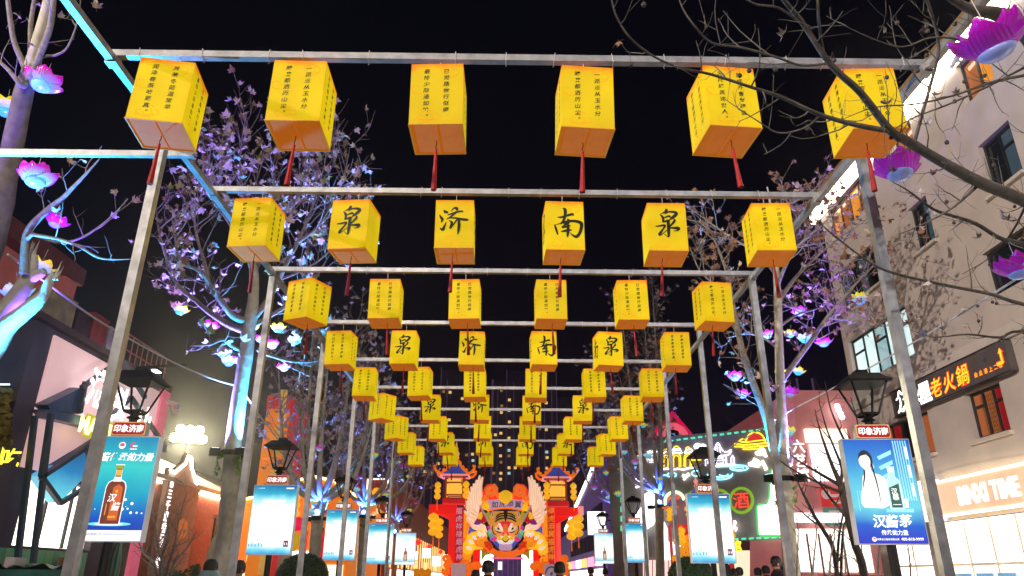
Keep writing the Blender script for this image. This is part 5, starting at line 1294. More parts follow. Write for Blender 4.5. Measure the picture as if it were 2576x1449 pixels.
m.add([(XG + .2, 29.5 + GS, 4.8), (XG + .2, 29.76 + GS, 4.8), (XG + .2, 29.76 + GS, 5.2), (XG + .2, 29.5 + GS, 5.2)], [(0, 1, 2, 3)])
m.obj("lettering", E("white_small_lettering", (1, 1, 1), 2.2), t)
t = thing("wall_ornament", "orange round ornament on the brick gable", "ornament", (XG + .2, 31.2, 3.3))
m = MB()
for k in range(8): a = k * math.pi / 4; m.ball((XG + .24, 31.1 + GS + .26 * math.cos(a), 3.35 + .26 * math.sin(a)), .15, 8, 5)
m.ball((XG + .28, 31.1 + GS, 3.35), .2, 8, 5); m.obj("flower_relief", M("ornament_orange", (.6, .25, .08), .6, em=lin(230, 120, 50), es=.35), t)

# --- the orange tower sign and the orange shop row
ot = thing("orange_tower", "orange and red sign tower rising behind the white poster on the left", "tower", (-10, 32.5, 0))
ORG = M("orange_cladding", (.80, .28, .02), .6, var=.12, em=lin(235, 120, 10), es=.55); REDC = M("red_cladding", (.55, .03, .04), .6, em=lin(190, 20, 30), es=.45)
zt = 9.2
for k in range(6):
    z0_, z1_ = 1.6 * k + .01, min(zt - .62, 1.6 * k + 1.57)
    if z1_ > z0_: MB().mm((-10.6, 32, z0_), (-9.6, 34, z1_)).obj("orange_panel", ORG, ot)
for k in range(6): MB().mm((-10.05, 31.9, 1.6 * k + .1), (-9.75, 31.99, 1.6 * k + 1.45)).obj("yellow_strip", M("yellow_strip", (.7, .5, .15), .5, em=lin(200, 150, 60), es=.5), ot)
MB().mm((-9.59, 32.1, .01), (-9.35, 34.2, zt - .1)).obj("red_side", REDC, ot); MB().mm((-10.62, 31.95, zt - .6), (-9.6, 34.05, zt)).obj("red_top", REDC, ot)
osb = thing("orange_shop", "low orange shop with a glowing curved roof edge, behind the left trees", "building", (-8.8, 38, 0))
MB().mm((-12.6, 36, .01), (-7.2, 46, 5.0)).obj("wall", ORG, osb)
pts = [(-12.7, 5.0), (-11.5, 5.25), (-10.2, 5.9), (-9.2, 6.15), (-8.2, 5.95), (-7.0, 5.2), (-7.0, 4.98), (-12.7, 4.8)]
MB().slab([V((a, 35.95, b)) for a, b in pts], V((0, -1, 0)), 9).obj("roof_front", ORG, osb)
MB().tube([(a, 35.9, b) for a, b in pts[:6]], .06, 6).obj("roof_light", E("orange_led", lin(255, 190, 110), 8, True), osb)
MB().mm((-12.0, 35.93, .1), (-7.4, 35.99, 2.15)).obj("shop_window", E("warm_shop_glow", (1, .8, .6), 1.6, True), osb)
MB().mm((-11.9, 35.9, 2.3), (-9.0, 35.98, 2.75)).obj("shop_sign", E("white_shop_sign", (1, .95, .9), 2.2), osb)
for i, x in enumerate((-10.9, -10.35)): MB().mm((x, 35.8, 1.9), (x + .36, 35.94, 4.2)).obj("red_banner", M("banner_red", (.7, .01, .03), .6, em=lin(240, 10, 40), es=.7), osb)
# --- far brick arcade left of the gate, purple block right of the gate
ar = thing("brick_arcade", "brick shop row with upright golden light bars, left of the gate", "building", (-7.5, 52, 0))
MB().mm((-13, 47, .01), (-7.0, 125, 7.5)).obj("wall", BRICK, ar)
for i in range(24): MB().mm((-6.98, 47.6 + i * 1.9, 2.2), (-6.9, 47.85 + i * 1.9, 4.6)).obj("light_bar", E("gold_light_bar", lin(255, 190, 110), 1.6), ar)
for i in range(2): MB().mm((-8.6 + i * 1.3, 46.9, 3.2), (-8.55 + i * 1.3, 46.98, 7.4)).obj("edge_light", E("pale_dot_light", (1, .95, .9), 3), ar)
MB().mm((-8.5, 46.93, 7.38), (-7.3, 46.98, 7.44)).obj("edge_light", MATS["pale_dot_light"], ar)
for i in range(3): MB().ball((-7.95, 46.85, 6.6 - i * .9), .28, 8, 6).obj("gold_ornament", E("gold_ornament", lin(255, 170, 20), 1.0), ar)
for i in range(26): MB().mm((-6.95, 48 + i * 2.9, .3), (-6.9, 50.3 + i * 2.9, 2.1)).obj("shop_window", SHOPW, ar)
for i, (y, z, k) in enumerate(((51, 2.6, .6), (58, 2.9, .5), (66, 3.2, .7), (76, 2.7, .8), (90, 3.2, .9), (104, 3.0, 1.0))):
    MB().mm((-6.9, y, z), (-6.9 + k, y + .2, z + k * 1.1)).obj("lit_sign", E("white_shop_sign", (1, .95, .9), 2.2), ar); MB().mm((-6.95, y + 2, 2.3), (-6.88, y + 5, 2.9)).obj("lit_fascia", E("gold_light_bar", lin(255, 190, 110), 1.6), ar)
for i, y in enumerate((53, 60, 69, 82)): MB().ball((-6.6, y, 4.2), .22, 8, 6).obj("red_lantern", E("red_lantern_glow", lin(240, 30, 30), 1.0), ar)
pb = thing("purple_block", "purple-lit modern block with a bright sloping eave, right of the gate", "building", (8.8, 55, 0))
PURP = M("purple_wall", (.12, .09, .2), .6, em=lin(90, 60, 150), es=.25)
MB().add([(6.3, 46, .01), (6.3, 75, .01), (6.3, 75, 6.0), (6.3, 46, 9.2), (12.5, 46, .01), (12.5, 46, 9.2), (12.5, 75, 6), (12.5, 75, .01)], [(3, 2, 1, 0), (0, 4, 5, 3), (3, 5, 6, 2), (4, 7, 6, 5)]).obj("wall", PURP, pb)
MB().bar((6.2, 46.0, 9.25), (6.2, 75, 6.05), .12, .25).obj("eave_light", E("pale_pink_led", (1, .85, .8), 5, True), pb)
for i in range(9):
    for z in (3.4, 5.0): MB().mm((6.22, 47 + i * 2.6, z), (6.28, 49 + i * 2.6, z + 1.1)).obj("window", M("purple_glass", (.02, .015, .05), .1), pb)
for i in range(8): MB().mm((6.2, 47 + i * 3, .3), (6.28, 49.4 + i * 3, 2.2)).obj("shop_window", SHOPW, pb)
t = thing("projecting_sign", "white lit square sign sticking out of the purple block", "sign", (5.2, 47, 4))
p = atY(1501, 1316, 44); MB().box(p, (1.05, .12, 1.3)).obj("light_box", E("white_square_sign", (1, 1, 1), 1.6), t); MB().bar(p + V((.5, 0, .2)), p + V((1.2, 1.5, .2)), .06, .06).obj("arm", BLACK, t)
for i in range(12): MB().mm((6.15, 48 + i * 4.4, 2.4), (6.28, 51 + i * 4.4, 3.0)).obj("lit_fascia", E(("white_shop_sign", "pink_fascia_light", "gold_light_bar")[i % 3], (lin(255, 245, 235), lin(255, 150, 190), lin(255, 190, 110))[i % 3], 1.6), pb)
MB().mm((6.3, 75.1, .01), (12, 120, 5.6)).obj("low_wing", PURP, pb)
for i in range(12): MB().mm((6.2, 76 + i * 3.6, .3), (6.28, 79 + i * 3.6, 2.2)).obj("shop_window", SHOPW, pb)
# --- pink house with the vertical sign
ph = thing("pink_house", "pink building with a white lit billboard and a vertical sign 六艺馆", "building", (15, 31, 0))
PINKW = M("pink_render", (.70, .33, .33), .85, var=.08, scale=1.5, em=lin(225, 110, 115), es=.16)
MB().mm((12.3, 30, .01), (21, 40, 8.6)).obj("wall", PINKW, ph)
MB().mm((12.2, 29.9, 8.61), (21.1, 40.1, 9.1)).obj("parapet", PINKW, ph)
def onY30(a, b, y=29.95): return atY(a, b, y)
def rectY(a, b, c, d, y, dy=.06): p, q = atY(a, b, y), atY(c, d, y); return MB().mm((p.x, y, q.z), (q.x, y + dy, p.z))
rectY(2036, 1118, 2130, 1210, 29.9).obj("billboard", E("white_billboard", (1, 1, 1), 1.8, True), ph)
rectY(2026, 1078, 2135, 1112, 29.8, .3).obj("light_band", E("peach_light_band", (1, .8, .62), 1.7, True), ph)
rectY(1992, 1290, 2200, 1315, 29.85, .1).obj("sign_lights", E("white_bulb_row", (1, .96, .98), 2.2, True), ph)
rectY(2000, 1330, 2200, 1440, 29.93).obj("shop_front", E("warm_white_shop", (1, .9, .8), 1.8, True), ph)
for k in range(6): q = atY(2004 + k * 30, 1380, 29.85); MB().mm((q.x - .03, 29.82, .02), (q.x + .03, 29.88, 3.3)).obj("shopfront_post", M("post_pink", (.4, .2, .2), .6), ph)
MB().mm((12.5, 29.8, 1.7), (20, 29.86, 1.78)).obj("shopfront_transom", MATS["post_pink"], ph)
m = MB()
for i, ch in enumerate("六艺馆"): write(m, ch, atY(2008 + i * 6, 1122 + i * 36, 29.9), XA, ZA, .56, 0, .02)
m.obj("vertical_lettering", E("white_wall_lettering", (1, .97, .97), 1.6), ph)
t = thing("wall_poster", "red and green notice board on the pink wall", "poster", atY(2100, 1280, 29.9))
rectY(2062, 1228, 2142, 1275, 29.88).obj("red_panel", M("notice_red", (.6, .05, .05), .6, em=lin(215, 50, 50), es=.55), t); rectY(2070, 1277, 2146, 1322, 29.88).obj("green_panel", M("notice_green", (.08, .3, .25), .6, em=lin(85, 130, 110), es=.5), t)
m = MB(); c = atY(2078, 1243, 29.86); m.add([c + V((.2 * math.cos(k * .52), 0, .2 * math.sin(k * .52))) for k in range(12)], [tuple(range(12))])
for a, b, wd in ((2112, 1247, 50), (2112, 1263, 40), (2112, 1288, 54), (2112, 1302, 46), (2112, 1313, 46)):
    p, q = atY(a - wd / 2, b - 4, 29.86), atY(a + wd / 2, b + 4, 29.86); m.quad((p.x, 29.86, p.z), (q.x, 29.86, p.z), (q.x, 29.86, q.z), (p.x, 29.86, q.z))
m.obj("notice_print", M("notice_pink_ink", (.8, .6, .6), .6, em=(.9, .6, .6), es=.3), t)
for i, (a, b) in enumerate(((2105, 1020), (2112, 1032))): pass
t = thing("roof_lamp", "white lamp cluster on the corner of the pink building's roof", "lamp", atY(2110, 1035, 30)); m = MB()
for k in range(4): m.ball(atY(2106 + k * 4, 1022 + k * 9, 29.7), .12, 8, 5)
m.obj("bulbs", E("cool_bulb", (1, 1, 1), 6), t); MB().bar(atY(2118, 1056, 29.8), atY(2106, 1016, 29.8), .06, .06).obj("stem", BLACK, t)
# --- the crimson gable behind the neon wall
rg = thing("crimson_gable", "crimson gabled house front with a pale arch, behind the neon wall", "building", (11, 50, 0))
q = [atY(a, b, 48) for a, b in ((1600, 1430), (1775, 1430), (1775, 1130), (1692, 1032), (1600, 1130))]
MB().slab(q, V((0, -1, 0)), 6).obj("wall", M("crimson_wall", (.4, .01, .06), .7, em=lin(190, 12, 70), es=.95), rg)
arcp = [atY(1692 + 34 * math.cos(a), 1108 - 36 * math.sin(a), 47.9) for a in [math.pi * k / 12 for k in range(13)]]
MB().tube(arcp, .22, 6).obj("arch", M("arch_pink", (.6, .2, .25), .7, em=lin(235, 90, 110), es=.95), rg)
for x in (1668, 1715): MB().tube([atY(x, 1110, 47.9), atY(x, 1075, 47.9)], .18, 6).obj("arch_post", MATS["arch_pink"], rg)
MB().slab([atY(a, b, 47.95) for a, b in ((1664, 1110), (1720, 1110), (1712, 1085), (1692, 1078), (1672, 1085))], V((0, -1, 0)), .03).obj("arch_window", G_DARK, rg)

# --- the neon wall
P0 = atY(1978, 1072, 32.0); un = V((-.866, .5, 0)); nn = V((-.5, -.866, 0))
nw = thing("neon_building", "dark grey building whose wall carries neon drawings, edged in green dashes", "building", (P0.x - 2, P0.y + 4, 0))
NW_ = 8.6
a0 = V((P0.x, P0.y, .01)); a1 = a0 + un * NW_; bk = -nn * 6
w = MB(); w.add([a0, a1, a1 + ZA * P0.z, a0 + ZA * P0.z, a0 + bk, a1 + bk, a1 + bk + ZA * P0.z, a0 + bk + ZA * P0.z], [(0, 1, 2, 3), (3, 2, 6, 7), (1, 5, 6, 2), (4, 0, 3, 7)]); w.obj("wall", M("neon_wall_grey", (.30, .27, .26), .7, var=.15, scale=2), nw)
NP = P0 + nn * .06
def on(px, py, e=0.0): return onplane(px, py, P0 + nn * (.06 + e), nn)
def c6(x, y, e=0.0): return on(1588.6 + x * .2891, 1030.4 + y * .2891, e)
GRN = E("green_neon", lin(95, 235, 180), 1.0)
for i in range(15): MB().bar(c6(265 + i * 63, 280 - i * 7.7, .05), c6(300 + i * 63, 275 - i * 7.7, .05), .06, .075).obj("green_dash", GRN, nw)
for i in range(12): MB().bar(c6(560 + i * 66, 1144 - i * 3, .05), c6(600 + i * 66, 1140 - i * 3, .05), .06, .075).obj("green_dash", GRN, nw)
for i in range(9): MB().bar(on(1563, 1130 + i * 24, .05), on(1563, 1144 + i * 24, .05), .06, .075, 0, nn).obj("green_dash", GRN, nw)
def neon(name, label, strokes, mats):
    t = thing(name, label, "neon sign", c6(*strokes[0][1][0]), 0, None)
    for nm, pts, mi, r, *cl in strokes:
        P = [c6(a, b) for a, b in pts]
        MB().tube(P, r, 5, 0, False).obj(nm, mats[mi], t)
    return t
NY, NWh, NCy, NR, NV = E("yellow_neon_tube", lin(255, 215, 40), 2.2), E("white_neon_tube", (1, 1, 1), 3.0), E("cyan_neon_tube", lin(150, 235, 255), 2.4), E("red_neon_tube", lin(255, 60, 40), 1.6), E("violet_white_tube", lin(235, 230, 255), 3.0)
NG = E("olive_neon_tube", lin(130, 180, 30), .8)
def ar_(cx, cy, rx, ry, a0, a1, n=10): return [(cx + rx * math.cos(math.radians(a0 + (a1 - a0) * k / n)), cy - ry * math.sin(math.radians(a0 + (a1 - a0) * k / n))) for k in range(n + 1)]
def arch(cx, y, w, h): return [(cx - w, y), (cx - w, y - h)] + ar_(cx, y - h, w, w * 1.1, 180, 0, 8)[1:] + [(cx + w, y)]
neon("neon_arches", "yellow neon drawing of three arched gateways on a white base", [("tube", arch(300, 500, 30, 70), 0, 0.022), ("tube", arch(390, 500, 38, 80), 0, 0.022), ("tube", arch(490, 495, 32, 75), 0, 0.022), ("tube", arch(390, 500, 24, 75), 0, 0.019), ("tube", arch(300, 500, 18, 66), 0, 0.019), ("tube", arch(490, 495, 20, 70), 0, 0.019),
  ("tube", [(275, 385), (300, 362), (325, 385)], 1, 0.025), ("tube", [(335, 380), (360, 345), (420, 340), (440, 375), (335, 380)], 1, 0.025), ("tube", [(355, 358), (425, 353)], 1, 0.019), ("tube", [(460, 375), (478, 348), (520, 345), (540, 370), (460, 375)], 1, 0.025), ("tube", ar_(390, 338, 22, 20, 0, 180), 0, 0.025), ("tube", ar_(490, 342, 18, 16, 0, 180), 0, 0.025), ("tube", ar_(300, 360, 18, 16, 0, 180), 0, 0.025),
  ("tube", [(505, 440), (545, 440), (605, 438)], 0, 0.025), ("tube", [(505, 440), (520, 415), (550, 408)], 0, 0.025), ("tube", [(275, 520), (310, 512), (350, 526), (400, 514), (450, 522), (500, 508), (550, 505)], 1, 0.037)], [NY, NWh])
neon("neon_pavilion", "white neon drawing of a pavilion with sweeping eaves", [("tube", smooth([(645, 368), (670, 388), (700, 378), (725, 340), (750, 288), (775, 330), (800, 362), (835, 368), (868, 347)], 3), 0, 0.031), ("tube", smooth([(645, 368), (665, 402), (700, 408), (760, 402), (820, 398), (855, 385), (868, 347)], 3), 0, 0.028),
  ("tube", [(735, 330), (722, 395)], 0, 0.015), ("tube", [(750, 320), (748, 395)], 0, 0.015), ("tube", [(765, 330), (778, 392)], 0, 0.015), ("tube", [(712, 412), (708, 478)], 0, 0.028), ("tube", [(738, 425), (738, 470), (800, 466), (800, 422), (738, 425)], 0, 0.022), ("tube", [(822, 408), (826, 470)], 0, 0.028), ("tube", [(690, 488), (850, 478), (910, 480)], 0, 0.031), ("tube", [(868, 470), (868, 420), (880, 398), (890, 420), (892, 470)], 0, 0.028), ("tube", [(645, 490), (642, 440), (655, 425), (662, 440), (662, 470)], 0, 0.025), ("tube", [(700, 445), (830, 440)], 0, 0.015)], [NV])
neon("neon_waves", "pale cyan neon waves under the pavilion", [("tube", ar_(935, 508, 78, 24, 20, 380, 16), 0, 0.031), ("tube", ar_(930, 512, 50, 12, 20, 300, 12), 0, 0.025), ("tube", ar_(770, 560, 110, 48, 180, 340, 12), 0, 0.031), ("tube", ar_(770, 560, 70, 28, 170, 360, 12), 0, 0.028), ("tube", ar_(560, 555, 36, 24, 60, 290, 10), 0, 0.031), ("tube", ar_(350, 568, 40, 18, 0, 360, 12), 0, 0.031), ("tube", ar_(290, 590, 30, 20, 20, 170), 0, 0.031), ("tube", [(735, 497), (860, 492)], 0, 0.031), ("tube", ar_(820, 560, 60, 20, 200, 380, 10), 0, 0.025)], [NCy])
neon("neon_sun", "yellow neon half sun with a red face above line clouds", [("tube", ar_(1078, 282, 82, 84, -5, 185, 12), 0, 0.031), ("tube", [(935, 275), (960, 256), (985, 258)], 0, 0.028), ("tube", [(935, 278), (1000, 285), (1060, 275), (1170, 262)], 0, 0.025), ("tube", [(895, 298), (980, 308), (1080, 300), (1185, 288)], 0, 0.028), ("tube", [(895, 322), (935, 322), (1000, 330), (1090, 318), (1200, 312)], 0, 0.028), ("tube", [(968, 345), (1030, 346), (1100, 338), (1150, 334)], 0, 0.028)], [NY])
sunf = bpy.data.objects[-1] if False else None
t = [o for o in bpy.data.objects if o.name.startswith("neon_sun")][0]
MB().add([c6(1078 + 66 * math.cos(a), 278 - 66 * math.sin(a), -.03) for a in [math.pi * k / 12 for k in range(13)]], [tuple(range(13))]).obj("sun_face", E("red_sun_face", lin(215, 20, 20), .9), t)
neon("neon_clouds", "white neon cloud outlines beside the pavilion roof", [("tube", ar_(575, 325, 26, 24, 0, 180), 0, .05), ("tube", ar_(620, 325, 22, 18, -10, 180), 0, .05), ("tube", [(548, 332), (642, 332)], 0, .045)], [NWh])
neon("neon_leaves", "white neon leaf shapes drifting over the dark wall", [("leaf", [(1080, 385), (1110, 365), (1125, 340), (1150, 350), (1158, 385), (1172, 410)], 0, .07), ("leaf", [(1095, 385), (1155, 388)], 0, .07), ("leaf", [(1020, 478), (1060, 462), (1072, 432), (1095, 448), (1120, 475), (1140, 450), (1158, 490), (1172, 525)], 0, .08), ("leaf", [(1040, 482), (1110, 490)], 0, .07), ("leaf", [(445, 572), (475, 582), (502, 560)], 0, .08), ("leaf", [(470, 585), (455, 612)], 0, .05)], [E("cream_neon_tube", (1, .97, .85), 3)])
for i, (cx, cy, rx, ry, ch, bright) in enumerate(((955, 790, 98, 106, "酒", 0), (765, 800, 90, 98, "同", 0), (560, 800, 86, 90, "香", 0), (375, 800, 84, 84, "酱", 1))):
    t = thing("neon_roundel", ("bright" if bright else "olive") + f" neon ring round red neon {ch}, " + ("rightmost of the ringed characters", "second from right", "third from right", "leftmost of the ringed characters")[i], "neon sign", c6(cx, cy), 0, "ringed neon characters")
    MB().tube([c6(a, b) for a, b in ar_(cx, cy, rx, ry, 0, 360, 28)], .07, 6, 0, False).obj("ring", NG if not bright else E("lime_neon_tube", lin(200, 255, 190), 2), t)
    m = MB(); u_ = -un; write(m, ch, c6(cx - 2, cy), u_, ZA, .74, 0, 0); m.obj("character", NR, t)
# the lit bottle and the lit figures
WHITEB = E("white_light_panel", (1, 1, 1), 2.4, True)
t = thing("bottle_light", "giant white lit bottle sign edged in green, beside the neon wall", "light sign", c6(1200, 900)); pb_ = [(1090, 850), (1110, 828), (1180, 822), (1200, 760), (1206, 650), (1216, 640), (1216, 540), (1222, 520), (1275, 515), (1285, 540), (1290, 640), (1315, 760), (1330, 830), (1340, 1085), (1320, 1098), (1130, 1098), (1105, 1085)]
MB().slab([c6(a, b, .3) for a, b in pb_], nn, .25).obj("bottle", WHITEB, t); MB().tube([c6(a, b, .26) for a, b in pb_ + pb_[:1]], .06, 5, 0, False).obj("green_edge", E("green_edge_tube", lin(40, 200, 80), 1.3), t)
t = thing("figure_light", "glaring white lit figure sign above the third right-hand poster", "light sign", on(1625, 1290)); pf = [(1596, 1325), (1594, 1300), (1610, 1280), (1618, 1268), (1612, 1262), (1618, 1245), (1640, 1232), (1660, 1240), (1664, 1262), (1652, 1300), (1640, 1320), (1622, 1332)]
MB().slab([on(a, b, .3) for a, b in pf], nn, .2).obj("figure", WHITEB, t); MB().slab([on(a, b, .3) for a, b in ((1666, 1372), (1660, 1330), (1668, 1312), (1676, 1330), (1676, 1372))], nn, .2).obj("small_bottle", WHITEB, t)
t = thing("wall_lettering", "cluster of glaring white characters on the far end of the neon wall", "light sign", on(1620, 1180)); m = MB()
for ch, a, b in (("汉", 1608, 1150), ("酱", 1640, 1148), ("美", 1612, 1212), ("酒", 1645, 1212)): write(m, ch, on(a, b, .1), -un, ZA, .58, 0, .04)
m.obj("lettering", WHITEB, t)
t = thing("neon_ribbon", "white lit ribbon sign beside the second right-hand poster", "light sign", c6(890, 1000)); MB().slab([c6(a, b, .2) for a, b in ((862, 970), (900, 965), (912, 985), (890, 1010), (918, 1030), (905, 1058), (862, 1055))], nn, .15).obj("ribbon", WHITEB, t)
# its ground floor: pink shop wall with panels
MB().slab([c6(a, b, .1) for a, b in ((1030, 1140), (1320, 1130), (1360, 1460), (1030, 1460))], nn, .09).obj("shop_wall", PINKW, nw)
for i in range(4): MB().slab([c6(a, b, .14) for a, b in ((1090 + i * 62, 1222), (1148 + i * 62, 1220), (1150 + i * 62, 1320), (1092 + i * 62, 1322))], nn, .035).obj("wall_panel", PINKW, nw)
MB().slab([c6(a, b, .1) for a, b in ((860, 1140), (1026, 1140), (1026, 1222), (860, 1225))], nn, .09).obj("shop_fascia", M("maroon_fascia", (.10, .02, .03), .6), nw)
MB().slab([c6(a, b, .1) for a, b in ((720, 1228), (1026, 1226), (1026, 1460), (720, 1460))], nn, .08).obj("shop_window", E("cream_shop_window", (.95, .85, .6), 1.0, True), nw)
MB().slab([c6(a, b, .12) for a, b in ((250, 1150), (720, 1150), (720, 1300), (250, 1310))], nn, .09).obj("shop_sign", E("white_sign_wall", (1, .95, .95), 1.8, True), nw)
MB().slab([c6(a, b, .1) for a, b in ((100, 1310), (720, 1305), (720, 1460), (100, 1460))], nn, .09).obj("shop_window", E("pink_shop_window", (1, .68, .62), 1.1, True), nw)
for i in range(9): MB().slab([c6(a, b, .13) for a, b in ((110 + i * 70, 1310), (116 + i * 70, 1310), (116 + i * 70, 1460), (110 + i * 70, 1460))], nn, .02).obj("shopfront_post", MATS["post_pink"], nw)
m = MB(); write(m, "馆", c6(908, 1185, .13), -un, ZA, .5, 0, .02); m.obj("fascia_lettering", NY, nw)

# --- the far apartment towers
tw = thing("apartment_tower", "dark apartment tower with scattered lit windows behind the gate", "building", (-8, 206, 0))
TWM = M("tower_wall", (.05, .04, .06), .8, em=lin(16, 9, 22), es=1.0); FIN = M("tower_fin", (.2, .17, .22), .8, em=lin(62, 48, 72), es=1.0)  # walls and fins emit faintly, standing in for city glow
def c8(x, y): return (953 + x * .2133, 910 + y * .2133)
def blk(x0, x1, yt, y, dy=14):
    p, q = atY(*c8(x0, yt), y), atY(*c8(x1, yt), y); return MB().mm((p.x, y, 0), (q.x, y + dy, p.z))
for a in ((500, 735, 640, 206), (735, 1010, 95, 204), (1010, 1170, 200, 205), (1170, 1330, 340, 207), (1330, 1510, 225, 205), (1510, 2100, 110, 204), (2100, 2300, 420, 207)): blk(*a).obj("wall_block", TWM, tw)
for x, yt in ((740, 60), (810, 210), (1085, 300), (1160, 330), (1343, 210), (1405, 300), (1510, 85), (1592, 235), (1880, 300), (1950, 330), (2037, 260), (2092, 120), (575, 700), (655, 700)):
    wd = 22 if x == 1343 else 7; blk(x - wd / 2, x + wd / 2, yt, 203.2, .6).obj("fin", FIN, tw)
LW1, LW2, LW3 = E("warm_flat_window", lin(255, 205, 120), 1.0), E("dim_flat_window", lin(190, 140, 80), .55), E("cool_flat_window", lin(180, 225, 225), .9)
wl = [(765, 352), (840, 360), (985, 435), (1445, 340), (1540, 450), (1975, 485), (1450, 520), (1445, 598), (765, 562), (1535, 575), (830, 685), (1540, 710), (1540, 775), (1440, 843), (1535, 900), (1895, 790), (1975, 800), (1435, 985), (1900, 985), (1535, 1045), (1110, 1165), (1035, 1100), (1105, 1090), (1435, 1110), (1535, 1110), (1980, 1065), (1985, 1130), (630, 1095), (545, 1295), (625, 1303), (1185, 1240), (1535, 1250), (1610, 1250), (1680, 1255), (1440, 1315), (1535, 1315), (1355, 1315), (1435, 1385), (1105, 1297), (1025, 1297), (1900, 1320), (1975, 1255), (1985, 1325), (1100, 640), (1040, 770), (1095, 770), (1375, 862), (700, 1200), (1440, 1185), (1250, 700), (1690, 1110), (1250, 1050)]
for i, (x, y) in enumerate(wl):
    p = atY(*c8(x, y), 203.6); c = LW3 if (x, y) in ((765, 562), (1535, 575), (1980, 1065), (1535, 1315), (1110, 1165), (1535, 1045)) else (LW1 if i % 3 else LW2)
    MB().box(p, (.78, .5, .66)).obj("lit_window", c, tw)
for j, (x0, x1, yt, lab) in enumerate(((1962, 2060, 1010, "dim far tower block to the right, above the neon wall"), (1470, 1620, 1160, "dim far tower block behind the purple block"))):
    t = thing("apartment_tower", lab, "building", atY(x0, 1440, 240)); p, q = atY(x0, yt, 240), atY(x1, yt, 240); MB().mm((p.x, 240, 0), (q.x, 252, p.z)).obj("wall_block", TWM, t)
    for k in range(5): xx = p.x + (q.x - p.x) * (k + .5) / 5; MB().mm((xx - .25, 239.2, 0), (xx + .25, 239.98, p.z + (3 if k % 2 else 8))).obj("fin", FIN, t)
    for k in range(5): MB().box((p.x + (q.x - p.x) * (.15 + .17 * k), 239.6, p.z - 8 - 5 * (k % 3)), (1.3, .6, 1.1)).obj("lit_window", LW2, t)

# ------------------------------------------------------------------ the festival gate with the tiger
def c1(x, y): return (1030.4 + x * .2299, 1116.3 + y * .2299)
GY = 42.0
def g1(x, y, d=0.0): return atY(*c1(x, y), GY - d)
FR = V((0, -1, 0))
def G(key, c, es=.35): return M("gate_" + key, lin(*c), .55, em=lin(*c), es=es, var=.10, scale=2)
RED, CRIM, ORA, GOLD, YEL, CRE, PNK, MAG, CYN, BLU, LIL, WHT, BLK, PUR, GRE, SALR = (G("red", (225, 10, 8), 0.77), G("crimson", (190, 4, 22), 0.56), G("orange", (240, 110, 14), 0.70), G("gold", (232, 150, 20), 0.70), G("yellow", (240, 190, 30), 0.70), G("cream", (238, 208, 180), 0.63), G("pink", (250, 150, 140), 0.70), G("magenta", (215, 50, 150), 0.70), G("cyan", (110, 195, 200), 0.63), G("blue", (60, 90, 190), 0.56),
   G("lilac", (205, 165, 200), 0.56), G("white", (245, 235, 230), 0.70), G("black", (24, 14, 18), 0.00), G("purple", (110, 40, 150), 0.56), G("green", (140, 150, 30), 0.56), G("salmon", (250, 90, 70), 0.70))
RORA = G("red_orange", (235, 62, 14), .5)
gate = thing("festival_gate", "red festival gate with a winged tiger face, banner 如虎添翼 and two small pagodas", "gate", V((0, GY, 0)))
def slab1(nm, pts, d, th, mat, par=None): return MB().slab([g1(a, b, d) for a, b in pts], FR, th).obj(nm, mat, par or gate)
def mir(pts, cx=1050): return [(2 * cx - a, b) for a, b in reversed(pts)]
def wall1(nm, x0, x1, y0, y1, d, th, mat, par=None):
    p, q = g1(x0, y0, d), g1(x1, y1, d); zb = max(.01, q.z) if y1 < 1440 else .01
    return MB().mm((p.x, p.y, zb), (q.x, p.y + th, p.z)).obj(nm, mat, par or gate)
def scroll(mb, x, y, r, turns=1.6, a0=0, sg=1, d=.0, w=.055):
    P = []
    for k in range(15):
        t = k / 14; a = a0 + sg * t * turns * 2 * math.pi; rr = r * (1 - .82 * t)
        P.append(g1(x + rr * math.cos(a), y - rr * math.sin(a), d))
    mb.tube(P, [w * (1 - .4 * k / 14) for k in range(15)], 5)
# pillars, beams
wall1("pillar", 437, 506, 700, 1449, .9, 1.3, RED); wall1("pillar", 1590, 1612, 700, 1449, .9, 1.3, RED)
wall1("pillar_face", 507, 572, 690, 1449, 1.0, .3, CRIM); wall1("pillar_face", 1508, 1588, 700, 1449, 1.0, .3, CRIM)
wall1("pillar", 1613, 1662, 850, 1449, .75, 1.1, SALR)
wall1("beam", 214, 508, 664, 772, 1.2, .8, RED); wall1("beam", 1594, 1844, 694, 790, 1.2, .8, RED); wall1("beam_end", 1846, 1905, 682, 775, 1.22, .8, PNK)
slab1("bracket", [(330, 774), (506, 774), (506, 880), (440, 830), (385, 800)], 1.1, .6, RED); slab1("bracket", [(1592, 792), (1760, 792), (1700, 830), (1640, 860), (1592, 880)], 1.1, .6, RED)
wall1("inner_post", 697, 766, 1080, 1449, .5, .5, RED); wall1("inner_post", 1352, 1416, 1080, 1449, .5, .5, RED)
for x0, chs, mat in ((540, "福虎祥禄烟虎神", LIL), (1548, "得虎添翼福虎神", GOLD)):
    m = MB()
    for i, ch in enumerate(chs): write(m, ch, g1(x0, 735 + i * 84, 1.02), XA, ZA, .36, 0, .01, .1)
    m.obj("pillar_lettering", mat, gate)
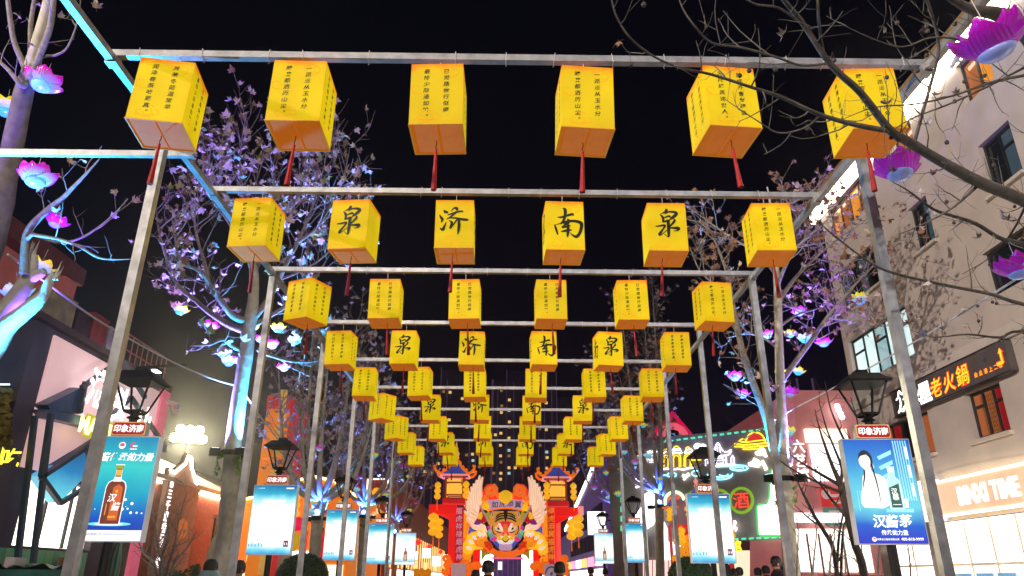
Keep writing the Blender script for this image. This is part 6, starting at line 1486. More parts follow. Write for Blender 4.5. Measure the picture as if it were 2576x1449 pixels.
# golden cloud scrolls up the sides, orange ones at the feet
for sx in (1, -1):
    m = MB()
    for i, (x, y, r) in enumerate(((605, 800, 34), (600, 860, 36), (612, 925, 40), (600, 985, 36), (610, 1190, 40), (650, 1185, 34), (590, 1250, 40), (640, 1270, 44))):
        scroll(m, x if sx > 0 else 2100 - x, y, r, 1.5, i, sx, .8, .09)
    m.obj("gold_scroll", GOLD, gate, kind="stuff")
    m = MB()
    for i, (x, y, r) in enumerate(((600, 1330, 52), (655, 1340, 46), (620, 1400, 52), (400, 1260, 40), (420, 1330, 44), (400, 1400, 40), (700, 1330, 40), (740, 1340, 36))): scroll(m, x if sx > 0 else 2100 - x, y, r, 1.5, i * 1.7, sx, 1.15, .11)
    m.obj("orange_scroll", ORA, gate, kind="stuff")
    back = [(555, 770), (620, 770), (655, 850), (700, 900), (690, 1010), (600, 1060), (560, 1290), (520, 1290)]
    slab1("gold_backing", back if sx > 0 else mir(back), .45, .3, ORA)
    fan = [(650, 900), (735, 930), (700, 960), (640, 1005)]; slab1("blue_fan", fan if sx > 0 else mir(fan), .7, .1, BLU)
    fan2 = [(700, 905), (745, 940), (690, 965)]; slab1("purple_fan", fan2 if sx > 0 else mir(fan2), .74, .1, PUR)
# cloud crown over the banner
crown = [(775, 700), (770, 560), (800, 530), (815, 480), (850, 445), (900, 437), (950, 460), (970, 510), (965, 535), (1000, 530), (1025, 560), (1050, 575)]
slab1("crown", crown + [(2100 - a, b) for a, b in reversed(crown)], .55, .3, RORA)
for sx in (1, -1):
    for x, y, r, t_ in ((890, 510, 70, 2.0), (985, 565, 34, 1.4), (820, 590, 34, 1.2)):
        m = MB(); scroll(m, x if sx > 0 else 2100 - x, y, r, t_, 1.2 if sx > 0 else 1.9, -sx, .72, .10); m.obj("crown_scroll", G("light_orange", (250, 130, 50), .5), gate)
    v = [(780, 610), (830, 585), (870, 610), (845, 650), (880, 720), (860, 745), (815, 700)]; slab1("gold_volute", v if sx > 0 else mir(v), .62, .3, GOLD)
    m = MB(); scroll(m, 835 if sx > 0 else 1265, 690, 42, 1.4, 0, sx, .85, .08); m.obj("gold_scroll", YEL, gate)
    lf = [(820, 760), (880, 745), (900, 850), (870, 880)]; slab1("green_leaf", lf if sx > 0 else mir(lf), .5, .15, GRE)
MB().ball(g1(1050, 585, .8), .38, 12, 8).obj("gold_ball", YEL, gate)
ban = [(850 + 395 * k / 10, 622 - 20 * math.sin(math.pi * k / 10)) for k in range(11)] + [(1245, 625), (1225, 722)] + [(1225 - 350 * k / 10, 722 - 26 * math.sin(math.pi * k / 10)) for k in range(11)]
slab1("banner", ban, .9, .14, LIL)
slab1("banner_edge", [(a, b + 14) for a, b in [(870 + 360 * k / 10, 724 - 26 * math.sin(math.pi * k / 10)) for k in range(11)]] + [(1228, 724)] + [(1225 - 350 * k / 10, 722 - 26 * math.sin(math.pi * k / 10)) for k in range(11)], .88, .14, ORA)
m = MB()
for i, ch in enumerate("如虎添翼"): write(m, ch, g1(932 + i * 84, 662 - (6 if i in (1, 2) else -4), .93), XA, ZA, .37, 0, .01, .1)
m.obj("banner_lettering", BLK, gate)
# wings: single feathers
tips = [(800, 362, 770), (768, 345, 745), (733, 395, 722), (702, 432, 700), (674, 468, 682), (650, 520, 664), (630, 572, 648), (612, 622, 640), (600, 672, 640), (600, 730, 650), (628, 800, 680), (665, 858, 720)]
for sx in (1, -1):
    for k, (tx, ty, mx) in enumerate(tips):
        rx, ry = 775 + k * 7, 700 + k * 24
        my = ty * .45 + ry * .55 + (20 if k > 7 else 0)
        sp = smooth([(tx, ty), (mx + 8, ty * .7 + ry * .3), (mx + 10, my + 40), (rx, ry)] if k < 9 else [(tx, ty), (tx + 40, ty + 60), (rx - 50, ry - 25), (rx, ry)], 4)
        L_, R_ = [], []
        for i, (a, b) in enumerate(sp):
            t = i / (len(sp) - 1); w_ = 18 * math.sin(math.pi * min(1, .08 + t * .92)) ** .6 + 1; p0, p1 = sp[max(0, i - 1)], sp[min(len(sp) - 1, i + 1)]; dx, dy = p1[0] - p0[0], p1[1] - p0[1]; l = math.hypot(dx, dy) or 1
            L_.append((a - dy / l * w_, b + dx / l * w_)); R_.append((a + dy / l * w_, b - dx / l * w_))
        pts = L_ + R_[::-1]
        if sx < 0: pts = [(2100 - a, b) for a, b in pts]
        mb = MB(); n = len(L_); dd = .55 + .03 * k
        for i in range(n - 1):
            q = [pts[i], pts[i + 1], pts[2 * n - 2 - i], pts[2 * n - 1 - i]]
            mid0 = ((q[0][0] + q[3][0]) / 2, (q[0][1] + q[3][1]) / 2); mid1 = ((q[1][0] + q[2][0]) / 2, (q[1][1] + q[2][1]) / 2)
            mb.quad(g1(*q[0], dd), g1(*q[1], dd), g1(*mid1, dd + .09), g1(*mid0, dd + .09)); mb.quad(g1(*mid0, dd + .09), g1(*mid1, dd + .09), g1(*q[2], dd), g1(*q[3], dd))
        mb.obj("feather", CRE, gate)
    f_ = [(768, 690), (852, 852), (745, 880), (700, 880), (715, 850), (750, 800)]; slab1("flag", f_ if sx > 0 else mir(f_), 1.05, .06, CRIM)
    f_ = [(760, 760), (790, 740), (800, 790), (785, 830), (745, 820)]; slab1("flag_emblem", f_ if sx > 0 else mir(f_), 1.1, .05, YEL)
    f_ = [(705, 870), (735, 838), (790, 850), (770, 882), (720, 888)]; slab1("flag_hem", f_ if sx > 0 else mir(f_), 1.09, .05, PUR)
    a, b = (768, 672), (868, 860)
    if sx < 0: a, b = (2100 - a[0], a[1]), (2100 - b[0], b[1])
    MB().tube([g1(*a, 1.1), g1(*b, 1.1)], .05, 6).obj("flag_pole", G("grey", (190, 190, 200), .3), gate)
    # paws
    pw = [(575, 1130), (580, 1090), (610, 1060), (625, 1010), (655, 985), (680, 965), (720, 960), (750, 940), (800, 945), (840, 960), (850, 1000), (835, 1060), (800, 1150), (700, 1160), (680, 1200), (620, 1215), (580, 1180)]
    slab1("paw", pw if sx > 0 else mir(pw), .95, .5, YEL)
    f_ = [(690, 1040), (760, 1000), (830, 1010), (860, 1060), (850, 1110), (800, 1135), (730, 1120)]; slab1("paw_pad", f_ if sx > 0 else mir(f_), 1.02, .3, ORA)
    m = MB(); scroll(m, 790 if sx > 0 else 1310, 1080, 46, 1.8, 0, sx, 1.08, .10); m.obj("pad_scroll", GOLD, gate)
    for x, y, a in ((648, 1142, -1.15), (670, 1072, -1.0), (708, 1026, -.8), (763, 990, -.25), (806, 988, .1)):
        ca, sa = math.cos(a), math.sin(a); q = [(0, -40), (22, -8), (14, 22), (0, 38), (-14, 22), (-20, -8)]
        f_ = [(x + u_ * ca - v_ * sa, y + u_ * sa + v_ * ca) for u_, v_ in [(u_ * .95, v_ * .95) for u_, v_ in q]]
        slab1("claw", f_ if sx > 0 else mir(f_), 1.25, .25, WHT)
# body and face
slab1("body_arc", [(800, 1090), (900, 1130), (960, 1170), (1050, 1180), (1140, 1170), (1200, 1130), (1300, 1090), (1290, 1140), (1220, 1210), (1130, 1245), (1050, 1250), (970, 1245), (890, 1205), (815, 1140)], .9, .5, ORA)
m = MB()
for k in range(16): x = 830 + k * 9 if k < 8 else 1205 + (k - 8) * 9; m.ball(g1(x, 1085 + (abs(x - 1050) < 180) * 25 + (k % 3) * 18, 1.2), .1, 6, 4)
m.obj("fur_curls", RORA, gate, kind='stuff')
head = [(905, 738), (1195, 738), (1222, 800), (1215, 870), (1235, 930), (1205, 1000), (1150, 1060), (1110, 1165), (990, 1165), (950, 1060), (895, 1000), (865, 930), (885, 870), (878, 800)]
slab1("head", head, 1.3, .7, G("tan", (235, 165, 70), .5))
for sx in (1, -1):
    def S(nm, pts, d, th, mat): return slab1(nm, pts if sx > 0 else mir(pts), d, th, mat)
    S("ear", [(895, 745), (915, 740), (920, 800), (900, 815)], 1.36, .2, G("peach", (240, 190, 140), .5))
    for k, (y0, y1) in enumerate(((752, 772), (778, 802), (806, 832))): S("stripe", [(1034, y0), (1034, y0 + 14), (985, y0 + 24), (948 - k * 6, y0 + 52), (942 - k * 6, y0 + 40), (980, y0 + 8)], 1.42, .08, BLK)
    S("ear_stripe", [(902, 750), (908, 748), (914, 795), (908, 800)], 1.42, .06, BLK)
    S("cheek_stripe", [(905, 900), (915, 890), (912, 950), (930, 985), (950, 990), (945, 1000), (915, 985), (900, 940)], 1.42, .08, BLK)
    S("cheek_stripe", [(892, 905), (898, 900), (896, 950), (905, 975), (897, 975), (888, 945)], 1.42, .08, GOLD)
    S("brow", [(968, 872), (990, 866), (1030, 950), (1022, 962), (1000, 945), (985, 915)], 1.52, .18, WHT)
    S("brow_red", [(940, 880), (968, 872), (985, 915), (1020, 965), (1050, 960), (1050, 850), (1010, 850)], 1.46, .12, G("brow_red", (230, 40, 60), .5))
    S("eye_white", [(928, 905), (965, 905), (1000, 950), (990, 965), (945, 950)], 1.47, .1, CRE); S("pupil", [(958, 915), (978, 918), (988, 942), (965, 940)], 1.52, .08, BLK); S("eye_line", [(930, 950), (945, 950), (992, 966), (1012, 975), (985, 980)], 1.5, .08, G("maroon", (90, 20, 50), .3))
    S("nose_side", [(1050, 955), (1020, 965), (1000, 1020), (1050, 1010)], 1.56, .2, G("hot_pink", (235, 60, 110), .5))
    S("muzzle", [(1050, 1005), (1000, 1010), (962, 1030), (958, 1060), (980, 1088), (1020, 1098), (1050, 1096)], 1.6, .3, WHT); S("muzzle_tint", [(1000, 1012), (965, 1030), (962, 1052), (985, 1060), (1010, 1040)], 1.64, .1, YEL)
    S("nostril", [(1050, 1068), (1050, 1082), (1028, 1070), (1002, 1042), (1010, 1040), (1030, 1058)], 1.82, .1, BLK)
    S("nose", [(1050, 970), (1030, 1000), (1004, 1040), (1030, 1056), (1050, 1066)], 1.8, .25, YEL)
    S("mouth_corner", [(920, 1085), (955, 1070), (980, 1100), (990, 1150), (960, 1130)], 1.45, .25, BLU)
    for pts, mt in (([(850, 905), (880, 890), (892, 930), (862, 945)], MAG), ([(845, 950), (885, 940), (890, 985), (860, 995)], CYN), ([(858, 1000), (905, 975), (930, 1010), (885, 1045)], G("teal", (120, 180, 180), .45)), ([(880, 1045), (935, 1010), (958, 1040), (920, 1075)], MAG), ([(925, 1080), (965, 1060), (985, 1090), (950, 1110)], G("sky", (110, 150, 230), .45)), ([(860, 870), (890, 850), (915, 880), (885, 895)], GOLD)):
        S("mane_tuft", pts, 1.38, .4, mt)
slab1("centre_stripe", [(1030, 730), (1072, 730), (1068, 800), (1056, 850), (1044, 850), (1033, 800)], 1.44, .08, BLK)
slab1("nose_bridge", [(1030, 880), (1070, 880), (1082, 950), (1050, 975), (1018, 950)], 1.62, .2, ORA)
slab1("chin", [(985, 1092), (1115, 1092), (1125, 1145), (1095, 1165), (1005, 1165), (975, 1145)], 1.5, .5, LIL)
for sx in (1, -1):
    f_ = [(785, 1130), (840, 1140), (900, 1190), (880, 1210), (830, 1220), (800, 1265), (785, 1260)]; slab1("green_leaf", f_ if sx > 0 else mir(f_), .7, .15, GRE)
    f_ = [(800, 1150), (840, 1145), (850, 1175), (820, 1195), (805, 1180)]; slab1("red_flower", f_ if sx > 0 else mir(f_), .85, .1, RORA)
# small pagodas on the beams
def pagoda(x, yb, s, par, apex=220):
    b = g1(x, yb, .3); z0_ = b.z; k = s
    pg = MB().box((b.x, b.y, z0_ + .12 * k), (1.25 * k, 1.25 * k, .24 * k)).obj("pagoda_base", CRIM, par)
    for a, e in ((-1, -1), (1, -1), (1, 1), (-1, 1)): MB().box((b.x + a * .48 * k, b.y + e * .48 * k, z0_ + .9 * k), (.1 * k, .1 * k, 1.3 * k)).obj("pagoda_post", G("brown_red", (150, 50, 20), .35), par)
    for a, e in ((0, -1), (1, 0), (-1, 0), (0, 1)): MB().box((b.x + a * .44 * k, b.y + e * .44 * k, z0_ + .85 * k), (.06 * k if a else .7 * k, .06 * k if e else .7 * k, .9 * k)).obj("lit_panel", E("pagoda_glow", lin(250, 190, 60), .9), par)
    for zz in (.45, 1.1, 1.5): MB().box((b.x, b.y, z0_ + zz * k), (1.12 * k, 1.12 * k, .07 * k)).obj("pagoda_rail", G("brown_red", (150, 50, 20), .35), par)
    r0, ze, zt_ = .76 * k, z0_ + 1.5 * k, z0_ + 2.5 * k
    cor = [V((b.x + a * r0, b.y + e * r0, ze)) for a, e in ((-1, -1), (1, -1), (1, 1), (-1, 1))]; top = V((b.x, b.y, zt_))
    rf = MB()
    for i in range(4):
        a, c = cor[i], cor[(i + 1) % 4]; N = 5; rows = []
        for j in range(N + 1):
            t = j / N; rows.append([(a.lerp(c, u / 6)).lerp(top, t) - ZA * (.28 * k * math.sin(math.pi * t) * .6) for u in range(7)])
        vs = [p for r in rows for p in r]; rf.add(vs, [(j * 7 + u, j * 7 + u + 1, j * 7 + u + 8, j * 7 + u + 7) for j in range(N) for u in range(6)])
        if i in (0, 1, 3):
            for u in range(1, 9):
                P = [(a.lerp(c, u / 9)).lerp(top, t) - ZA * (.28 * k * math.sin(math.pi * t) * .6) + ZA * .02 for t in (0, .25, .5, .75, .92)]
                MB().tube(P, [.06 * k, .055 * k, .045 * k, .035 * k, .02 * k], 5).obj("roof_tile_rib", G("roof_blue", (70, 95, 190), .35), par)
    rf.obj("roof", G("roof_navy", (36, 44, 120), .3), par)
    for i in range(4):
        a = cor[i]; o_ = (a - V((b.x, b.y, ze))).normalized()
        P = [a.lerp(top, t) - ZA * (.28 * k * math.sin(math.pi * t) * .6) + ZA * .05 for t in (.95, .7, .4, .15, 0)] + [a + o_ * .22 * k + ZA * .08 * k, a + o_ * .42 * k + ZA * .24 * k, a + o_ * .46 * k + ZA * .4 * k, a + o_ * .36 * k + ZA * .42 * k]
        rg_ = MB().tube(P, .075 * k, 6); 
        for q in (.2, .45, .7): rg_.ball(a.lerp(top, q) - ZA * (.28 * k * math.sin(math.pi * q) * .6) + ZA * .16 * k, .09 * k, 6, 4)
        rg_.obj("roof_ridge", ORA, par)
        MB().tube([cor[i] - ZA * .02, cor[(i + 1) % 4] - ZA * .02], .05 * k, 6).obj("eave_edge", PNK, par)
    MB().lathe([(.001, 0), (.2 * k, .02), (.14 * k, .12 * k), (.2 * k, .25 * k), (.16 * k, .36 * k), (.07 * k, .45 * k), (.05 * k, .8 * k), (.001, .98 * k)], 10, top - ZA * .05).obj("finial", G("pale_gold", (250, 180, 100), .5), par)
pagoda(492, 662, 1.02, gate); pagoda(1612, 690, 1.02, gate)
# opening behind the gate: a bright shop and a glass kiosk
sh_ = thing("bright_shop", "white-lit shop front seen through the gate opening", "building", V((0, GY + 6, 0)))
wall1("lit_front", 765, 915, 1170, 1449, -3.0, .3, E("white_shopfront", (1, 1, .96), 3.0, True), sh_); wall1("lit_front", 1226, 1366, 1170, 1449, -3.0, .3, MATS["white_shopfront"], sh_)
wall1("awning", 900, 1250, 1240, 1262, -2.8, .4, G("pink_awning", (240, 110, 170), .6), sh_); wall1("dark_glass", 917, 1224, 1263, 1449, -3.0, .2, M("kiosk_glass", (.04, .03, .07), .15, em=lin(66, 44, 96), es=.6, scale=3, var=.6), sh_)
for x in (960, 1010, 1075, 1130, 1180): wall1("mullion", x, x + 6, 1265, 1449, -2.8, .05, G("kiosk_violet", (90, 80, 150), .5), sh_)
wall1("lit_poster", 968, 1012, 1290, 1380, -2.75, .05, E("white_poster_small", (1, 1, .97), 1.2), sh_)
t = thing("notice_board", "pale pink board standing at the gate's left pillar", "board", g1(535, 1449, 3)); wall1("panel", 456, 616, 1306, 1449, 3.0, .06, M("board_pink", lin(225, 180, 185), .6, em=lin(225, 180, 185), es=.35, var=.25, scale=9), t)
MB().mm((g1(470, 1449, 3).x, GY - 3, .01), (g1(480, 1449, 3).x, GY - 2.94, 1.2)).obj("leg", BLACK, t); MB().mm((g1(592, 1449, 3).x, GY - 3, .01), (g1(602, 1449, 3).x, GY - 2.94, 1.2)).obj("leg", BLACK, t)
t = thing("notice_board", "pale lilac board with a ring drawn on it, at the gate's right pillar", "board", g1(1560, 1449, 3)); wall1("panel", 1474, 1640, 1318, 1449, 3.0, .06, M("board_lilac", lin(205, 180, 200), .6, em=lin(205, 180, 200), es=.35), t)
m = MB(); m.tube([g1(1550 + 62 * math.cos(a), 1425 - 78 * math.sin(a), 3.02) for a in [math.pi * k / 10 for k in range(11)]], .035, 5); m.tube([g1(1552, 1440, 3.02), g1(1556, 1405, 3.02)], .06, 5); m.obj("ring_print", M("ring_ink", (.3, .25, .4), .6), t)
MB().mm((g1(1490, 1449, 3).x, GY - 3, .01), (g1(1500, 1449, 3).x, GY - 2.94, 1.2)).obj("leg", BLACK, t); MB().mm((g1(1615, 1449, 3).x, GY - 3, .01), (g1(1625, 1449, 3).x, GY - 2.94, 1.2)).obj("leg", BLACK, t)

# strings of round yellow lanterns
LYE = M("round_lantern_yellow", lin(245, 190, 40), .5, em=lin(250, 180, 30), es=.75, var=.15, scale=3)
def string(label, pts, r, cord_top, d=1.2, conv=c1, yy=GY, sz=.78, tail=True):
    Q = [atY(*conv(x, y), yy - d) for x, y in pts]; s_ = (atY(*conv(r, 0), yy).x - atY(*conv(0, 0), yy).x)
    t = thing("lantern_string", label, "lantern string", Q[0], 0, "strings of round yellow lanterns")
    for q in Q:
        m = MB().lathe([(max(.001, s_ * math.sin(math.pi * i / 8)), -s_ * sz * math.cos(math.pi * i / 8)) for i in range(9)], 20, q, 0, .03, 10); o = m.obj("lantern", LYE, t, True)
        MB().lathe([(.001, s_ * sz + .03), (s_ * .3, s_ * sz + .03), (s_ * .3, s_ * sz - .03)], 10, q).obj("rim", GOLD, o)
    MB().tube([atY(*conv(pts[0][0], cord_top), yy - d), Q[-1]], .015, 4).obj("cord", BLACK, t)
    if tail: MB().tube([Q[-1] - ZA * s_ * sz, Q[-1] - ZA * (s_ * sz + .55)], [.02, .04], 5).obj("tail", ORA, t)
    return t
string("front string of three big yellow lanterns under the gate's left beam", [(262, 805), (262, 885), (260, 963)], 54, 770, 1.5, sz=.72)
string("rear string of three yellow lanterns under the gate's left beam", [(330, 855), (326, 928), (322, 1000)], 40, 772, .6, sz=.8)
string("outer string of three yellow lanterns under the gate's right beam", [(1850, 820), (1852, 900), (1848, 978)], 50, 780, 1.6, sz=.76)
string("inner string of three yellow lanterns under the gate's right beam", [(1772, 868), (1772, 940), (1772, 1014)], 50, 790, 1.2, sz=.76)
string("string at the left corner of the gate's left pagoda", [(310, 455), (306, 515), (304, 576)], 33, 385, 1.3, sz=.95)
string("string at the right corner of the gate's left pagoda", [(620, 445), (620, 505), (614, 566)], 33, 385, 1.3, sz=.95)
string("string at the left corner of the gate's right pagoda", [(1500, 455), (1500, 515), (1500, 578)], 33, 410, 1.3, sz=.95)
string("string at the right corner of the gate's right pagoda", [(1793, 465), (1795, 525), (1796, 585)], 33, 410, 1.3, sz=.95)
string("rear string glimpsed behind the posts of the gate's right pagoda", [(1668, 490), (1668, 550)], 28, 430, -.6, sz=.95)

# the second, smaller red gate before the neon wall
def c6b(x, y): return (1588.6 + x * .2891, 1030.4 + y * .2891)
Y2 = 24.5
g2 = thing("small_festival_gate", "smaller red and gold festival arch with blue pagoda roofs, before the neon wall", "gate", atY(*c6b(550, 1440), Y2))
def s2(nm, x0, x1, y0, y1, d, th, mat):
    p, q = atY(*c6b(x0, y0), Y2 - d), atY(*c6b(x1, y1), Y2 - d); return MB().mm((p.x, p.y, q.z if y1 < 1430 else .01), (q.x, p.y + th, p.z)).obj(nm, mat, g2)
s2("beam", 385, 545, 970, 1030, .3, .4, RED); s2("beam", 820, 890, 966, 1010, .3, .4, RED); s2("pillar", 345, 375, 1000, 1449, .2, .4, CRIM); s2("pillar", 470, 545, 1035, 1449, 0, .4, CRIM); s2("pillar", 860, 890, 1020, 1449, .1, .4, CRIM); s2("lintel", 546, 858, 1268, 1310, .1, .3, RED)
for i, (x, y, r) in enumerate(((500, 1130, 40), (520, 1180, 34), (400, 1150, 30), (455, 1200, 38), (510, 1250, 36), (420, 1260, 34), (470, 1290, 34), (385, 1300, 30))):
    P = [atY(*c6b(x + r * (1 - .8 * k / 12) * math.cos(k * .8 + i), y - r * (1 - .8 * k / 12) * math.sin(k * .8 + i)), Y2 - .25) for k in range(13)]; MB().tube(P, .05, 5).obj("gold_scroll", GOLD, g2)
def mini_pagoda(x, y, s):
    c = atY(*c6b(x, y), Y2); MB().lathe([(.62 * s, 0), (.42 * s, .16 * s), (.2 * s, .4 * s), (.05 * s, .62 * s)], 4, c).obj("roof", G("slate_blue", (110, 110, 190), .4), g2); MB().lathe([(.66 * s, -.02), (.66 * s, .04)], 4, c).obj("eave_edge", ORA, g2)
    MB().lathe([(.001, .55 * s), (.1 * s, .6 * s), (.05 * s, .72 * s), (.1 * s, .8 * s), (.03 * s, .9 * s), (.001, 1.15 * s)], 8, c).obj("finial", PNK, g2); MB().box(c - ZA * .35 * s, (.5 * s, .5 * s, .66 * s)).obj("lit_body", E("pagoda_glow2", lin(240, 150, 50), .8), g2)
mini_pagoda(372, 858, .62); mini_pagoda(575, 808, .85)
c = atY(*c6b(420, 920), Y2); MB().ball(c, .42, 12, 8, 1.2).obj("barrel", G("mauve", (150, 110, 120), .35), g2)
for lab, pts, r, tp in (("string of three orange lanterns at the left of the small red gate", [(330, 875), (330, 912), (328, 950)], 24, 830), ("upper string of lanterns left of the second right-hand poster", [(515, 828), (513, 870), (514, 910)], 26, 790), ("string of three lanterns under the small red gate's beam", [(432, 1055), (432, 1105), (435, 1152)], 34, 1030), ("short string in the middle of the small red gate", [(470, 870), (470, 915)], 24, 830), ("string right of the second right-hand poster", [(876, 1060), (880, 1100), (878, 1145)], 24, 1010)):
    string(lab, pts, r, tp, .3, c6b, Y2, .85, False)

ident = lambda x, y: (x, y)
string("string of orange lanterns hanging right of the second left poster", [(742, 1252), (742, 1272), (741, 1293)], 10, 1236, 0, ident, 20, .95, False)
t = thing("drum_lantern", "magenta red drum lantern beside the second left poster", "lantern", atY(746, 1318, 20)); c = atY(746, 1318, 20)
MB().lathe([(.001, -.17), (.12, -.17), (.16, -.08), (.16, .08), (.12, .17), (.001, .17)], 16, c).obj("body", M("drum_magenta", lin(230, 10, 70), .5, em=lin(235, 10, 75), es=.7), t); MB().tube([c + ZA * .17, atY(742, 1300, 20)], .01, 4).obj("cord", BLACK, t)
t = thing("oval_lantern", "long golden oval lantern beside the second left poster", "lantern", atY(741, 1362, 20)); c = atY(741, 1362, 20)
MB().ball(c, .13, 12, 8, 1.9).obj("body", M("oval_gold", lin(190, 150, 10), .5, em=lin(200, 155, 5), es=.65), t); MB().tube([c + ZA * .24, atY(744, 1335, 20)], .01, 4).obj("cord", BLACK, t)
for x0, x1, lab in ((760, 775, "tall red banner left of the second left tree trunk"), (812, 822, "narrow pink-red banner right of the second left tree trunk")):
    p, q = atY(x0, 1335, 27), atY(x1, 1335, 27); t = thing("street_banner", lab, "banner", (p.x, 27, 0)); MB().mm((p.x, 27, .9), (q.x, 27.03, p.z)).obj("cloth", M("banner_red", (.7, .01, .03), .6, em=lin(240, 10, 40), es=.7), t); MB().tube([(p.x, 27.05, .01), (p.x, 27.05, p.z + .1)], .03, 6).obj("pole", BLACK, t)

# ------------------------------------------------------------------ cables
def cable(label, pts, r, mat):
    sp = smooth([tuple(cz(*p)) for p in pts], 8); t = MB().tube(sp, r, 5, 0).obj("string_cable", mat); return tag(t, label, "cable", "cables strung between the trees")
CAB = M("white_cable", (.6, .6, .65), .5)
cable("pale cable sagging from the near left tree to the big leafy tree", [(20, 640, 8.2), (135, 725, 9.5), (230, 795, 11), (330, 855, 12.5), (450, 918, 14), (540, 955, 15), (602, 972, 15.6)], .016, CAB)
cable("pale cable from the big leafy tree on to the second left tree", [(606, 975, 15.4), (660, 1055, 18), (720, 1130, 21), (790, 1200, 23)], .016, CAB)
cable("pale cable from the upper right down to the neon wall's pavilion", [(2620, 660, 7), (2450, 770, 9), (2250, 890, 11.5), (2080, 985, 14), (1968, 1045, 15.2), (1830, 1130, 20), (1700, 1205, 28)], .013, CAB)

# ------------------------------------------------------------------ round clipped hedges
HM = [M("hedge_leaf", (.035, .09, .03), .6, var=.5, scale=9), M("hedge_core", (.01, .025, .008), .9)]
def hedge(px, zc, top, wpx, label, seed):
    r_ = random.Random(seed); R = wpx / 2 / FPX * zc; p = cz(px, top, zc); c = V((p.x, p.y, p.z - R * .86)); t = thing("round_hedge", label, "hedge", (c.x, c.y, 0), 0, "round clipped hedges")
    MB().lathe([(R * .5, -c.z + .02), (R * .8, -R * .55), (R * .95, 0), (R * .8, R * .5), (R * .45, R * .78), (.001, R * .84)], 20, c).obj("core", HM[1], t)
    m = MB()
    for k in range(5200):
        a, u = r_.uniform(0, 6.283), r_.uniform(-.75, 1); q = math.sqrt(1 - u * u); n = V((q * math.cos(a), q * math.sin(a), u)); s_ = r_.uniform(.018, .034)
        b = c + V((n.x, n.y, n.z * .86)) * R * r_.uniform(.93, 1.02); x = n.orthogonal().normalized(); x = Matrix.Rotation(r_.uniform(0, 6.3), 3, n) @ x; y = n.cross(x); tl = n * r_.uniform(-.02, .03)
        m.add([b - x * s_, b + y * s_ * .55 + tl, b + x * s_, b - y * s_ * .55], [(0, 1, 2, 3)])
    m.obj("leaves", HM[0], t, kind='stuff'); return t
hedge(766, 16.5, 1392, 128, "dark clipped round hedge below the second left poster", 1); hedge(1735, 16.0, 1400, 112, "dark clipped round hedge before the small red gate on the right", 2)
# a low planted trough at the bottom left
t = thing("planter_hedge", "low dark green hedge behind the people at the bottom left", "hedge", cz(455, 1440, 12)); m = MB(); r_ = random.Random(8)
for k in range(1500):
    p = cz(r_.uniform(415, 500), 1449, 12 + r_.uniform(-.3, .3)); p.z = r_.uniform(.5, 1.72) - .08 * math.sin(p.x * 9); a = V((r_.uniform(-1, 1), r_.uniform(-1, 1), r_.uniform(-1, 1))).normalized() * .045; b = a.orthogonal().normalized() * .025; m.add([p - a, p + b, p + a, p - b], [(0, 1, 2, 3)])
m.obj("leaves", HM[0], t, kind='stuff'); MB().box(cz(457, 1449, 12) * 1 - ZA * 1.3, (.8, .7, .6)).obj("trough", M("trough_stone", (.2, .19, .18), .8), t)

# ------------------------------------------------------------------ closed parasols
def parasol(px, zc, top, bot, wpx, label, c, seed, tilt=0):
    p = cz(px, top, zc); hh = (bot - top) / FPX * zc; w = wpx / 2 / FPX * zc; t = thing("closed_parasol", label, "parasol", (p.x, p.y, 0), 0, "closed parasols")
    mat = M("parasol_%d_%d_%d" % c, lin(*c), .8, var=.2, scale=3)
    MB().tube([(p.x, p.y, .01), (p.x, p.y, p.z - .05)], .025, 8).obj("pole", M("parasol_pole", (.25, .22, .2), .5), t)
    m = MB().lathe([(.02, 0), (w * .35, -hh * .06), (w * .62, -hh * .25), (w * .75, -hh * .45), (w * .62, -hh * .62), (w * .95, -hh * .8), (w * 1.05, -hh)], 28, (p.x, p.y, p.z), 0, .28, 7); m.obj("canopy", mat, t, True)
    MB().lathe([(w * .66, -hh * .58), (w * .70, -hh * .62), (w * .66, -hh * .66)], 16, (p.x, p.y, p.z)).obj("strap", mat, t); MB().lathe([(.3, .01), (.3, .08), (.05, .12)], 14, (p.x, p.y, 0)).obj("base", BLACK, t)
parasol(203, 13.5, 1352, 1500, 34, "pale green closed parasol beside the near left post", (150, 215, 195), 1)
parasol(303, 12.2, 1352, 1520, 32, "grey green closed parasol behind the left lamp pole", (120, 165, 150), 2)
parasol(545, 21, 1346, 1470, 36, "beige closed parasol before the brick house, left one of two", (176, 166, 140), 3)
parasol(588, 23, 1344, 1470, 24, "dark grey closed parasol before the brick house", (86, 78, 80), 4)
parasol(722, 17.5, 1362, 1500, 34, "sand coloured closed parasol beside the second left post", (190, 165, 140), 5)

# ------------------------------------------------------------------ stall tarp at the bottom left
t = thing("covered_stall", "stall covered by a dark green tarpaulin at the bottom left", "stall", cz(110, 1449, 8)); m = MB(); q0 = cz(-60, 1425, 7.6)
nx_, ny_ = 26, 9
for j in range(ny_):
    for i in range(nx_):
        u, v = i / (nx_ - 1), j / (ny_ - 1); p = cz(-80 + 270 * u, 1424 + 3 * math.sin(u * 17) + 2 * math.sin(u * 41), 7.8 + (v if v < .5 else .5) * 1.2); m.v.append((p.x, p.y + (0 if v < .5 else 0), p.z + (.0 if v < .5 else -(v - .5) * 2.2) + .02 * math.sin(u * 30 + v * 9))); m.t.append(0.0)
for j in range(ny_ - 1):
    for i in range(nx_ - 1): k = j * nx_ + i; m.f.append((k, k + 1, k + nx_ + 1, k + nx_)); m.m.append(0)
m.f += [tuple(range(nx_))][:0]; m.obj("tarpaulin", M("green_tarp", (.02, .10, .085), .5, var=.4, scale=4, bump=.3), t, True)
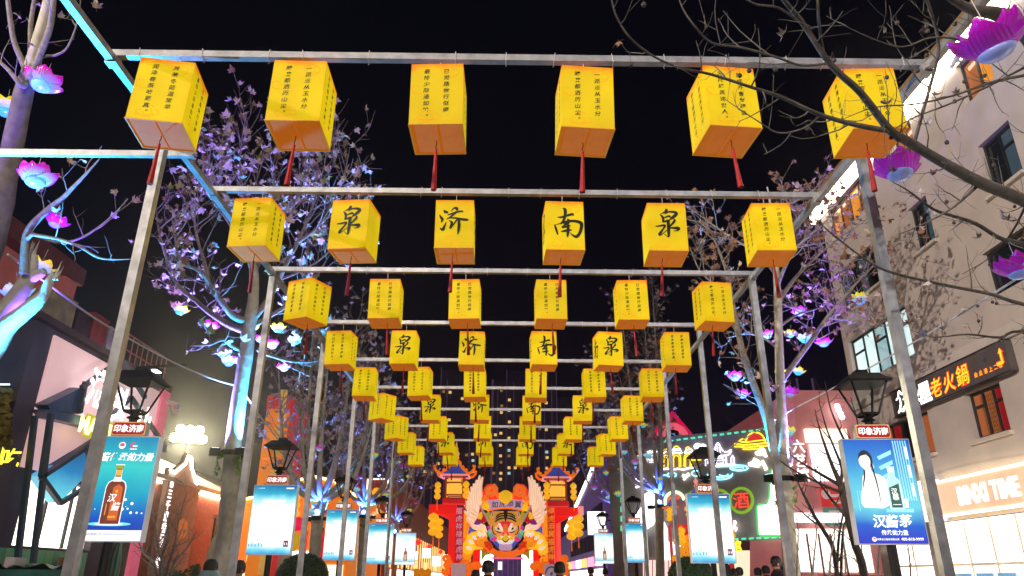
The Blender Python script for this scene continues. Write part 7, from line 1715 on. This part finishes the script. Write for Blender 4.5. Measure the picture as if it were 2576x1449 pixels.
p0, p1 = cz(-78, 1427, 7.8), cz(186, 1427, 7.8); MB().mm((p0.x, p0.y - .03, .02), (p1.x, p0.y, p0.z - .02)).obj("front_cloth", MATS["green_tarp"], t)
t = thing("stall_box", "small pink and white carton on the covered stall", "box", cz(40, 1420, 8)); p0, p1 = cz(14, 1402, 8), cz(40, 1428, 8); MB().mm((p0.x, p0.y, p1.z), (p1.x, p0.y + .2, p0.z)).obj("carton", M("carton_pink", lin(215, 170, 190), .6, c2=lin(150, 180, 160), scale=5), t)
t = thing("wooden_board", "brown wooden board leaning on the green plank wall", "board", atX(150, 1420, XB + .2)); MB().slab([atX(a, b, XB + .25) for a, b in ((152, 1402), (182, 1402), (178, 1449), (142, 1449))], V((1, 0, 0)), .05).obj("panel", M("board_brown", (.22, .13, .06), .7), t)
t = thing("flower_box", "box of yellow-orange flowers low beside the gate's left pillar", "planter", cz(1062, 1445, 34)); m = MB(); r_ = random.Random(4)
for k in range(60): m.ball(cz(1045 + r_.uniform(-2, 36), 1434 + r_.uniform(0, 14), 34), r_.uniform(.06, .12), 6, 4)
m.obj("blooms", G("marigold", (240, 150, 20), .4), t, kind='stuff'); MB().box(cz(1062, 1449, 34) - ZA * .6, (.8, .4, .5)).obj("trough", BLACK, t)

# ------------------------------------------------------------------ people
SKIN = M("skin", lin(196, 140, 116), .6); HAIRB = M("black_hair", (.008, .007, .008), .5); 
def person(label, px, top, zc, coat, face=0.0, hair="short", pants=(.03, .03, .04), scale=1.0, stoop=0.0, hood=False):
    """a standing adult; face = heading, 0 looks away from the camera (+y)"""
    p = cz(px, top, zc); hgt = p.z; s = hgt / 1.74
    t = thing("person", label, "person", (p.x, p.y, 0), face, "people on the walkway", True)
    J = [((0, 0, .94), .15), ((0, 0, 1.1), .145), ((0, .0, 1.28), .17), ((0, .01 + stoop * .3, 1.42), .14), ((0, .02 + stoop, 1.50), .058), ((0, .03 + stoop * 1.3, 1.60), .088), ((0, .03 + stoop * 1.4, 1.69), .075),
         ((.1, 0, .88), .1), ((.11, .03, .5), .068), ((.11, -.02, .1), .05), ((.12, .12, .04), .045), ((-.1, 0, .88), .1), ((-.11, -.05, .5), .068), ((-.11, -.12, .1), .05), ((-.12, .0, .04), .045),
         ((.2, stoop * .3, 1.39), .075), ((.26, -.02, 1.12), .06), ((.25, .1, .88), .045), ((.245, .14, .79), .035), ((-.2, stoop * .3, 1.39), .075), ((-.26, .0, 1.12), .06), ((-.25, .12, .9), .045), ((-.245, .17, .81), .035)]
    J = [((x, y, z - max(0, stoop - .06) * (1.3 if i in (4, 5, 6) else .6 if i in (3, 15, 19) else 0)), r) for i, ((x, y, z), r) in enumerate(J)]; dz_ = max(0, stoop - .06) * 1.3
    ed = [(0, 1), (1, 2), (2, 3), (3, 4), (4, 5), (5, 6), (0, 7), (7, 8), (8, 9), (9, 10), (0, 11), (11, 12), (12, 13), (13, 14), (3, 15), (15, 16), (16, 17), (17, 18), (3, 19), (19, 20), (20, 21), (21, 22)]
    me = bpy.data.meshes.new("body"); me.from_pydata([(x * s, y * s, z * s) for (x, y, z), r in J], ed, [])
    o = bpy.data.objects.new("body", me); col.objects.link(o); o.modifiers.new("skin", 'SKIN'); sk = me.skin_vertices[0].data
    for i, (_, r) in enumerate(J): sk[i].radius = (r * s, r * s * (.8 if i in (0, 1, 2, 3) else 1)); sk[i].use_root = i == 0
    o.modifiers.new("sub", 'SUBSURF').levels = 2
    dg = bpy.context.evaluated_depsgraph_get(); bm_ = bpy.data.meshes.new_from_object(o.evaluated_get(dg)); bpy.data.objects.remove(o)
    cm = M("coat_%d_%d_%d" % coat, lin(*coat), .8, var=.2, scale=6); pm = M("dark_trousers", pants, .8)
    for m_ in (cm, pm, SKIN): bm_.materials.append(m_)
    for f in bm_.polygons:
        c = f.center / s; f.use_smooth = True
        f.material_index = 2 if (c.z > 1.5 or (abs(c.x) > .19 and c.z < .85 and c.z > .7)) else (1 if c.z < .84 and abs(c.x) < .22 else 0)
    put("body", bm_, t)
    hc = V((0, .03 + stoop * 1.35, 1.645 - dz_)) * s
    m = MB(); N = 14
    prof = [(.001, .125), (.06, .115), (.098, .07), (.108, .01), (.104, -.03), (.094, -.075)]
    m.lathe([(r * s, z * s) for r, z in prof], N, hc - V((0, .012 * s, 0)))
    if hair == "long": m.lathe([(.108 * s, .0), (.12 * s, -.1 * s), (.13 * s, -.22 * s), (.11 * s, -.34 * s), (.02, -.36 * s)], N, hc - V((0, .03 * s, 0)))
    m.obj("hair", HAIRB, t, True)
    f = MB().ball(hc + V((0, .085, -.045)) * s, .02 * s, 6, 4, 1.3)
    f.obj("nose", SKIN, t, True)
    for sx in (-1, 1): MB().ball(hc + V((sx * .095, .0, -.04)) * s, .022 * s, 6, 4, 1.4).obj("ear", SKIN, t, True)
    for sx in (-1, 1): MB().ball(hc + V((sx * .035, .082, -.005)) * s, .011 * s, 6, 4).obj("eye", BLK, t)
    MB().lathe([(.075 * s, (1.41 - dz_) * s), (.09 * s, (1.47 - dz_) * s), (.072 * s, (1.53 - dz_) * s)], 12, (0, .015 + stoop, 0)).obj("collar", cm, t, True)
    if hood: MB().lathe([(.2 * s, -.30 * s), (.18 * s, -.16 * s), (.14 * s, -.07 * s), (.12 * s, -.04 * s)], 14, hc).obj("hood", cm, t, True)
    # short fingers on each hand
    for hx, hy, hz in ((.245, .14, .79), (-.245, .17, .81)):
        for k in range(4): MB().tube([V((hx, hy - .02 + k * .016, hz - .02)) * s, V((hx, hy - .015 + k * .018, hz - .075 + abs(k - 1.5) * .008)) * s, V((hx * .94, hy - .005 + k * .018, hz - .105 + abs(k - 1.5) * .012)) * s], .009 * s, 5).obj("finger", SKIN, t)
        MB().tube([V((hx, hy + .03, hz)) * s, V((hx * .92, hy + .055, hz - .04)) * s], .01 * s, 5).obj("thumb", SKIN, t)
    return t
person("person in black seen from behind, centre left before the gate", 1228, 1413, 13.5, (14, 14, 18))
person("person in black seen from behind before the ringed board", 1408, 1416, 14.2, (20, 20, 26), .1)
person("person hidden to the crown, low before the pale pink board", 1197, 1436, 16.5, (12, 12, 15), .3)
person("person in a pale blue hooded jacket at the bottom left", 514, 1403, 11.5, (170, 215, 222), -.5, stoop=.09, hood=True)
person("person in black looking down beside the second left post", 592, 1411, 12, (18, 18, 24), -2.2, stoop=.07)
person("person in a red jacket at the far right of the gate", 1487, 1428, 26, (170, 14, 40), 2.4)
person("person in a pale coat and red cap colours near the third right poster", 1523, 1431, 27, (205, 150, 140), .2)
person("person in a white coat with long black hair on the right", 1826, 1420, 21, (225, 215, 210), 0.1, "long")
person("small person in a dark red jacket next to the white coat", 1846, 1432, 22, (90, 20, 34), 2.8)
person("person in a pink coat on the right", 1860, 1429, 21, (225, 150, 150), .4)
person("person in black and pink on the right before the pink shop wall", 1905, 1430, 22, (60, 24, 36), -.6)
person("person in a dark maroon coat seen from behind on the right", 1926, 1425, 21, (46, 20, 34), .2)
person("tall person in a patterned dark jacket facing left on the right", 1953, 1402, 17, (58, 46, 62), 1.7)
person("person in dark violet half hidden by the right post", 1972, 1420, 19, (36, 22, 56), -.3)

# ------------------------------------------------------------------ thin haze, added for the glow around the floodlight
hz = MB().mm((-60, -20, -1.0), (60, 270, 80))
hm = bpy.data.materials.new("haze_air"); hm.use_nodes = True
n = hm.node_tree; n.nodes.clear(); o_ = n.nodes.new("ShaderNodeOutputMaterial"); pv = n.nodes.new("ShaderNodeVolumePrincipled")
pv.inputs["Density"].default_value = 0.0008; pv.inputs["Anisotropy"].default_value = 0.85; pv.inputs["Color"].default_value = (.9, .9, .9, 1)
n.links.new(pv.outputs[0], o_.inputs["Volume"])
hz.obj("haze", hm, None, kind='stuff')
